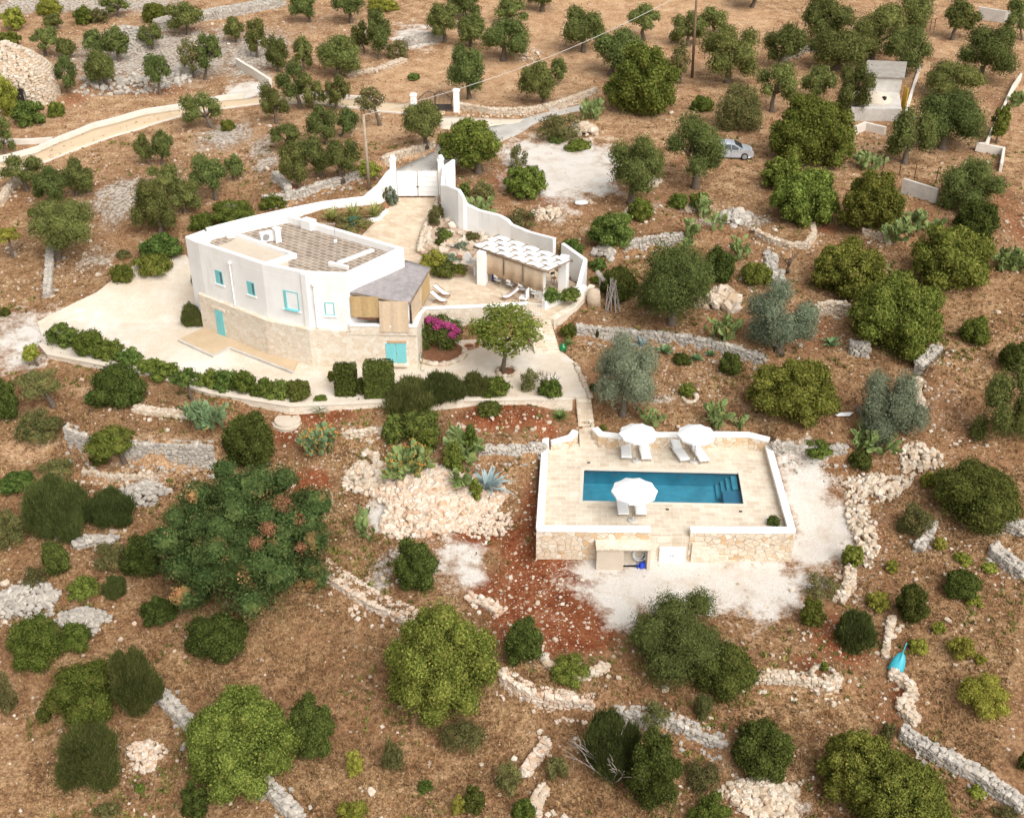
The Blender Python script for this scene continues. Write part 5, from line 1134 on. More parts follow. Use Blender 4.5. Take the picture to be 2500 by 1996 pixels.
for k, (g, h) in enumerate(((gi0, 1.6), (gi1, 2.1))):
    r = root0("gate_pillar", ["shorter white pillar left of the ornate iron gate", "taller white pillar right of the ornate iron gate"][k], "pillar", "pillars of the iron gate"); x = g[0] + (.45 if k else -.45)
    mb = MB(); mb.box((x, g[1], g[2] + h / 2 - .2), (.6, .6, h + .4)); mb.build("shaft", WHITE, r, bevel=.03); mb = MB(); mb.box((x, g[1], g[2] + h + .06), (.74, .74, .1)); mb.box((x, g[1], g[2] + h + .16), (.56, .56, .1)); mb.build("cap", WHITE, r, bevel=.03)
# ------------------------------------------------------------------ poles and wire
p1 = G(902, 463); pt1 = np.array([p1[0], p1[1], 0]); r_ = ray(887, 281); t_ = p1[1] / r_[1]; top1 = np.array([r_[0] * t_, p1[1], CAMH + r_[2] * t_])
mb = MB(); mb.tube([p1 - np.array([0, 0, .5]), top1], [.16, .11], 10); tag(mb.build("utility_pole", POLEW, None, True), "tall leaning wooden utility pole by the white garden wall", "pole")
p2 = G(1690, 190); top2 = np.array([p2[0] - .25, p2[1], p2[2] + 9.5])
mb = MB(); mb.tube([p2 - np.array([0, 0, .5]), top2], [.16, .11], 10); tag(mb.build("utility_pole", m_plain('brown_pole', (.12, .07, .045), (.22, .14, .09), 3, .9, .3), None, True), "tall brown utility pole among the olives at top right", "pole")
mb = MB(); mb.tube([top1 * (1 - t) + top2 * t - np.array([0, 0, 1.3 * 4 * t * (1 - t)]) for t in np.linspace(0, 1, 25)], .022, 5); tag(mb.build("overhead_wire", m_plain('pale_wire', (.5, .48, .44), (.6, .58, .54), 2, .5, 0)), "thin overhead wire strung between the two utility poles", "wire")
# ------------------------------------------------------------------ car
CARP = m_plain('silver_paint', (.56, .60, .65), (.61, .65, .70), .8, .28, 0, .5, .45); TYRE = m_plain('tyre', (.015, .015, .016), (.03, .03, .03), 6, .8, .1); CGL = m_plain('car_glass', (.02, .025, .03), (.05, .06, .07), 1, .05, 0, .8)
cc = P(1764, 392, 0); cb = G(1818, 391); car = empty("parked_car", (cb[0] - 1.3, cb[1] + .85, cb[2]), R(-3), "silver hatchback car parked under the olive trees", "car")
prof = [(-2.12, .36), (-2.16, .62), (-2.10, .95), (-1.98, 1.02), (-1.62, 1.38), (-1.1, 1.475), (-.2, 1.48), (.35, 1.40), (1.12, 1.0), (1.75, .88), (2.08, .70), (2.14, .48), (2.08, .28), (1.75, .22), (-1.8, .24)]
half = lambda x, z: .86 - .20 * max(0, (z - .92) / .56) - .14 * max(0, (abs(x) - 1.5) / .65) ** 2 - (.03 if z < .35 else 0)
vs = []
for sy in (-1, 1):
    for x, z in prof: vs.append((x, sy * half(x, z), z))
for sy in (-1, 1):
    for x, z in prof: vs.append((x * .985, sy * half(x, z) * .82, z + (.022 if z > .9 else 0)))
n_ = len(prof); fs = []
fs += [(i, (i + 1) % n_, 2 * n_ + (i + 1) % n_, 2 * n_ + i) for i in range(n_)] + [(n_ + (i + 1) % n_, n_ + i, 3 * n_ + i, 3 * n_ + (i + 1) % n_) for i in range(n_)]
fs += [(2 * n_ + (i + 1) % n_, 3 * n_ + (i + 1) % n_, 3 * n_ + i, 2 * n_ + i) for i in range(n_)]
fs += [tuple(range(n_))[::-1], tuple(range(n_, 2 * n_))]
fs = [f for f in fs if not (len(f) == 4 and False)]
mb = MB()
# body: side skins as strips between the sill line and profile (keeps the outline), roof and hood as loft
mb.add(vs, fs[:-2]); 
mid = [(-2.05, .60), (-1.4, .68), (0, .72), (1.3, .68), (2.05, .50)]
for sy, b in ((-1, 0), (1, n_)):
    pts_ = [(x, sy * half(x, z), z) for x, z in prof]; c_ = (0, sy * .875, .62)
    k0 = len(mb.v); mb.add(pts_ + [c_], [((i, (i + 1) % n_, n_) if sy > 0 else ((i + 1) % n_, i, n_)) for i in range(n_)])
body = mb.build("body", CARP, car, True); body.modifiers.new('es', 'EDGE_SPLIT').split_angle = R(38)
def sidepatch(pts, sy, off): return [(x, sy * (half(x, z) + off), z) for x, z in pts]
for sy in (-1, 1):
    for nm, pts in (("side_window", [(-1.5, 1.02), (-1.28, 1.33), (-.62, 1.40), (-.62, 1.0)]), ("side_window", [(-.56, 1.0), (-.56, 1.40), (-.02, 1.40), (.05, .98)]), ("side_window", [(.11, .98), (.06, 1.39), (.30, 1.36), (.98, .99), (.85, .97)])):
        mb = MB(); mb.add(sidepatch(pts, sy, .012), [tuple(range(len(pts)))]); o = mb.build(nm, CGL, car); s_ = o.modifiers.new('t', 'SOLIDIFY'); s_.thickness = .01; s_.offset = 0
    for x in (-1.28, 1.3):
        mb = MB(); mb.lathe((0, 0, -.1), [(.20, 0), (.30, .01), (.325, .05), (.325, .16), (.30, .2), (.2, .205)], 24); wv_ = mb.build("wheel", TYRE, car, True); wv_.location = (x, sy * .80, .325); wv_.rotation_euler = (R(90), 0, 0)
        mb = MB(); mb.lathe((0, 0, -.112 if sy > 0 else .100), [(.22, 0), (.215, .012), (.05, .012), (.0, .012)], 24)
        for k in range(5): mb.box((.12 * math.cos(k * 1.257), .12 * math.sin(k * 1.257), -.112 if sy > 0 else .115), (.18, .05, .02), k * 1.257)
        mb.build("rim", METAL, wv_)
    mb = MB(); mb.box((.72, sy * .90, 1.02), (.12, .2, .12)); mb.build("wing_mirror", CARP, car, bevel=.03)
    mb = MB(); mb.box((-.25, sy * .885, .86), (.18, .03, .03)); mb.box((-1.0, sy * .88, .86), (.18, .03, .03)); mb.build("door_handle", CARP, car)
    mb = MB(); mb.add([(2.13, sy * .40, .60), (2.11, sy * .62, .62), (1.92, sy * .76, .68), (1.92, sy * .74, .78), (2.06, sy * .45, .70)], [(0, 1, 2, 3, 4)]); o = mb.build("headlight", WHITEP, car); s_ = o.modifiers.new('t', 'SOLIDIFY'); s_.thickness = .03; s_.offset = 0
    for k in range(2): mb = MB(); mb.box(([-.59, .08][k], sy * .872, .66), (.012, .02, .62)); mb.build("door_seam", DARKM, car)
mb = MB(); mb.add([(.40, -.62, 1.405), (.40, .62, 1.405), (1.08, .73, 1.045), (1.08, -.73, 1.045)], [(0, 3, 2, 1)]); o = mb.build("windscreen", CGL, car); s_ = o.modifiers.new('t', 'SOLIDIFY'); s_.thickness = .02; s_.offset = 1; o.location.z = .025
mb = MB(); mb.add([(-1.66, -.6, 1.37), (-1.66, .6, 1.37), (-1.97, .68, 1.05), (-1.97, -.68, 1.05)], [(0, 1, 2, 3)]); o = mb.build("rear_window", CGL, car); s_ = o.modifiers.new('t', 'SOLIDIFY'); s_.thickness = .02; s_.offset = 1; o.location.z = .02
mb = MB(); mb.box((2.11, 0, .40), (.06, 1.1, .16)); mb.box((2.12, 0, .60), (.05, .7, .06)); mb.build("grille", DARKM, car, bevel=.01)
# ------------------------------------------------------------------ stone huts and shed
def trullo(px, py, R0, hwall, hcone, lab, door=None, seed=1, mat=STONE_G):
    c = G(px, py); r = empty("trullo", (c[0], c[1], c[2] - .3), 0, lab, "stone hut"); rng = np.random.default_rng(seed); C, Hh, A = [], [], []
    z = 0
    while z < hwall + hcone:
        rad = R0 * (1 - .06 * z / hwall) if z < hwall else R0 * .94 * max(.06, 1 - ((z - hwall) / hcone) ** 1.5)
        n = max(5, int(2 * math.pi * rad / .42))
        for k in range(n):
            a = 2 * math.pi * (k + .5 * (int(z * 10) % 2)) / n + rng.normal(0, .02)
            if door and z < 2.1 and abs((a - door + math.pi) % (2 * math.pi) - math.pi) < .62 / rad: continue
            C.append((rad * math.cos(a), rad * math.sin(a), z + .1)); Hh.append((.2 + rng.uniform(0, .06), .24, .12 + rng.uniform(0, .05))); A.append(a + math.pi / 2)
        z += .21
    V, Fq = stones(rng, C, Hh, A, .08); link("stone_shell", np_mesh("stone_shell", V, Fq), mat, r)
    mb = MB(); mb.lathe((0, 0, 0), [(R0 * .93, 0), (R0 * .88, hwall)] + [(R0 * .88 * max(0.02, 1 - (k / 8) ** 1.5), hwall + hcone * k / 8 - .1) for k in range(1, 9)], 28); mb.build("core", SOILM if False else MATS['cream_render'], r)
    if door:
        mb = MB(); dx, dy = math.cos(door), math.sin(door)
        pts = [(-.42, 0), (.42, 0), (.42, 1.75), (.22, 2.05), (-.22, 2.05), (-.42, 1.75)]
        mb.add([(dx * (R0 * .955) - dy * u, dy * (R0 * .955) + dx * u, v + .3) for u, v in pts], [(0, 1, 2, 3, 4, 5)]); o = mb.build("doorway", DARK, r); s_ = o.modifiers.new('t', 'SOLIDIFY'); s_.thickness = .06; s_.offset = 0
    return r
trullo(38, 234, 4.3, 2.6, 3.2, "conical dry stone trullo hut with a dark doorway at the left edge", R(-62), 1, STONE_C)
trullo(310, 108, 3.0, .9, 1.4, "low domed mound of dry stone among the olives at top left", None, 2)
sh = root0("shed", "weathered white shed with lean-to roof and domed cistern at upper right", "shed")
s0, s1 = P(2108, 262, 6.3), P(2198, 266, 6.3); s0 = s0[:2] + [0, 1.0]; s1 = s1[:2] + [0, 1.0]; sdv = (s1 - s0) / np.linalg.norm(s1 - s0); snv = np.array([.32, .95])
q = [s0, s1, s1 + snv * 4.2, s0 + snv * 4.2]
mb = MB(); mb.prism([tuple(v) for v in q], 5.6, [9.1, 9.1, 9.5, 9.5]); mb.build("wall", m_plain('dirty_white', (.42, .39, .35), (.68, .65, .60), .8, .9, .3), sh, bevel=.03)
ov = .2; qq = [q[0] - sdv * ov - snv * ov, q[1] + sdv * ov - snv * ov, q[2] + sdv * ov + snv * ov, q[3] - sdv * ov + snv * ov]
mb = MB(); mb.prism([tuple(v) for v in qq], [9.102, 9.102, 9.5, 9.5], [9.25, 9.25, 9.65, 9.65]); mb.build("roof", m_plain('old_roof', (.22, .195, .165), (.36, .33, .29), 1.4, .9, .5), sh, bevel=.02)
mb = MB(); c = q[1] + snv * 2.0; mb.lathe((0, 0, 0), [(.14, 0), (.14, .05)], 14); o = mb.build("vent", DARK, sh); o.location = (c[0] + .03, c[1] + .02, 8.6); o.rotation_euler = (0, R(90), math.atan2(snv[1], snv[0]) - R(90))
w0, w1 = P(2062, 300, 6.0)[:2] + [.4, 0], P(2195, 302, 6.0)[:2]
mb = MB(); ck = [w0, w1, s1 - sdv * .05 - snv * .02, s0 - sdv * 1.3]; mb.prism([tuple(v) for v in ck], 5.0, [7.5, 7.5, 7.7, 7.7]); mb.build("cistern_wall", CONC, sh, bevel=.06)
mb = MB(); c = (ck[0] + ck[1] + ck[2] + ck[3]) / 4; mb.lathe((c[0], c[1], 7.5), [(1.75, -.2), (1.6, .25), (1.1, .65), (.5, .85), (0, .9)], 24); mb.build("dome", CREAM, sh, True)
mb = MB(); mb.box((c[0] + .5, c[1] - 1.15, 8.02), (.3, .3, .4), .6); mb.build("hatch", DARK, sh)
mb = MB(); c = P(2204, 262, 6.4); mb.box((c[0] + .1, c[1] + .2, 7.3), (.07, 1.4, 2.1)); mb.build("door", m_plain('yellow_paint', (.50, .30, .03), (.60, .38, .05), 3, .6, .1), sh)
def conc_wall(px, h, th, mat, lab, name="concrete_wall"):
    p = Gm(px)[:, :2]; z = terr(p[:, 0], p[:, 1]); mb = MB(); mb.strip([tuple(v) for v in p], z - .4, z + h, th); return tag(mb.build(name, mat, bevel=.03), lab, "wall")
conc_wall([(2200, 470), (2285, 497)], 1.3, .25, CONC, "grey concrete wall piece between the big trees at right")
conc_wall([(2380, 366), (2405, 366), (2420, 330), (2440, 290), (2470, 225), (2490, 195)], .7, .25, WR, "pale wall climbing along the track at the upper right edge")
conc_wall([(2380, 368), (2447, 380), (2441, 420)], .8, .25, WR, "white L shaped wall corner at the right edge")
conc_wall([(2208, 290), (2222, 240), (2246, 165)], .35, .3, WR, "narrow pale kerb wall running uphill beside the shed")
conc_wall([(2082, 330), (2110, 318), (2160, 330)], .8, .35, WR, "pale stone retaining wall below the shed cistern")
conc_wall([(2385, 45), (2450, 56), (2500, 60)], 1.4, .3, CONC, "grey wall at the very top right corner")
conc_wall([(2300, 628), (2310, 624)], .3, .3, CONC, "small grey block in the grove at right") if False else None
def posts(px_list, h, lab, nm="fence"):
    p = Gm(px_list); r = root0(nm, lab, "fence")
    mbp = None
    for q in p: mb = MB(); mb.tube([q - np.array([0, 0, .2]), q + np.array([0, 0, h])], .035, 6); mb.build("post", DARKM, r)
    mb = MB()
    for f in (.35, .65, .95): mb.tube([q + np.array([0, 0, h * f]) for q in p], .008, 4)
    mb.build("wires", DARKM, r)
posts([(2155, 415), (2195, 428), (2232, 437), (2284, 448)], 1.4, "wire fence on thin posts above the grey concrete wall at right")
posts([(1852, 108), (1886, 97), (1915, 90), (1945, 78)], 1.3, "wire fence with dark posts along the top right track")
posts([(2270, 76), (2280, 74), (2320, 66), (2370, 60)], 1.4, "dark post fence beside the round olive at top right")
posts([(2425, 168), (2450, 182), (2484, 198)], .9, "low dark fence along the paved strip at right")
# stone circles and the little walled beds
def stone_ring(px, py, rad, n, lab, tone=STONE_C, arc=(0, 2 * math.pi), sz=.16):
    c = G(px, py); rng = np.random.default_rng(int(px)); a = np.linspace(arc[0], arc[1], n, endpoint=False)
    q = np.stack([c[0] + rad * np.cos(a), c[1] + rad * np.sin(a)], 1); z = terr(q[:, 0], q[:, 1]) + sz * .4
    V, Fq = stones(rng, np.c_[q, z], np.c_[np.full(n, sz * 1.15), np.full(n, sz * .8), np.full(n, sz * .75)] * rng.uniform(.8, 1.25, (n, 1)), a + math.pi / 2)
    return tag(link("stone_ring", np_mesh("stone_ring", V, Fq, True), tone), lab, "stone ring")
stone_ring(1684, 972, .45, 12, "small ring of stones on the garden soil above the loungers")
stone_ring(2010, 1648, .6, 16, "ring of stones around a small plant at lower right")
stone_ring(1237, 908, .65, 14, "low ring of stones at the foot of the courtyard tree")
bw_ = [P(*q, 2)[:2] for q in [(1028, 896), (1050, 882)]]
stone_ring(1075, 862, 1.75, 26, "curved border of stones around the pink bougainvillea bed", STONE_C, (R(-175), R(20)), .2)
c = P(1075, 862, 2.0); mb = MB(); mb.lathe((c[0], c[1], 2.0), [(1.75, -.2), (1.7, .1), (.8, .18), (0, .2)], 24); tag(mb.build("flower_bed", SOILM), kind='structure')
mb = MB(); c = P(1237, 908, 2.0); mb.lathe((c[0], c[1], 2.0), [(.6, -.1), (.55, .05), (0, .08)], 20); tag(mb.build("tree_pit", SOILM), kind='structure')

# ------------------------------------------------------------------ dry stone walls, stone by stone
TON = {'G': STONE_G, 'C': STONE_C, 'P': STONE_P}
def dry_wall(p3, h, th, tone, lab, seed, step):
    rng = np.random.default_rng(seed); p = resample(np.asarray(p3)[:, :2], .25); d = np.r_[0, np.cumsum(np.linalg.norm(np.diff(p, axis=0), axis=1))]; L = d[-1]
    tg = np.gradient(p, axis=0); tg /= np.linalg.norm(tg, axis=1)[:, None] + 1e-9
    nrm = np.stack([-tg[:, 1], tg[:, 0]], 1)
    if step and nrm[len(nrm) // 2][1] < 0: nrm = -nrm
    gz = terr(p[:, 0], p[:, 1], False) if step else terr(p[:, 0], p[:, 1])
    C, Hh, A = [], [], []
    off = .0 if step else -th / 2
    rows = max(1, int(round((h + .12) / .19))); 
    for f in (0, 1):
        for k in range(rows):
            s_ = rng.uniform(0, .2)
            while s_ < L:
                w_ = rng.uniform(.10, .21); s_ += w_
                if s_ > L: break
                x, y, zz = np.interp(s_, d, p[:, 0]), np.interp(s_, d, p[:, 1]), np.interp(s_, d, gz); nx_, ny_ = np.interp(s_, d, nrm[:, 0]), np.interp(s_, d, nrm[:, 1])
                hh = .095 + rng.uniform(-.015, .04); o_ = (off + .12 + .03 * k / rows * 2) if f == 0 else (off + th - .12)
                if f == 1 and step and k < rows - 1: s_ += w_; continue
                rag = rng.uniform(-.05, .03) - (.12 * max(0, math.sin(s_ * .6 + seed)) if not step else 0)
                C.append((x + nx_ * o_, y + ny_ * o_, zz - .1 + (k + .5) * (h + .12) / rows + rag)); Hh.append((w_ * .96, .13 + rng.uniform(0, .06), hh)); A.append(math.atan2(ny_, nx_) - math.pi / 2 + rng.normal(0, .1)); s_ += w_ * .85
    n = max(1, int(L * th / .06)); s_ = rng.uniform(0, L, n); o_ = off + rng.uniform(.1, max(.12, th - .1), n)
    x, y, zz = np.interp(s_, d, p[:, 0]), np.interp(s_, d, p[:, 1]), np.interp(s_, d, gz); nx_, ny_ = np.interp(s_, d, nrm[:, 0]), np.interp(s_, d, nrm[:, 1])
    for k in range(n): C.append((x[k] + nx_[k] * o_[k], y[k] + ny_[k] * o_[k], zz[k] + h - .06 + rng.uniform(-.12, .06))); Hh.append(tuple(rng.uniform(.08, .19, 3) * (1, 1, .7))); A.append(rng.uniform(0, 6))
    nr = int(L * 2.2); s_ = rng.uniform(0, L, nr)                               # fallen stones at the foot
    for k in range(nr):
        x, y = np.interp(s_[k], d, p[:, 0]), np.interp(s_[k], d, p[:, 1]); nx_, ny_ = np.interp(s_[k], d, nrm[:, 0]), np.interp(s_[k], d, nrm[:, 1]); e = -abs(rng.normal(0, .35)) - (.1 if step else th / 2)
        e *= 1 if (step or rng.random() < .5) else -1
        xx, yy = x + nx_ * e, y + ny_ * e; C.append((xx, yy, tz(xx, yy) + .03)); Hh.append(tuple(rng.uniform(.06, .17, 3) * (1, 1, .7))); A.append(rng.uniform(0, 6))
    V, Fq = stones(rng, C, Hh, A, .12, .11)
    w_ = root0("dry_stone_wall", lab, "stone wall", "dry stone walls on the terraces")
    link("stones", np_mesh("stones", V, Fq), TON[tone], w_)
    mb = MB(); zz = np.interp(np.linspace(0, L, 30), d, gz); pp = np.stack([np.interp(np.linspace(0, L, 30), d, p[:, k]) + np.interp(np.linspace(0, L, 30), d, nrm[:, k]) * (off + th / 2) for k in (0, 1)], 1)
    mb.strip([tuple(v) for v in pp], zz - .3, zz + h - .16, max(.1, th - .3)); mb.build("rubble_core", TON[tone], w_)
for k, ((px, h, tone, th, lab), p3) in enumerate(zip(WALLS, WALLPTS)):
    if p3[-1][0] < p3[0][0] and abs(p3[-1][0] - p3[0][0]) > abs(p3[-1][1] - p3[0][1]): p3 = p3[::-1]
    dry_wall(p3, h, th, tone, lab, k, True)
for k, (px, h, tone, th, lab) in enumerate(LINES): dry_wall(Gm(px), h, th, tone, lab, 100 + k, False)
# court edge wall (mortared low wall with a flat top)
ce = [tuple(P(*q, 2)[:2]) for q in [(108, 836), (128, 860), (260, 886), (372, 909), (520, 954), (620, 970), (711, 985), (946, 975), (1100, 972), (1200, 970), (1397, 968)]]
zb = terr(np.array([q[0] for q in ce]), np.array([q[1] for q in ce]) - 1.2) - .6
r = root0("court_wall", "long low stone wall with pale flat top edging the gravel court", "wall")
mb = MB(); mb.strip(ce, np.minimum(zb, .9), 1.98, .42, side=-1); mb.build("stone_face", RUBW, r)
mb = MB(); mb.strip(ce, 1.98, [2.1] * len(ce), .46, side=-1); mb.build("coping", m_plain('pale_coping', (.56, .48, .38), (.66, .58, .49), 1.5, .9, .3), r, bevel=.03)
ce2 = [tuple(P(*q)[:2]) for q in [(1441, 968, 2), (1424, 931, 2.05), (1405, 888, 2.05)]]
mb = MB(); p = resample(ce2, .35); rng = np.random.default_rng(9); V, Fq = stones(rng, np.c_[p, np.full(len(p), 2.05)], np.tile([.19, .15, .12], (len(p), 1)) * rng.uniform(.8, 1.2, (len(p), 1)), rng.uniform(0, 6, len(p)))
tag(link("edging_stones", np_mesh("edging_stones", V, Fq, True), STONE_C), "row of edging stones along the right rim of the gravel court", "edging")
# rubble heap beside the pool
def heap(px, py, rx, ry, hgt, n, lab, seed, tone, smin=.12, smax=.34):
    c = G(px, py); s_ = scale_at(c); dd = c - np.array([0, 0, CAMH]); sinv = abs(dd[2]) / np.linalg.norm(dd); ax, ay = rx / s_, ry / (s_ * sinv); rng = np.random.default_rng(seed)
    a = rng.uniform(0, 2 * math.pi, n); q = np.sqrt(rng.uniform(0, 1, n)) * (1 + .16 * np.sin(3 * a + seed) + .1 * np.sin(5 * a)); x, y = c[0] + ax * q * np.cos(a), c[1] + ay * q * np.sin(a)
    z = terr(x, y) + hgt * np.clip(1 - q ** 2, 0, 1) + rng.uniform(-.05, .12, n); sz = rng.uniform(smin, smax, n) * (1 - .3 * np.clip(q, 0, 1)); V, Fq = stones(rng, np.c_[x, y, z], np.c_[sz, sz * rng.uniform(.6, .95, n), sz * rng.uniform(.5, .8, n)], rng.uniform(0, 6, n), .4, .13)
    return tag(link("rubble_heap", np_mesh("rubble_heap", V, Fq), tone), lab, "rubble heap", "heaps of loose rubble")
heap(1055, 1222, 150, 62, .5, 1500, "big heap of pale pinkish rubble left of the pool terrace", 1, STONE_P, .14, .36)
heap(1190, 1275, 55, 30, .15, 260, "thin tail of rubble between the big heap and the red soil", 2, STONE_P, .08, .2)
heap(900, 1160, 60, 32, .2, 130, "loose cream blocks above the big pinkish rubble heap", 3, STONE_C, .15, .38)
heap(1422, 322, 38, 16, .5, 60, "small pile of cream boulders by the shrub island at the parking yard", 4, STONE_C, .2, .5)
heap(1860, 1945, 90, 45, .15, 320, "spread of pale rubble at the bottom right of centre", 5, STONE_C, .1, .32)
heap(355, 1845, 45, 30, .1, 160, "patch of orange tinted rubble in dry grass at lower left", 6, STONE_P, .08, .2)
heap(2140, 1190, 75, 26, .12, 220, "band of cream stones leading up right from the pool gravel", 7, STONE_C, .1, .28)
heap(2105, 1290, 30, 70, .12, 190, "band of cream stones bordering the white gravel at right", 8, STONE_C, .1, .28)
heap(2245, 1120, 50, 26, .15, 110, "stepped cream stones under the cactus tree group at right", 9, STONE_C, .14, .32)
heap(1890, 665, 22, 40, .25, 50, "jumble of white boulders left of the bare dead tree", 10, STONE_G, .2, .45)
heap(1760, 738, 45, 20, .6, 60, "weathered cream rock outcrop below the large olive right of the pergola", 11, STONE_C, .3, .7)
heap(1470, 620, 26, 12, .2, 12, "few pale grey boulders below the round bright bush", 12, STONE_G, .3, .6)
heap(1790, 535, 40, 12, .35, 45, "grey rock ledge beside the thin cacti at upper right", 13, STONE_G, .2, .6)
heap(300, 205, 120, 18, .2, 160, "long grey rock outcrop under the top left olives", 14, STONE_G, .15, .4)
heap(440, 185, 40, 18, .3, 60, "grey rocks right of the thin trunked olive at top left", 15, STONE_G, .15, .45)
heap(60, 1468, 90, 34, .25, 420, "spread of grey rubble at the left edge", 17, STONE_G, .1, .26)
heap(200, 1518, 62, 24, .35, 260, "grey rubble ridge behind the bushes at lower left", 18, STONE_G, .1, .28)
heap(352, 1208, 52, 20, .6, 240, "pale grey stone heap right of the tangled thicket at left", 19, STONE_G, .1, .26)
heap(1590, 448, 34, 9, .15, 40, "thin pale rock strip under the car olive", 20, STONE_C, .12, .35)
heap(1700, 508, 34, 8, .15, 40, "pale rocks beside the small bushes below the car", 21, STONE_C, .12, .35)
heap(1560, 520, 40, 8, .12, 40, "pale rocks under the loose olive of the parking yard", 22, STONE_C, .1, .3)
heap(1335, 525, 40, 12, .15, 60, "rocky strip outside the wavy white wall", 23, STONE_C, .1, .35)
heap(1290, 135, 40, 14, .08, 60, "low scatter of stones on the tan field at the top", 16, STONE_C, .1, .25)
# loose stones everywhere: uncountable
rng = np.random.default_rng(77); n = 42000
t = rng.uniform(0, 1, n); yy = 33 + 125 * t ** 1.15; xx = rng.uniform(-1, 1, n) * (yy * .47 + 6)
dens = .05 + .9 * np.clip(zone(xx, yy, 's') + .8 * zone(xx, yy, 'k') + .7 * zone(xx, yy, 'r') - zone(xx, yy, 'g') * .6, 0, 1.2) + .12 * (np.sin(xx * .7) * np.sin(yy * .9 + xx * .2) > .3)
keep = rng.uniform(0, 1, n) < dens
for poly in (COURT, TERR, PLAT): keep &= ~inside(xx, yy, poly)
xx, yy = xx[keep], yy[keep]; zz = terr(xx, yy); n = len(xx)
for (px_, py_, rx, ry) in (): pass
sz = np.exp(rng.normal(-2.95, .5, n)) * (1 + .35 * np.clip(zone(xx, yy, 'k'), 0, 1)); sz = np.clip(sz, .03, .22)
V, Fq = stones(rng, np.c_[xx, yy, zz + sz * .25], np.c_[sz, sz * rng.uniform(.6, .95, n), sz * rng.uniform(.45, .8, n)], rng.uniform(0, 6, n), .3, .13)
tag(link("loose_stones", np_mesh("loose_stones", V, Fq), STONE_C), "pale loose stones scattered over the soil of the terraces", "stones", kind='stuff')

# ------------------------------------------------------------------ vegetation
LF = {
 'olive': m_leaf('olive_leaf', (.054, .070, .020), (.205, .226, .070), (.20, .19, .065), .64, .14),
 'silver': m_leaf('silver_olive_leaf', (.095, .125, .075), (.25, .285, .185), (.18, .21, .08), .66, .14),
 'broad': m_leaf('oak_leaf', (.056, .080, .014), (.235, .252, .055), (.25, .245, .06), .60, .17),
 'brown': m_leaf('oak_leaf_dying', (.030, .056, .018), (.105, .138, .044), (.42, .22, .10), .60, .2, .015, .42),
 'dark': m_leaf('dark_shrub_leaf', (.034, .048, .012), (.130, .148, .036), (.11, .14, .04), .68, .15),
 'shrub': m_leaf('shrub_leaf', (.052, .076, .014), (.190, .216, .046), (.21, .19, .05), .60, .14),
 'broom': m_leaf('broom_leaf', (.046, .062, .018), (.15, .162, .05), (.16, .14, .05), .62, .14),
 'yellow': m_leaf('spurge_leaf', (.15, .165, .025), (.36, .35, .07), (.24, .20, .06), .66, .17),
 'rust': m_leaf('rusty_leaf', (.16, .08, .035), (.36, .21, .105), (.28, .17, .07), .6, .14),
 'bright': m_leaf('bright_leaf', (.058, .10, .022), (.19, .24, .06), (.24, .25, .06), .62, .17),
 'scrub': m_leaf('scrub_leaf', (.075, .080, .028), (.20, .185, .07), (.26, .18, .08), .56, .14),
 'mulb': m_leaf('court_tree_leaf', (.085, .135, .022), (.25, .295, .065), (.29, .30, .07), .6, .3),
}
CAC = m_plain('cactus_pad', (.09, .145, .045), (.24, .28, .09), 2.4, .6, .2)
CACB = m_plain('bluish_cactus_pad', (.085, .15, .065), (.21, .28, .13), 2.4, .6, .2)
FRU = m_plain('cactus_fruit', (.45, .17, .04), (.55, .30, .06), 6, .6, .1)
AGV = m_plain('blue_agave', (.20, .28, .29), (.36, .44, .43), 2, .5, .1)
YUC = m_plain('yucca_blade', (.06, .12, .03), (.22, .26, .07), 3, .5, .1)
AGY = m_plain('variegated_agave', (.12, .16, .04), (.42, .38, .12), 3, .5, .1)
PINK = m_leaf('bougainvillea_bract', (.45, .06, .20), (.68, .16, .40), (.55, .08, .28), .7, .3, .01)
STY = {  # lobes, lobe radius, leaf width ratio, cover, core, droop/up, squash of lobes
 'olive': (8, (.30, .46), .42, 1.05, .70, 'o', .95), 'silver': (9, (.32, .46), .34, 1.0, .66, 'o', .95), 'broad': (30, (.19, .30), .60, 1.15, .76, 'o', .88), 'brown': (64, (.15, .23), .6, 1.15, .78, 'o', .85),
 'dark': (16, (.26, .40), .60, 1.1, .80, 'o', .95), 'shrub': (15, (.25, .38), .58, 1.05, .74, 'o', .9), 'broom': (9, (.34, .46), .22, 1.35, .62, 'u', 1.1), 'yellow': (12, (.26, .38), .5, 1.0, .68, 'o', .8),
 'bright': (15, (.25, .36), .6, 1.0, .74, 'o', .85), 'scrub': (9, (.30, .46), .4, .75, .45, 'o', .9), 'mulb': (34, (.24, .34), .75, 1.35, .42, 'h', .55),
}
CS = []   # cube sphere for inner twig mass
def cube_sphere(n=4):
    V, Fq = [], []
    for ax in range(3):
        for sg in (-1, 1):
            b = len(V)
            for i in range(n + 1):
                for j in range(n + 1):
                    p = [0, 0, 0]; p[ax] = sg; p[(ax + 1) % 3] = -1 + 2 * i / n; p[(ax + 2) % 3] = -1 + 2 * j / n; l = math.sqrt(sum(q * q for q in p)); V.append([q / l for q in p])
            for i in range(n):
                for j in range(n):
                    q = [b + i * (n + 1) + j, b + (i + 1) * (n + 1) + j, b + (i + 1) * (n + 1) + j + 1, b + i * (n + 1) + j + 1]; Fq.append(q if sg > 0 else q[::-1])
    return np.array(V), np.array(Fq)
CSV, CSF = cube_sphere(4)
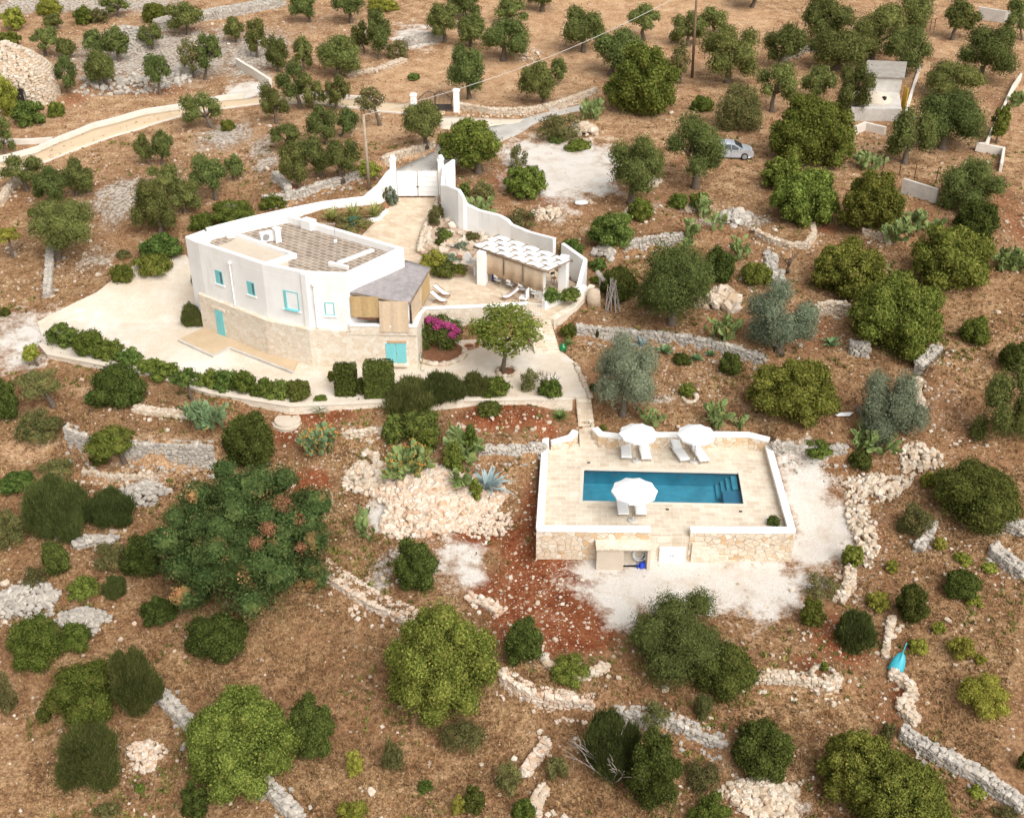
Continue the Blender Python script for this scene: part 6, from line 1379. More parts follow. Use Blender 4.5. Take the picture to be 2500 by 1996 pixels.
def crown_mesh(name, rng, lobes, rad, L, wr, cover, core, mode, stray=.12):
    lobes = np.asarray(lobes); rad = np.asarray(rad); area = 4 * math.pi * ((rad[:, 0] * rad[:, 2]) ** 1.0); area = area * .8
    n = int(cover * area.sum() / (L * L * wr * .5) * .85); n = min(max(n, 700), 48000)
    li = rng.choice(len(lobes), int(n * 1.9), p=area / area.sum())
    d = rng.normal(size=(len(li), 3)); d /= np.linalg.norm(d, axis=1)[:, None]; d[:, 2] = np.where(d[:, 2] < -.8, -d[:, 2] * .6, d[:, 2]); d /= np.linalg.norm(d, axis=1)[:, None]
    bump = np.sin(d[:, 0] * 5.1 + li * 1.7) * np.sin(d[:, 1] * 4.7 + li * 2.3) * np.sin(d[:, 2] * 5.3 + li) + .6 * np.sin(d[:, 0] * 11 + li) * np.sin(d[:, 2] * 9 + 2 * li) * np.sin(d[:, 1] * 10.3 + li)
    sh = np.where(rng.uniform(size=len(li)) < stray, rng.uniform(1.0, 1.3, len(li)), rng.uniform(.60, 1.02, len(li)) ** .75) * (1 + .25 * bump)
    pos = lobes[li] + rad[li] * d * sh[:, None]
    keep = np.ones(len(li), bool)
    for k in range(len(lobes)):
        q = (((pos - lobes[k]) / rad[k]) ** 2).sum(1); keep &= (q > .62) | (li == k)
    pos, d, li = pos[keep][:n], d[keep][:n], li[keep][:n]; n = len(pos)
    nr = d + rng.normal(0, .55, (n, 3)); nr /= np.linalg.norm(nr, axis=1)[:, None]
    t = rng.normal(size=(n, 3))
    if mode == 'u': t = d * .5 + np.array([0, 0, 1.3]) + rng.normal(0, .28, (n, 3)); nr = np.cross(t, rng.normal(size=(n, 3)))
    if mode == 'h': nr = np.array([0, 0, 1.0]) + rng.normal(0, .35, (n, 3)) + d * .2
    nr /= np.linalg.norm(nr, axis=1)[:, None]
    t -= nr * (t * nr).sum(1)[:, None]; t /= np.linalg.norm(t, axis=1)[:, None]; b = np.cross(nr, t)
    ll = L * rng.uniform(.65, 1.35, n)[:, None]; ww = ll * wr
    if mode == 'u': ll = ll * 1.9
    V = np.stack([pos - t * ll / 2, pos - b * ww / 2 + t * ll * .05, pos + t * ll / 2 - nr * ll * .08, pos + b * ww / 2 + t * ll * .05], 1).reshape(-1, 3)
    Fq = np.arange(4 * n).reshape(n, 4)
    if core > 0:
        m = len(lobes); CV = CSV[None] * (1 + rng.normal(0, .12, (m, len(CSV), 1))) * rad[:, None] * core * .85 + lobes[:, None]
        Fc = (CSF[None] + (np.arange(m) * len(CSV))[:, None, None]).reshape(-1, 4) + 4 * n
        V = np.concatenate([V, CV.reshape(-1, 3)]); Fq = np.concatenate([Fq, Fc])
    return np_mesh(name, V, Fq)
def make_lobes(rng, kind, Rr, Vv, ground):
    nl, (r0, r1), *_ , sq = STY[kind]
    nl = max(4, int(nl * rng.uniform(.8, 1.2))); lobes, rad = [], []
    ph = rng.uniform(0, 6.28)
    for i in range(nl):
        f = rng.uniform(r0, r1); zz = 1 - (i + .5) / nl * (1.75 if not ground else 1.55); a = ph + i * 2.39996 + rng.normal(0, .25); h = math.sqrt(max(0, 1 - min(1, zz * zz)))
        k = (1 - f) * rng.uniform(.74, 1.14)
        lobes.append((Rr * h * math.cos(a) * k, Rr * h * math.sin(a) * k, Vv * zz * k)); rad.append((Rr * f, Rr * f, min(Vv, Rr * 1.2) * f * sq * 1.1))
    if kind not in ('olive', 'mulb', 'scrub', 'silver') or rng.random() < .35: lobes.append((0, 0, -.08 * Vv)); cr = {'brown': .80, 'broad': .70, 'dark': .68}.get(kind, .6); rad.append((Rr * cr, Rr * cr, Vv * cr))
    return lobes, rad
def trunk_mesh(rng, base, top, r0, targets):
    mb = MB(); b, t = np.array(base), np.array(top); k = rng.normal(0, .12, 2) * np.linalg.norm(t - b)
    mid = (b + t) / 2 + np.array([k[0] * .5, k[1] * .5, 0]); mb.tube([b - np.array([0, 0, .3]), b + (mid - b) * .25, mid, t], [r0 * 1.7, r0 * 1.05, r0 * .85, r0 * .7], 8)
    for q in targets:
        q = np.array(q); m_ = t * .5 + q * .5 + np.array([0, 0, .1]) + rng.normal(0, .08, 3); mb.tube([t - np.array([0, 0, .05]), m_, q], [r0 * .55, r0 * .36, r0 * .14], 5)
    return mb
NAMES = {'olive': ('olive_tree', 'olive tree'), 'silver': ('olive_tree', 'olive tree'), 'broad': ('broadleaf_tree', 'tree'), 'brown': ('broadleaf_tree', 'tree'), 'dark': ('dark_shrub', 'shrub'), 'shrub': ('shrub', 'shrub'), 'broom': ('broom_shrub', 'shrub'),
         'yellow': ('spurge_bush', 'bush'), 'bright': ('leafy_bush', 'bush'), 'scrub': ('scrub_bush', 'bush'), 'mulb': ('courtyard_tree', 'tree')}
GRP = {'olive': 'olive trees on the hillside', 'silver': 'olive trees on the hillside', 'broad': 'dense green trees on the terraces', 'brown': None, 'dark': 'dark shrubs on the terraces', 'shrub': 'shrubs on the terraces', 'broom': 'broom shrubs in the dry grass',
       'yellow': 'yellow green bushes', 'bright': 'leafy garden bushes', 'scrub': 'dry scrub bushes', 'mulb': None}
def plant(kind, x0, y0, x1, y1, by, bx, label, c=None, mat=None, lobes=None, baseworld=None):
    if 'hedge bush' in label or 'rosemary' in label: x0, x1, y0 = x0 - 10, x1 + 10, y0 - 12
    cx, cy, wd, hh = (x0 + x1) / 2, (y0 + y1) / 2, x1 - x0, y1 - y0; seed = int(abs(cx) * 7 + abs(cy) * 13); rng = np.random.default_rng(seed)
    tree = by is not None
    if not tree: by = cy + .30 * hh
    if bx is None: bx = cx
    if tree and kind in ('olive', 'silver', 'broad') and by > y1: y1 += .4 * (by - y1); cy, hh = (y0 + y1) / 2, y1 - y0
    if not tree: by = y1 - .17 * hh
    b = baseworld if baseworld is not None else G(bx, by)
    s_ = scale_at(b + np.array([0, 0, 1.5])); dd = b - np.array([0, 0, CAMH]); sd_ = abs(dd[2]) / np.linalg.norm(dd); cd_ = math.sqrt(1 - sd_ * sd_)
    Rr = wd / 2 / s_; Vv = math.sqrt(max((hh / 2 / s_) ** 2 - (Rr * sd_) ** 2, (.55 * Rr) ** 2)) / cd_
    Vv = min(Vv, 1.7 * Rr if kind not in ('broom', 'mulb') else 2.2 * Rr)
    zc = (by - cy) / (s_ * cd_) if tree else Vv * .72
    zc = max(zc, Vv * .55)
    L = float(np.clip(2.05 / (s_ * .41), .09, .24)) * (1.15 if kind in ('broad', 'brown', 'bright', 'mulb') else 1.0)
    if kind == 'broom': L *= 1.2
    nl, rr_, wr, cover, core, mode, sq = STY[kind]
    if lobes is None: lb, rd = make_lobes(rng, kind, Rr, Vv, not tree)
    else: lb = [(q[0] * Rr, q[1] * Rr, q[2] * Vv) for q in lobes]; rd = [(q[3] * Rr, q[3] * Rr, q[3] * min(Vv, Rr * 1.15)) for q in lobes]
    a_, r_ = np.array(lb), np.array(rd)
    x_0, x_1 = (a_[:, 0] - r_[:, 0]).min(), (a_[:, 0] + r_[:, 0]).max(); kx = 2 * Rr / (x_1 - x_0) * .97
    a_[:, 0] -= (x_0 + x_1) / 2; a_[:, :2] *= kx; r_[:, :2] *= kx
    pv = a_[:, 1] * sd_ + a_[:, 2] * cd_; pr_ = np.sqrt((r_[:, 1] * sd_) ** 2 + (r_[:, 2] * cd_) ** 2); ex = (pv + pr_).max() - (pv - pr_).min(); kz = float(np.clip((hh / s_ * .97) / ex, .6, 1.7))
    a_[:, 2] *= kz; r_[:, 2] *= kz; pv = a_[:, 1] * sd_ + a_[:, 2] * cd_; pr_ = np.sqrt((r_[:, 1] * sd_) ** 2 + (r_[:, 2] * cd_) ** 2); mid_ = ((pv + pr_).max() + (pv - pr_).min()) / 2
    if tree: a_[:, 2] -= mid_ / cd_
    else:
        low = (a_[:, 2] - r_[:, 2]).min(); zc = -low - .12 * hh / s_
    lb, rd = a_, r_
    me = crown_mesh("crown" if tree else NAMES[kind][0], rng, lb, rd, L, wr, cover, core, mode, .05 if kind in ('brown', 'broad', 'dark') else .12)
    off = ((cx - bx) / s_, 0, zc); nm, cat = NAMES[kind]; grp = GRP[kind]
    if tree:
        r = empty(nm, b, 0, label, cat, grp); o = link("crown", me, mat or LF[kind], r); o.location = off
        tgt = [lb[i] for i in rng.permutation(len(lb))[:min(6, len(lb))]]; tgt = [(q[0] * .8 + off[0], q[1] * .8, q[2] * .6 + off[2]) for q in tgt]
        tp = (off[0] * .5, 0, max(.5, (zc - Vv * .55)) if zc > Vv * .6 else zc * .5)
        trunk_mesh(rng, (0, 0, 0), tp, max(.11, Rr * (.06 if kind == 'mulb' else .115)), tgt).build("trunk", BARK, r, True); return r
    o = link(nm, me, mat or LF[kind]); o.location = (b[0], b[1], b[2]); me.transform(Matrix.Translation((0, 0, off[2])))
    if kind == 'brown':                                     # withered sprays on the near side
        C_ = b + np.array([0, 0, off[2]]); lo_, hi_ = (a_ - r_).min(0), (a_ + r_).max(0); ce = C_ + (lo_ + hi_) / 2; ra = (hi_ - lo_) / 2 * .93; sl, sr = [], []
        for px, py, sz in ((690, 1235, .6), (720, 1268, .5), (655, 1290, .45), (625, 1325, .4), (735, 1335, .35)):
            r = ray(px, py); q = (np.array([0, 0, CAMH]) - ce) / ra; dv = r / ra; A, B, Cc = dv @ dv, 2 * q @ dv, q @ q - 1; D = B * B - 4 * A * Cc
            if D > 0: t = (-B - math.sqrt(D)) / (2 * A); sl.append(np.array([0, 0, CAMH]) + r * t - b); sr.append((sz, sz, sz * .8))
        link("withered_foliage", crown_mesh("withered_foliage", rng, sl, sr, L * .9, .5, 1.0, .5, 'o'), LF['rust'], o)
    return tag(o, label, cat, grp)
T = [  # kind, left, top, right, bottom (photo pixels), foot y, foot x, label
# --- top left hillside
('yellow',8,18,66,75,74,36,"small yellow green tree at the top left edge"),
('yellow',88,-2,156,40,None,None,"bright yellow bush at the top edge, second from the left"),
('olive',106,33,157,66,72,135,"little dark olive under the bright yellow bush at top left"),
('shrub',181,15,232,66,None,None,"dark green shrub between the yellow bush and the stone mound at top left"),
('scrub',222,22,268,62,None,None,"olive brown scrub just above left of the stone mound"),
('olive',246,-12,327,33,42,292,"blue grey olive cut by the top edge above the stone mound"),
('shrub',348,9,412,60,None,None,"dull green shrub right of the stone mound"),
('olive',411,6,505,72,84,460,"olive with yellowish right side by the wide grey rubble wall"),
('shrub',0,75,58,122,None,None,"round shrub touching the left edge above the trullo"),
('olive',82,65,158,118,136,111,"two tufted olive above the trullo roof"),
('olive',137,94,192,138,142,165,"low olive right of the two tufted one above the trullo"),
('olive',208,70,262,130,146,240,"left half of the grey olive pair on the rocks below the stone mound"),
('olive',255,66,325,132,150,292,"right half of the grey olive pair on the rocks below the stone mound"),
('olive',339,57,402,112,120,375,"small olive right below the stone mound"),
('olive',547,42,600,95,104,577,"narrow olive left of a taller one near the end of the rubble wall"),
('olive',600,45,662,130,140,628,"tall full olive near the end of the wide grey rubble wall"),
('scrub',439,95,500,180,190,475,"thin yellowish olive half, left of a dense round one"),
('olive',488,84,552,165,194,500,"dense rounded olive above the lane wall end"),
('olive',140,137,195,217,226,166,"slim olive right of the trullo door"),
('olive',210,125,292,200,212,262,"grey tufted olive growing from the rocks above the lane"),
('olive',358,133,430,195,230,391,"open olive with a bare reddish trunk above the lane"),
('yellow',0,190,60,300,None,None,"yellow green creeper spreading over the left of the trullo"),
('bright',30,243,118,314,None,None,"yellow green thicket at the foot of the trullo"),
('shrub',115,247,160,290,None,None,"small bush at the right end of the thicket by the trullo"),
('olive',-8,283,46,372,376,10,"grey olive at the left edge beside the lane"),
('olive',443,225,548,302,312,520,"leaning two part olive standing over the lane"),
('shrub',537,291,578,322,None,None,"bright green tussock on the field below the leaning lane olive"),
('olive',332,325,378,392,402,366,"left tuft of the split olive in the field below the lane"),
('olive',372,320,432,382,403,394,"right tuft of the split olive in the field below the lane"),
('olive',2,377,117,440,464,65,"spreading olive under the lane at the left edge"),
('olive',86,402,176,495,508,130,"broad olive right of the spreading one under the lane"),
('olive',160,383,238,470,478,186,"taller right neighbour of the broad olive under the lane"),
('olive',360,396,455,466,476,405,"upper olive of the cluster in the rocky left field"),
('olive',330,440,440,560,570,392,"largest olive of the cluster in the rocky left field"),
('olive',420,436,500,512,520,450,"right hand olive of the cluster in the rocky left field"),
('olive',465,375,560,455,486,527,"olive with a gnarled root crown in the rocky left field"),
('olive',552,376,598,428,440,570,"small separate tuft right of the gnarled rooted olive"),
('olive',90,486,251,605,632,140,"big dense olive with a few ochre sprays, alone in the left field"),
('yellow',0,552,66,596,628,31,"small light green tree with bare stem at the left edge"),
('dark',68,507,97,530,None,None,"tiny dark bush left of the big lone olive"),
('dark',0,749,25,775,None,None,"tiny dark bush at the left edge above the track"),
('bright',338,555,455,640,None,None,"largest bush above the sand coloured lane left of the house"),
('shrub',269,640,332,693,None,None,"left bush of the row above the lane beside the house"),
('shrub',325,612,425,668,None,None,"lower trailing bush of the row above the lane beside the house"),
('scrub',283,605,322,632,None,None,"small pale tuft of the row above the lane beside the house"),
('shrub',460,516,526,566,None,None,"bush behind the left end of the white garden wall"),
('shrub',515,482,628,542,None,None,"wide bush with a bare pale branch behind the white garden wall"),
('shrub',633,468,708,508,None,None,"rounded bush behind the white garden wall, farthest right"),
('broom',446,740,510,800,None,None,"spiky dark bush at the corner of the stone house base"),
('scrub',468,661,487,700,None,None,"slim climbing plant on the white house corner"),
# --- top middle
('olive',706,-16,777,40,54,758,"dark olive cut by the top edge left of the yellow prickly patch"),
('olive',807,-22,895,30,56,858,"olive with a pale trunk at the top edge"),
('olive',856,52,905,118,128,890,"left tuft of the tall split olive beside the tan track"),
('olive',895,24,958,135,144,925,"right tall tuft of the split olive beside the tan track"),
('olive',650,90,708,168,176,680,"oval olive, left of a pair above the lane cluster"),
('olive',717,88,768,166,172,742,"narrow oval olive, right of a pair above the lane cluster"),
('olive',771,88,886,180,188,824,"broad round olive right of the oval pair"),
('olive',671,148,765,240,264,733,"tall olive with a leaning trunk at the lane bend"),
('olive',638,203,713,278,302,675,"round olive with ochre top and short trunk at the lane bend"),
('olive',741,182,800,262,268,770,"left olive of two touching crowns by the lane"),
('olive',795,184,862,258,268,820,"ochre tinted right olive of two touching crowns by the lane"),
('olive',1040,10,1120,88,104,1086,"round olive by the stone heap at the top of the tan field"),
('olive',1090,-22,1178,38,44,1135,"olive cut by the top edge behind the round one"),
('olive',1115,35,1187,108,114,1150,"grey olive in front of the two at the top of the tan field"),
('olive',1170,45,1298,135,148,1228,"wide olive with a thick leaning trunk in the tan field"),
('olive',1204,-6,1293,50,60,1250,"olive behind the wide one in the tan field"),
('olive',1091,112,1185,222,241,1146,"egg shaped olive beside the ornate iron gate"),
('scrub',865,212,945,280,306,928,"thin half bare tree between the lane and the tall pole"),
('olive',982,246,1083,336,354,1040,"round headed olive with straight trunk below the iron gate"),
('olive',744,255,832,345,352,800,"dense olive left of the tall pole, upper one"),
('olive',822,262,880,325,334,832,"small forked olive just left of the pole top"),
('olive',660,300,740,358,364,705,"low dark olive at the left of the cluster below the lane"),
('olive',682,352,755,448,458,732,"grey green olive nearest the stone wall in the cluster"),
('olive',716,330,800,425,432,786,"olive with drooping dark limb in the middle of the cluster"),
('olive',783,338,886,420,437,835,"light green olive left of the pole foot"),
('broad',1065,288,1230,412,422,1168,"wide fresh green tree beside the white drive gate"),
('bright',995,178,1025,197,None,None,"small green tuft alone in the tan field"),
('yellow',865,385,935,430,None,None,"yellow green bush at the foot of the tall pole"),
('olive',1270,-60,1372,12,28,1323,"tree of which only low boughs and a dark root show at the top edge"),
('olive',1790,-60,1880,-5,18,1835,"tree foot at the top edge right of the tall brown pole"),
('yellow',893,-4,980,30,None,None,"yellow green prickly thicket at the top edge"),
('scrub',940,98,1000,150,None,None,"olive brown scrub strip beside the grey stone heap"),
# --- top right
('olive',1371,18,1480,105,127,1424,"perfect double domed olive with flared trunk in the tan field"),
('olive',1527,12,1613,66,98,1572,"small flat topped olive on a thin trunk in the tan field"),
('olive',1631,28,1723,105,112,1680,"olive left of the tall brown pole"),
('olive',1700,18,1775,75,84,1740,"olive with an ochre side right of the tall brown pole"),
('olive',1702,63,1850,190,202,1775,"big spreading olive right of the tall brown pole"),
('olive',1442,70,1575,175,184,1490,"dark olive behind the huge round tree"),
('broad',1467,112,1660,303,None,None,"huge round dense tree in the top middle near the road bend"),
('olive',1261,150,1358,245,250,1330,"ragged olive crossed by the overhead wire"),
('olive',1335,142,1386,198,206,1352,"small side tuft right of the ragged wire crossed olive"),
('scrub',1627,100,1684,190,204,1660,"sparse yellowish tree left of the brown pole foot"),
('scrub',1305,275,1428,345,None,None,"brownish mound shaped bush on the island by the parking yard"),
('bright',1335,325,1385,348,None,None,"low bright green tuft at the foot of the brownish mound bush"),
('shrub',1373,338,1447,367,None,None,"low grey green ground bush beside the cream boulders"),
('olive',1612,278,1768,430,458,1697,"full olive beside the parked silver car"),
('olive',1478,335,1618,480,498,1540,"loose olive at the edge of the white parking yard"),
('shrub',1681,233,1742,276,None,None,"dark round shrub left of a bigger brown green one"),
('scrub',1738,205,1860,335,None,None,"big brown green bush above the parked car"),
('shrub',1530,482,1597,546,None,None,"shrub below the loose olive near the flat white slab"),
('broad',1225,400,1338,488,None,None,"broken light green tree left of the white parking yard"),
('scrub',1240,350,1290,420,None,None,"thin upright sprout of the tree left of the parking yard"),
('shrub',1630,470,1680,512,None,None,"small bush left of the thin tall cactus below the car"),
('shrub',1680,465,1735,520,None,None,"small bush right of its twin below the car olive"),
('olive',1945,-12,2080,95,112,1990,"big olive at the top edge left of the dense grove"),
('olive',2055,15,2210,140,148,2126,"largest olive of the dense top right grove"),
('olive',2150,-22,2275,80,90,2215,"olive at the top edge right of the grove"),
('olive',2145,65,2260,178,186,2205,"olive standing right above the white shed roof"),
('olive',1858,60,1968,150,166,1900,"round olive left of the dense grove"),
('olive',1968,75,2116,162,170,2040,"grey green olive below the dense grove"),
('olive',1835,155,1938,240,272,1884,"forked trunk olive left of the big round tree"),
('olive',1950,160,2040,238,246,1992,"dark olive between the forked one and the shed"),
('olive',2030,153,2120,282,290,2078,"tall olive touching the left of the white shed"),
('olive',2294,-2,2382,70,97,2325,"round olive with a dark trunk at the top right"),
('olive',2325,66,2467,185,195,2395,"broad two headed olive near the right edge track"),
('olive',2440,-14,2500,80,98,2496,"olive at the very top right corner"),
('olive',2250,150,2395,230,240,2320,"grey olive behind another right of the shed"),
('olive',2222,215,2400,350,362,2300,"large full olive right of the shed"),
('olive',2155,262,2282,385,399,2208,"leaning olive in front of the shed with the blue tarpaulin"),
('broad',1865,230,2082,425,None,None,"large round bright tree below the shed on its left"),
('broad',1850,378,1965,470,None,None,"smaller round tree leaning on the large round bright one"),
('broad',1868,408,2050,566,None,None,"yellowish dense tree over the curved pale wall"),
('broad',2035,415,2205,575,None,None,"dark bottomed dense tree right of the yellowish one"),
('olive',2285,385,2440,530,None,None,"upper dark olive before the white L shaped wall"),
('dark',2330,480,2440,590,None,None,"dark thicket below the olive by the L shaped wall"),
('broad',2210,540,2428,715,None,None,"wide light green tree with visible stems near the right edge"),
('broad',1970,570,2160,730,None,None,"rounded tree up left of the huge clumped tree"),
('broad',2060,645,2295,875,None,None,"huge clumped tree at the right middle of the photo"),
('shrub',2340,765,2410,843,None,None,"single small bush on open soil at right"),
('dark',2435,832,2510,910,None,None,"dark bush cut by the right edge"),
('shrub',2410,255,2455,340,350,2432,"small tree leaning on the pale wall at the upper right edge"),
# --- middle right garden
('bright',1427,515,1548,610,None,None,"round fresh green bush above right of the pergola"),
('bright',1362,575,1430,632,None,None,"medium bright bush behind the short white wall end"),
('bright',1435,622,1482,664,None,None,"small bush between the medium bright one and the dark hedge"),
('olive',1548,588,1735,778,792,1640,"largest grey green olive right of the pergola"),
('dark',1710,600,1792,700,None,None,"dark upright shrub behind the largest grey green olive"),
('shrub',1805,635,1888,700,None,None,"mid green shrub left of the bare dead tree"),
('dark',1462,640,1562,738,None,None,"dark wide bush behind the bundle of poles"),
('silver',1815,675,1990,850,858,1900,"silvery round olive right of the terrace wall"),
('silver',1445,808,1605,995,1012,1520,"pale silvery olive beside the court path"),
('dark',1753,855,1812,918,None,None,"dark round bush under the right end of the curving grey wall"),
('dark',1640,858,1687,890,None,None,"flat dark plant under the curving grey wall"),
('broad',1815,850,2055,1030,None,None,"big yellow green tree above the right lounger"),
('silver',2085,885,2255,1085,None,None,"pale loose olive right of the big yellow green tree"),
('dark',2068,1090,2130,1145,None,None,"dark bush under the prickly pear right of the pool"),
('shrub',1962,1065,2037,1112,None,None,"low bush on the grey wall right of the pool corner"),
('olive',2365,890,2515,1110,None,None,"large dark olive at the right edge, middle height"),
('dark',2268,1090,2490,1275,None,None,"very wide dark bush near the right edge"),
('scrub',2185,1215,2275,1312,None,None,"pale feathery bush left below the very wide dark one"),
('yellow',2243,1145,2292,1190,None,None,"small yellowish bush left of the very wide dark one"),
('broad',2050,1322,2106,1386,None,None,"slanted light bush at the lower edge of the right gravel"),
('scrub',1955,1380,2048,1450,None,None,"brown green bush right of the front gravel yard"),
('shrub',1948,1452,2016,1532,None,None,"dark bush below the front gravel yard on the right"),
('yellow',2113,1430,2176,1492,None,None,"yellow bush left of the dark oval one at right"),
('yellow',2325,1338,2373,1376,None,None,"small yellow bush above the dark double bush"),
('yellow',2275,1305,2313,1343,None,None,"small yellow tuft below the very wide dark bush"),
('dark',2178,1418,2262,1526,None,None,"dark oval bush right of the yellow one"),
('dark',2297,1375,2396,1460,None,None,"dark double bush on the lower right slope"),
('yellow',2350,1440,2400,1475,None,None,"yellow fringe bush under the dark double bush"),
('yellow',2395,1368,2436,1395,None,None,"tiny yellow tuft right of the dark double bush"),
('yellow',2160,1360,2190,1400,None,None,"pale yellowish tuft in the narrow strip right of the gravel"),
# --- court and garden
('bright',121,792,198,850,None,None,"first hedge bush at the left end of the court hedge"),
('shrub',185,808,252,872,None,None,"second hedge bush of the court hedge"),
('shrub',238,832,296,880,None,None,"third hedge bush of the court hedge"),
('bright',287,850,345,890,None,None,"yellowish hedge bush behind the large dark laurel"),
('shrub',345,876,385,908,None,None,"little hedge bush just right of the large dark laurel"),
('shrub',370,884,432,926,None,None,"hedge bush left of the feathery bright tree"),
('shrub',488,902,540,946,None,None,"hedge bush right of the feathery bright tree"),
('bright',528,902,580,956,None,None,"light hedge bush in the middle of the court hedge"),
('shrub',570,908,622,962,None,None,"hedge bush right of the light one"),
('shrub',618,926,672,970,None,None,"last but one low hedge bush before the clipped blocks"),
('bright',664,928,714,972,None,None,"light low hedge bush before the last dark one"),
('dark',708,930,751,981,None,None,"last dark hedge bush at the right end of the left hedge"),
('dark',224,873,369,991,None,None,"large dark laurel bush below the court wall"),
('bright',423,894,496,948,976,470,"feathery bright green tree in front of the court hedge"),
('yellow',57,836,104,884,892,93,"small yellowish palm like tree left of the court wall"),
('bright',208,951,243,988,None,None,"light green tuft left of the large dark laurel"),
('dark',-10,915,54,1045,None,None,"dark bush at the left edge below the court wall"),
('scrub',42,897,166,975,992,132,"brown green tree with a pale stem left of the laurel"),
('scrub',36,984,160,1078,None,None,"greyish brown scrub beside the dark left edge bush"),
('shrub',218,1042,342,1112,1130,305,"small tree growing before the tall weathered wall"),
('dark',218,1095,270,1134,None,None,"small dark bush at the foot of the tall weathered wall"),
('dark',545,998,678,1150,None,None,"dark column of shrubs right of the bluish prickly pear"),
('shrub',800,905,818,935,None,None,"small bush left of the clipped hedge blocks"),
('dark',868,920,895,970,None,None,"small bush between the two clipped hedge blocks"),
('broom',948,918,1060,998,None,None,"left half of the long dark rosemary hedge by the court"),
('broom',1040,910,1130,978,None,None,"right half of the long dark rosemary hedge by the court"),
('broom',1128,912,1205,966,None,None,"rosemary bush right of the long dark hedge"),
('shrub',1180,908,1250,972,None,None,"brownish green garden bush left of the dry twiggy one"),
('scrub',1268,895,1318,962,None,None,"dry twiggy bush by the court path"),
('shrub',1310,915,1376,970,None,None,"green bush at the right end of the court edge"),
('dark',1165,970,1228,1014,None,None,"dark cushion bush on the red soil below the court edge"),
('bright',945,975,1083,1075,None,None,"leafy vine like tree above the big prickly pear"),
('shrub',1130,1030,1168,1110,None,None,"slim leaning bush right of the leafy vine like tree"),
('shrub',766,962,800,978,None,None,"small green tuft on the court wall above the yucca"),
('shrub',1365,782,1410,826,None,None,"garden bush right of the terrace steps"),
('dark',1870,1254,1905,1284,None,None,"small bright bush in the right front corner of the pool terrace"),
('shrub',1465,1035,1482,1052,None,None,"tiny bush at the left end of the rear pool wall"),
('dark',1438,935,1460,957,None,None,"tiny dark plant on the rim of the court path"),
('broom',1453,775,1462,832,None,None,"thin upright cypress like sprout at the left of the curving grey wall"),
('shrub',1655,930,1700,970,None,None,"little bush above the small stone ring"),
# --- rock garden
('yellow',1022,600,1095,660,None,None,"yellow green flowering mound in the rock garden"),
('dark',1062,578,1085,600,None,None,"little dark plant in the rock garden"),
('silver',1062,614,1128,648,None,None,"silvery blue cushion plant in the rock garden"),
('dark',1050,636,1132,674,None,None,"dark clipped edging bush of the rock garden"),
('scrub',1065,480,1085,545,None,None,"dry climber at the inner end of the wavy white wall"),
('scrub',1060,555,1110,575,None,None,"low dry tuft in the rock garden"),
('scrub',925,440,950,500,None,None,"grey leaved bush by the white wall near the gate"),
('silver',945,455,975,510,None,None,"pale twiggy bush left of the gate"),
('scrub',810,545,915,556,None,None,"low brown ground cover between the agaves"),
('bright',1118,445,1150,490,None,None,"bluish green plant outside the wavy wall near the gate"),
('scrub',1150,440,1210,495,None,None,"dull bush outside the wavy wall"),
('scrub',1230,500,1315,555,None,None,"dry brown green scrub outside the wavy wall"),
('broad',1440,672,1470,690,None,None,"tiny bush beside the short white wall end"),
('bright',1325,700,1370,745,None,None,"vine trailing over the white parapet, left half"),
('bright',1360,695,1420,735,None,None,"vine trailing over the white parapet, right half"),
('shrub',1000,1035,1075,1110,None,None,"green bush inside the prickly pear clump above the rubble heap"),
('shrub',1080,1075,1135,1165,None,None,"green bush between the prickly pears and the blue agave"),
('bright',930,1010,990,1090,None,None,"leafy sprout at the left of the prickly pear clump"),
('yellow',1140,1165,1180,1230,None,None,"yellow green spurge growing through the blue agave"),
('scrub',1045,500,1078,560,None,None,"dry flowering tuft at the upper end of the rock garden"),
('bright',1075,560,1105,585,None,None,"small fresh plant in the middle of the rock garden"),
('silver',1110,585,1145,610,None,None,"pale cushion in the rock garden near the pergola"),
('shrub',1030,622,1070,662,None,None,"green mound at the lower corner of the rock garden"),
('scrub',1130,560,1175,590,None,None,"dry low plant at the foot of the wavy white wall"),
('shrub',1100,640,1140,670,None,None,"green mound beside the outdoor sink"),
# --- left lower slope
('brown',385,1085,838,1490,None,None,"enormous dark tree with rusty brown patches left of the pool"),
('scrub',85,1114,193,1162,None,None,"brownish scrub over the pale ledge at left"),
('broom',70,1150,215,1322,None,None,"dark tangled thicket at left"),
('broom',205,1183,335,1282,None,None,"right part of the tangled thicket at left"),
('bright',0,1141,90,1196,None,None,"light green bush at the left edge above the thicket"),
('scrub',-10,1225,70,1345,None,None,"grey green scrub at the left edge beside the thicket"),
('dark',105,1318,180,1412,None,None,"dark green bush below the tangled thicket"),
('dark',300,1296,402,1417,None,None,"dark rounded bush left of the enormous tree"),
('scrub',237,1310,310,1395,None,None,"sparse light bush left of the dark rounded one"),
('scrub',60,1370,120,1435,None,None,"dry grassy scrub below the thicket"),
('broom',254,1400,308,1462,None,None,"small upright bush below the dark rounded one"),
('shrub',165,1395,245,1460,None,None,"thin pale scrub in the dry grass at left"),
('dark',440,1395,520,1475,None,None,"dark bush at the lower left foot of the enormous tree"),
('dark',340,1440,438,1522,None,None,"half round dark bush in the dry grass"),
('dark',450,1472,612,1603,None,None,"neat round green bush in the dry grass"),
('shrub',25,1476,165,1632,None,None,"tall bush at lower left beside the rubble ridge"),
('shrub',148,1508,224,1588,None,None,"smaller bush right of the tall one by the rubble ridge"),
('shrub',112,1580,295,1745,None,None,"wide bush left of the dark broom at lower left"),
('broom',288,1578,408,1752,None,None,"dark upright broom beside the wide bush at lower left"),
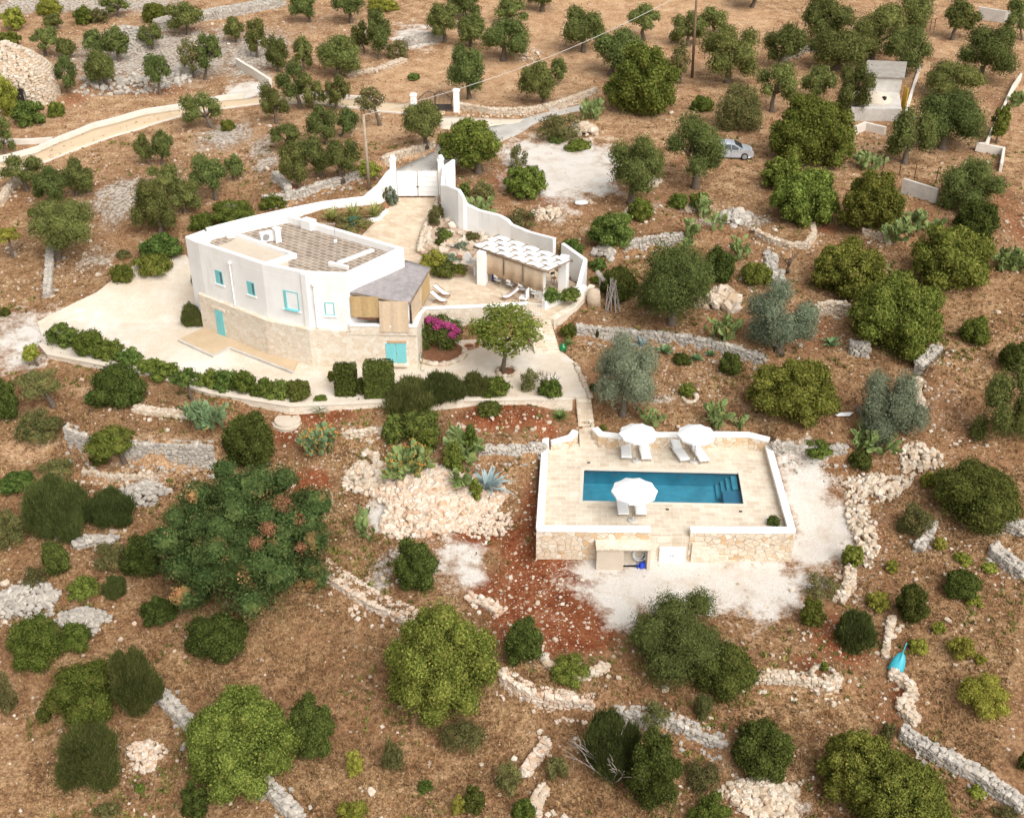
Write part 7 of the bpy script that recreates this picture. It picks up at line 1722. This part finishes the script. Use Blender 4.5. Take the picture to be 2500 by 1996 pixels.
('scrub',-10,1600,50,1758,None,None,"brown green bush at the lower left edge"),
('dark',92,1722,128,1765,None,None,"small dark tuft below the wide bush"),
('broom',158,1745,302,1915,None,None,"fan shaped broom with white dead twigs at lower left"),
('broad',450,1632,752,1930,None,None,"big light green rounded tree at lower left of centre"),
('dark',700,1690,826,1862,None,None,"dark tree growing from the right side of the big light one"),
('dark',445,1905,520,2005,None,None,"dark bush at the bottom edge under the big light tree"),
('scrub',225,1940,300,2000,None,None,"yellowish tuft at the bottom left edge"),
('shrub',330,1905,358,1932,None,None,"tiny dark tuft in the dry grass at lower left"),
('dark',962,1308,1076,1450,None,None,"dark ragged bush between the enormous tree and red soil"),
('broad',938,1442,1222,1750,None,None,"large bright green tree in the lower middle"),
('dark',1225,1492,1328,1625,None,None,"oval dark bush right of the large bright green tree"),
('shrub',1340,1575,1446,1662,None,None,"bush inside the little stone bordered bed"),
('olive',1527,1400,1768,1645,None,None,"fresh green tree standing against the white gravel"),
('dark',1680,1540,1856,1686,None,None,"dark round bush right under the gravel side tree"),
('broom',1420,1718,1560,1900,None,None,"left green half of the big stemmy shrub at bottom centre"),
('dark',1520,1780,1662,1990,None,None,"dark right half of the big stemmy shrub at bottom centre"),
('dark',1128,1910,1186,1986,None,None,"small dark bush with yellow fringe at the bottom"),
('yellow',1100,1935,1140,1990,None,None,"yellow fringe plant left of the small dark bottom bush"),
('shrub',1245,1938,1312,2005,None,None,"bush at the bottom edge beside the pale stone line"),
('scrub',1205,1840,1275,1940,None,None,"loose yellowish shrub left of the rusty stone line"),
('scrub',1330,1840,1390,1910,None,None,"loose yellow green weeds right of the rusty stone line"),
('scrub',1560,1690,1640,1780,None,None,"weedy green patch above the big stemmy shrub"),
('yellow',845,1820,890,1900,None,None,"light green weed clump in dry grass at lower middle"),
('scrub',930,1800,990,1885,None,None,"thin green weed clump right of the light one"),
('scrub',1070,1750,1190,1830,None,None,"weeds at the foot of the large bright green tree"),
('shrub',1020,1895,1060,1930,None,None,"small green weed clump left of the bottom dark bush"),
('yellow',820,1940,900,2010,None,None,"yellow green weeds at the bottom edge, left of centre"),
('dark',1778,1732,1936,1895,None,None,"dark pointed round bush at lower right"),
('broad',1985,1758,2180,1960,None,None,"left bright half of the big tree at the bottom right"),
('broad',2060,1800,2305,2050,None,None,"right half of the big tree at the bottom right"),
('broom',2040,1478,2132,1592,None,None,"upright green bush on the orange soil at right"),
('yellow',2325,1620,2472,1732,None,None,"largest yellow spurge bush at lower right"),
('yellow',2305,1540,2382,1608,None,None,"medium yellow spurge bush above the largest"),
('yellow',2215,1548,2266,1596,None,None,"yellowish bush right above the turquoise kayak"),
('yellow',2270,1512,2308,1548,None,None,"small yellow bush above the medium spurge"),
('yellow',2378,1592,2412,1618,None,None,"tiny yellow tuft between the two large spurges"),
('dark',2480,1826,2515,1886,None,None,"dark bush clipped by the right edge near the bottom"),
('shrub',1670,1920,1788,2020,None,None,"green bush at the bottom edge left of the pale rubble spread"),
('scrub',1670,1845,1760,1920,None,None,"brown scrub below the grey wall at the bottom"),
('scrub',1690,1680,1740,1760,None,None,"tall dry weeds left of the cream retaining wall"),
('yellow',2360,1910,2410,1945,None,None,"light tuft on the long rubble wall at the bottom right"),
('shrub',2000,1612,2022,1640,None,None,"small pale plant in the stone ring at lower right"),
('scrub',2145,1755,2185,1810,None,None,"dry reeds behind the big bottom right tree"),
('scrub',2420,1950,2500,2010,None,None,"light scrub in the bottom right corner"),
]
for t in T:
    kind, x0, y0, x1, y1, by, bx, lab = t
    bw_ = None
    if lab.startswith(("vine trailing",)): bw_ = P((x0 + x1) / 2, (y0 + y1) / 2 + 12, 4.3)
    plant(kind, x0, y0, x1, y1, by, bx, lab, baseworld=bw_)
# the courtyard tree with tiers of leaves
plant('mulb', 1140, 740, 1330, 872, 906, 1227, "bright layered courtyard tree on a slim trunk beside the terrace wall", baseworld=P(1227, 906, 2.0))
# bougainvillea
b = P(1070, 858, 2.1); r = empty("bougainvillea", b, 0, "bougainvillea with magenta flowers against the terrace wall", "climber"); rng = np.random.default_rng(31)
lb = [(-1.3, .5, 1.2), (-1.1, .4, .4), (-.3, .6, .9), (.4, .5, 1.1), (1.1, .5, .9), (.6, .3, .4), (-.5, .8, 1.8), (.3, .8, 1.9), (1.2, .7, 1.5)]; rd = [(.6, .5, .65)] * 9
link("foliage", crown_mesh("foliage", rng, lb, rd, .13, .7, 1.0, .6, 'o'), LF['bright'], r)
lb = [(-.6, .35, 2.35), (-.15, .3, 2.3), (.25, .3, 2.1), (.7, .2, 2.0), (1.1, .1, 1.9), (1.35, .1, 1.6), (1.0, -.05, 1.35), (0, .1, 1.95)]; rd = [(.30, .30, .26)] * 8
link("flowers", crown_mesh("flowers", rng, lb, rd, .11, .8, 1.0, .6, 'o'), PINK, r)
mb = MB(); mb.tube([(.2, 0, -.1), (.1, .3, .8), (.3, .6, 1.8)], [.07, .05, .03], 6); mb.tube([(-.8, .1, -.1), (-.9, .4, 1.0)], [.05, .03], 6); mb.build("trunk", BARK, r)
# clipped hedge blocks
def hedge_block(x0, y0, x1, y1, lab):
    b = P((x0 + x1) / 2, y1 - 14, 2.0); s_ = scale_at(b); w_ = (x1 - x0) / s_; h = (y1 - y0 - 22) / s_ / .87; dp = w_ * .85; rng = np.random.default_rng(int(x0)); n = int((w_ * h * 2 + dp * h * 2 + w_ * dp) / .0055)
    f = rng.choice(5, n, p=np.array([w_ * h, w_ * h, dp * h, dp * h, w_ * dp]) / (2 * w_ * h + 2 * dp * h + w_ * dp)); u, v = rng.uniform(-.5, .5, n), rng.uniform(0, 1, n); j = rng.normal(0, .035, n)
    pos = np.zeros((n, 3)); nr = np.zeros((n, 3))
    for k in range(4):
        m_ = f == k
        if k < 2: sg = -1 if k == 0 else 1; pos[m_] = np.c_[u[m_] * w_, sg * dp / 2 + j[m_], v[m_] * h]; nr[m_] = (0, sg, .2)
        else: sg = -1 if k == 2 else 1; pos[m_] = np.c_[sg * w_ / 2 + j[m_], u[m_] * dp, v[m_] * h]; nr[m_] = (sg, 0, .2)
    m_ = f == 4; pos[m_] = np.c_[u[m_] * w_, (v[m_] - .5) * dp, h + j[m_]]; nr[m_] = (0, 0, 1)
    k = 1 - .12 * np.clip((np.abs(pos[:, 0]) / (w_ / 2) + np.abs(pos[:, 1]) / (dp / 2) - 1.4), 0, 1); pos[:, :2] *= k[:, None]
    nr += rng.normal(0, .5, (n, 3)); nr /= np.linalg.norm(nr, axis=1)[:, None]; t = rng.normal(size=(n, 3)); t -= nr * (t * nr).sum(1)[:, None]; t /= np.linalg.norm(t, axis=1)[:, None]; bb = np.cross(nr, t); L = .15 * rng.uniform(.7, 1.3, n)[:, None]
    V = np.stack([pos - t * L / 2, pos - bb * L * .3, pos + t * L / 2, pos + bb * L * .3], 1).reshape(-1, 3); Fq = np.arange(4 * n).reshape(n, 4)
    a, c_, d_ = w_ / 2 * .86, dp / 2 * .86, h * .95; cv = np.array([(x, y, z) for z in (0, d_) for x, y in ((-a, -c_), (a, -c_), (a, c_), (-a, c_))]); cf = np.array([(4, 5, 6, 7), (0, 1, 5, 4), (1, 2, 6, 5), (2, 3, 7, 6), (3, 0, 4, 7)]) + 4 * n
    o = link("clipped_hedge", np_mesh("clipped_hedge", np.r_[V, cv], np.r_[Fq, cf]), LF['dark']); o.location = b; tag(o, lab, "hedge", "clipped hedge blocks")
hedge_block(820, 886, 872, 972, "left clipped hedge block, the narrower of the two on the court edge"); hedge_block(892, 882, 962, 974, "right clipped hedge block, the wider of the two on the court edge")
# planter leaves
for o in [q for q in S.objects if q.get('_plant') is not None]:
    k = o['_plant']; del o['_plant']; rng = np.random.default_rng(40 + k)
    link("leaves", crown_mesh("leaves", rng, [(-.22, 0, .36), (.02, 0, .4), (.24, 0, .36)], [(.2, .17, .2)] * 3, .09, .6, 1.0, .7, 'o'), LF['bright' if k == 0 else 'scrub'], o)
# prickly pears
def pad(c, n, up, a, b, th):
    """flat oval joint: centre, face normal, long axis"""
    n = n / np.linalg.norm(n); up = up - n * (up @ n); up /= np.linalg.norm(up); sd = np.cross(up, n); vs = []; K = 10
    for k in range(K):
        t = 2 * math.pi * k / K; e = 1 - .12 * math.sin(t); q = c + up * a * math.sin(t) + sd * b * math.cos(t) * e; vs.append(q)
    for s_ in (1, -1):
        for k in range(K):
            t = 2 * math.pi * k / K; q = c + (up * a * math.sin(t) + sd * b * math.cos(t)) * .72 + n * th * s_; vs.append(q)
    fs = []
    for k in range(K):
        j = (k + 1) % K; fs += [(k, j, K + j, K + k), (j, k, 2 * K + k, 2 * K + j)]
    fs += [tuple(range(K, 2 * K)), tuple(range(2 * K, 3 * K))[::-1]]; return vs, fs
def cactus(x0, y0, x1, y1, lab, mat=None, fruit=0, n=60, base=None, psz=1.0):
    n = int(n * 1.5); cx, cy = (x0 + x1) / 2, (y0 + y1) / 2; by = y1 - .12 * (y1 - y0); b = G(cx, by) if base is None else base; s_ = scale_at(b); w_ = (x1 - x0) / s_; h = max(.6, ((by - y0) / s_) / .9); rng = np.random.default_rng(int(x0 * 3 + y0))
    r = empty("prickly_pear", b, 0, lab, "cactus", "prickly pear cacti"); mb = MB(); fm = MB(); nf = 0
    stack = [(np.array([rng.uniform(-.28, .28) * w_, rng.uniform(-.2, .2) * w_, .0]), np.array([rng.normal(0, .25), rng.normal(0, .25), 1.0]), 0) for _ in range(max(3, n // 9))]; cnt = 0; tips = []
    while stack and cnt < n:
        p, u, lev = stack.pop(0); u = u / np.linalg.norm(u); a = rng.uniform(.21, .33) * psz * (1 if h > 1.2 else .8); bb = a * rng.uniform(.58, .75); nn = np.cross(u, rng.normal(size=3)); c = p + u * a * .92
        if c[2] + a > h * 1.05 or abs(c[0]) > w_ * .52: 
            if lev > 0: continue
        v, f = pad(c, nn, u, a, bb, .03); mb.add(v, f); cnt += 1; tip = c + u * a * .9; tips.append((tip, u, nn))
        for _ in range(rng.integers(1, 4)):
            u2 = u + np.array([tip[0] / w_ * .9, tip[1] / w_ * .9, .25]) + rng.normal(0, .5, 3); u2[2] = max(u2[2], -.1); stack.append((tip + rng.normal(0, .05, 3), u2, lev + 1))
        if len(stack) > 200: stack = stack[:200]
        if not stack and cnt < n: stack.append((np.array([rng.uniform(-.4, .4) * w_, rng.uniform(-.3, .3) * w_, .0]), np.array([rng.normal(0, .3), rng.normal(0, .3), 1.0]), 0))
    mb.build("pads", mat or CAC, r)
    if fruit:
        for tip, u, nn in tips:
            if rng.random() < fruit:
                for _ in range(rng.integers(2, 5)):
                    q = tip + rng.normal(0, .07, 3); fm.lathe(q, [(.02, -.04), (.042, 0), (.04, .05), (.015, .07)], 6)
        o = fm.build("fruits", FRU, r, True); o['kind'] = 'stuff'
    return r
cactus(722, 1018, 838, 1112, "prickly pear with orange fruit right of the round cistern cover", CACB, .6, 110)
cactus(458, 940, 582, 1050, "large bluish green prickly pear below the court hedge", CACB, .05, 130)
cactus(934, 1062, 1085, 1178, "wide prickly pear with red fruit above the pinkish rubble heap", CAC, .35, 150)
cactus(1075, 1020, 1178, 1130, "tall light prickly pear right of the one with red fruit", CAC, 0, 90)
cactus(1100, 1130, 1150, 1200, "yellowish prickly pear left of the blue agave", CAC, 0, 40)
cactus(868, 1265, 915, 1326, "lone small prickly pear in front of the enormous tree", CAC, 0, 24)
cactus(1711, 966, 1780, 1052, "prickly pear behind the right far parasol", CAC, 0, 60); cactus(1784, 1012, 1820, 1055, "small prickly pear right of the one behind the parasol", CAC, 0, 22)
cactus(1550, 996, 1620, 1046, "low spreading prickly pear behind the left far parasol", CAC, 0, 28)
cactus(2068, 1022, 2172, 1110, "large prickly pear on the grey wall right of the pool", CAC, 0, 100)
cactus(1723, 760, 1810, 836, "prickly pear at the crown of the curving grey wall", CAC, .1, 80)
cactus(2418, 548, 2505, 672, "mass of prickly pear at the right edge", CAC, 0, 150); cactus(2175, 490, 2300, 578, "pale prickly pear group between the big trees at right", CAC, 0, 90)
cactus(2085, 358, 2160, 422, "prickly pear beside the large round bright tree", CAC, 0, 60); cactus(2452, 222, 2496, 264, "prickly pear on top of the pale wall at the upper right edge", CAC, 0, 50)
cactus(1405, 228, 1472, 298, "prickly pear at the left foot of the huge round tree", CAC, 0, 70); cactus(1655, 538, 1704, 600, "prickly pear on the grey wall right of the round bright bush", CAC, 0, 50)
cactus(1720, 522, 1768, 568, "thin prickly pear with a dark trunk at upper right", CAC, 0, 24); cactus(1700, 460, 1735, 540, "tall thin prickly pear under the car olive", CAC, 0, 26)
cactus(1785, 580, 1835, 640, "ragged prickly pear left of the curved pale wall", CAC, 0, 45); cactus(1142, 470, 1205, 540, "prickly pear leaning over the wavy white wall", CAC, 0, 60); cactus(1255, 540, 1290, 560, "tiny prickly pear outside the wavy wall", CAC, 0, 14) if False else None
cactus(2150, 655, 2190, 690, "little prickly pear in the gap between trees at right", CAC, 0, 20); cactus(2150, 525, 2210, 600, "prickly pear above the short pale wall at right", CAC, 0, 50)
# rosettes: agaves and yuccas
def rosette(px, py, rad, n, lab, mat, up=.6, wd=.09, nm="agave", z=None, droop=.3):
    b = G(px, py) if z is None else P(px, py, z); rng = np.random.default_rng(int(px * 5 + py)); mb = MB()
    for k in range(n):
        a = k * 2.39996; el_ = up * (1.25 - .9 * (k / n)) + rng.normal(0, .08); ln = rad * rng.uniform(.85, 1.12); d = np.array([math.cos(a), math.sin(a), 0]); sdv_ = np.array([-d[1], d[0], 0]); K = 5; vs = []
        for i in range(K + 1):
            t = i / K; e = math.pi / 2 * el_ ; q = d * (ln * t * math.cos(e) + .04) + np.array([0, 0, ln * (t * math.sin(e) - droop * t ** 3 * (1 - .5 * el_)) + .05]); w_ = wd * (1 - t ** 2.2) * (.75 + .5 * math.sin(math.pi * min(1, t * 1.2))) + .004
            vs += [q - sdv_ * w_ + np.array([0, 0, w_ * .45]), q - np.array([0, 0, .01]), q + sdv_ * w_ + np.array([0, 0, w_ * .45])]
        mb.add(vs, [(3 * i + j, 3 * i + 3 + j, 3 * i + 4 + j, 3 * i + 1 + j) for i in range(K) for j in (0, 1)])
    o = mb.build(nm, mat, None, True); o.location = b; return tag(o, lab, nm, {'agave': "agaves", 'yucca': "yuccas"}[nm])
rosette(1190, 1195, 1.9, 28, "large blue agave with bent leaves right of the rubble heap", AGV, .62, .12, droop=.35); rosette(1160, 1200, .9, 18, "smaller blue agave at the left foot of the large one", AGV, .5, .09)
rosette(1566, 846, 1.0, 18, "blue grey agave on the curving grey terrace wall", AGV, .7, .08)
rosette(781, 1005, .95, 60, "bluish yucca on the bank below the court wall", YUC, .6, .03, "yucca"); rosette(1367, 1022, .85, 60, "green yucca left of the garden steps to the pool", YUC, .6, .03, "yucca")
rosette(1388, 842, .6, 30, "spiky yucca next to the green glass demijohn", YUC, .6, .03, "yucca")
for px, py, lab in ((811, 540, "left striped agave in the bed by the drive"), (863, 533, "middle striped agave in the bed by the drive"), (917, 530, "right striped agave in the bed by the drive")): rosette(px, py, 1.35, 34, lab, AGY, .72, .085, "agave", 4.9, .12)
rosette(1105, 605, .5, 20, "small agave among the rock garden stones", AGV, .5, .05, "agave", 4.3); rosette(1150, 615, .6, 20, "greenish agave in the rock garden near the pergola corner", AGY, .6, .06, "agave", 4.1)
for px, py, rad, lab in ((1623, 862, .9, "broad leaved succulent on the left under the curving grey wall"), (1700, 880, .7, "broad leaved succulent in the middle under the curving grey wall"), (1735, 868, .5, "broad leaved succulent on the right under the curving grey wall"), (2028, 845, 1.0, "bluish broad leaved agave above the big yellow green tree"), (1130, 470, .7, "bluish agave outside the wavy wall by the gate")):
    rosette(px, py, rad, 14, lab, m_plain('succulent_%d' % px, (.07, .15, .06), (.20, .30, .13), 2, .5, .1), .65, .11, "agave")
# bare trees and dead twigs
def bare(px, py, h, lab, seed, mat=DEADW, spread=.7, thick=.11, n=7, nm="bare_tree", lean=0):
    b = G(px, py); rr = random.Random(seed); mb = MB()
    def br(p, d, ln, r_, lev):
        d = d.normalized(); m_ = p + d * ln * .5 + Vector((rr.uniform(-.1, .1), rr.uniform(-.1, .1), 0)) * ln; e = p + d * ln; mb.tube([p, m_, e], [r_, r_ * .8, r_ * .6], 5)
        if lev < 3:
            for _ in range(rr.randint(2, 3)): br(e, d + Vector((rr.uniform(-1, 1), rr.uniform(-1, 1), rr.uniform(-.2, .6))) * spread, ln * rr.uniform(.55, .8), r_ * .55, lev + 1)
    for k in range(n): br(Vector((rr.uniform(-.1, .1), rr.uniform(-.1, .1), -.1)), Vector((rr.uniform(-.7, .7) + lean, rr.uniform(-.7, .7), 1)), h * .4, thick, 1 if n > 2 else 0)
    o = mb.build(nm, mat, None, True); o.location = b; return tag(o, lab, "bare tree")
bare(1925, 664, 2.4, "gnarled bare dead tree below the curved pale wall", 4, BARK, .9, .16, 1); bare(145, 1318, 2.6, "grey dead tree in the tangled thicket at left", 5, DEADW, .6, .05, 7); bare(228, 1885, 1.2, "white dead twigs at the foot of the fan shaped broom", 6, DEADW, .8, .035, 6, "dead_branch")
bare(1498, 1905, 4.2, "thin pale bare stems rising from the big stemmy shrub", 7, DEADW, .35, .04, 8, "dead_branch"); bare(1335, 955, 1.9, "leafless twiggy shrub by the court path", 8, BARK, .7, .035, 8, "bare_shrub"); bare(2100, 1012, .9, "grey brushwood pile beside the white sheet", 9, DEADW, 1.2, .03, 8, "brushwood"); bare(575, 535, 1.8, "bare pale branch behind the white garden wall", 10, DEADW, .5, .03, 3, "dead_branch")
# stones of the rock garden
rng = np.random.default_rng(51); lo_, hi_ = np.min(rg, 0), np.max(rg, 0); q = rng.uniform(lo_, hi_, (400, 2)); q = q[inside(q[:, 0], q[:, 1], np.array(rg))][:120]; n = len(q)
zr = np.interp(q[:, 1], [80, 84, 90, 95], [4.05, 4.2, 4.75, 5.3]); sz = rng.uniform(.12, .42, n); V, Fq = stones(rng, np.c_[q, zr + .02], np.c_[sz, sz * .75, sz * .55], rng.uniform(0, 6, n), .3, .13)
tag(link("rockery_stones", np_mesh("rockery_stones", V, Fq), STONE_C), "cream stones of the rock garden between drive and pergola", "rockery", kind='stuff')
p = resample([v for v in rg[:5]], .32); n = len(p); zr = np.interp(p[:, 1], [80, 84, 90, 95], [4.1, 4.3, 4.85, 5.4]); V, Fq = stones(rng, np.c_[p, zr], np.tile([.2, .17, .2], (n, 1)) * rng.uniform(.8, 1.2, (n, 1)), rng.uniform(0, 6, n))
tag(link("edging_stones", np_mesh("edging_stones", V, Fq, True), STONE_C), "pale edging stones along the right side of the drive", "edging")
# fringe of grass and weeds: uncountable
def tufts(name, n, sel, h0, h1, mat, lab, seed, blades=5, w_=.012, ymax=120, spread=.6):
    rng = np.random.default_rng(seed); t = rng.uniform(0, 1, n); yy = 33 + (ymax - 33) * t ** 1.3; xx = rng.uniform(-1, 1, n) * (yy * .47 + 5)
    k = rng.uniform(0, 1, n) < sel(xx, yy); xx, yy = xx[k], yy[k]
    k = np.ones(len(xx), bool)
    for poly in (COURT, TERR, PLAT): k &= ~inside(xx, yy, poly)
    k &= ~((yy > 51.5) & (yy < 54.5) & (xx > 4) & (xx < 14.5))
    xx, yy = xx[k], yy[k]; zz = terr(xx, yy); n = len(xx); m_ = n * blades; ix = np.repeat(np.arange(n), blades); p = np.c_[xx, yy, zz][ix] + np.c_[rng.normal(0, .07, (m_, 2)), np.full(m_, -.02)]
    h = rng.uniform(h0, h1, m_); d = np.c_[rng.normal(0, spread, (m_, 2)), np.ones(m_)]; d /= np.linalg.norm(d, axis=1)[:, None]; sdv_ = np.c_[rng.normal(0, 1, (m_, 2)), np.zeros(m_)]; sdv_ /= np.linalg.norm(sdv_, axis=1)[:, None]; ww = w_ * rng.uniform(.7, 1.6, m_)[:, None] * (1 + p[:, 1:2] / 90)
    V = np.stack([p - sdv_ * ww, p + sdv_ * ww, p + sdv_ * ww * .5 + d * h[:, None], p - sdv_ * ww * .5 + d * h[:, None]], 1).reshape(-1, 3)
    tag(link(name, np_mesh(name, V, np.arange(4 * m_).reshape(m_, 4)), mat), lab, "grass", kind='stuff')
patch = lambda x, y, a, b: .5 + .5 * np.sin(x * a + 2 * np.sin(y * b)) * np.sin(y * a * 1.2 + 1.7 * np.sin(x * b + 1))
notg = lambda x, y: np.clip(1 - 1.6 * zone(x, y, 'g') - .9 * zone(x, y, 'r') - .6 * zone(x, y, 'k') - .5 * zone(x, y, 't'), 0, 1)
DRY = m_leaf('dry_grass_blade', (.25, .155, .068), (.52, .375, .19), (.40, .24, .11), .5, .2, .02)
WEED = m_leaf('weed_leaf', (.11, .125, .03), (.29, .265, .08), (.33, .27, .09), .55, .2, .03)
tufts("dry_grass", 80000, lambda x, y: notg(x, y) * (.25 + .75 * patch(x, y, .45, .3)) * np.clip(1.4 - (y - 33) / 60, .15, 1), .06, .22, DRY, "dry straw coloured grass over the terraces", 11, 5, .022, 125)
LIT = m_leaf('dry_weed_leaf', (.10, .058, .028), (.25, .155, .08), (.19, .12, .055), .5, .15, .02)
tufts("dry_weeds", 52000, lambda x, y: notg(x, y) * np.clip(patch(x, y, .8, .5) * 1.6 - .35, .05, 1) * np.clip(1.3 - (y - 33) / 75, .12, 1), .05, .17, LIT, "brown withered weeds over the terraces", 13, 6, .026, 125, .9)
tufts("green_weeds", 15000, lambda x, y: notg(x, y) * np.clip(patch(x, y, .33, .21) * 2.2 - 1.05, 0, 1), .10, .30, WEED, "low green and yellowish weeds between the terraces", 12, 8, .034, 110, .8)
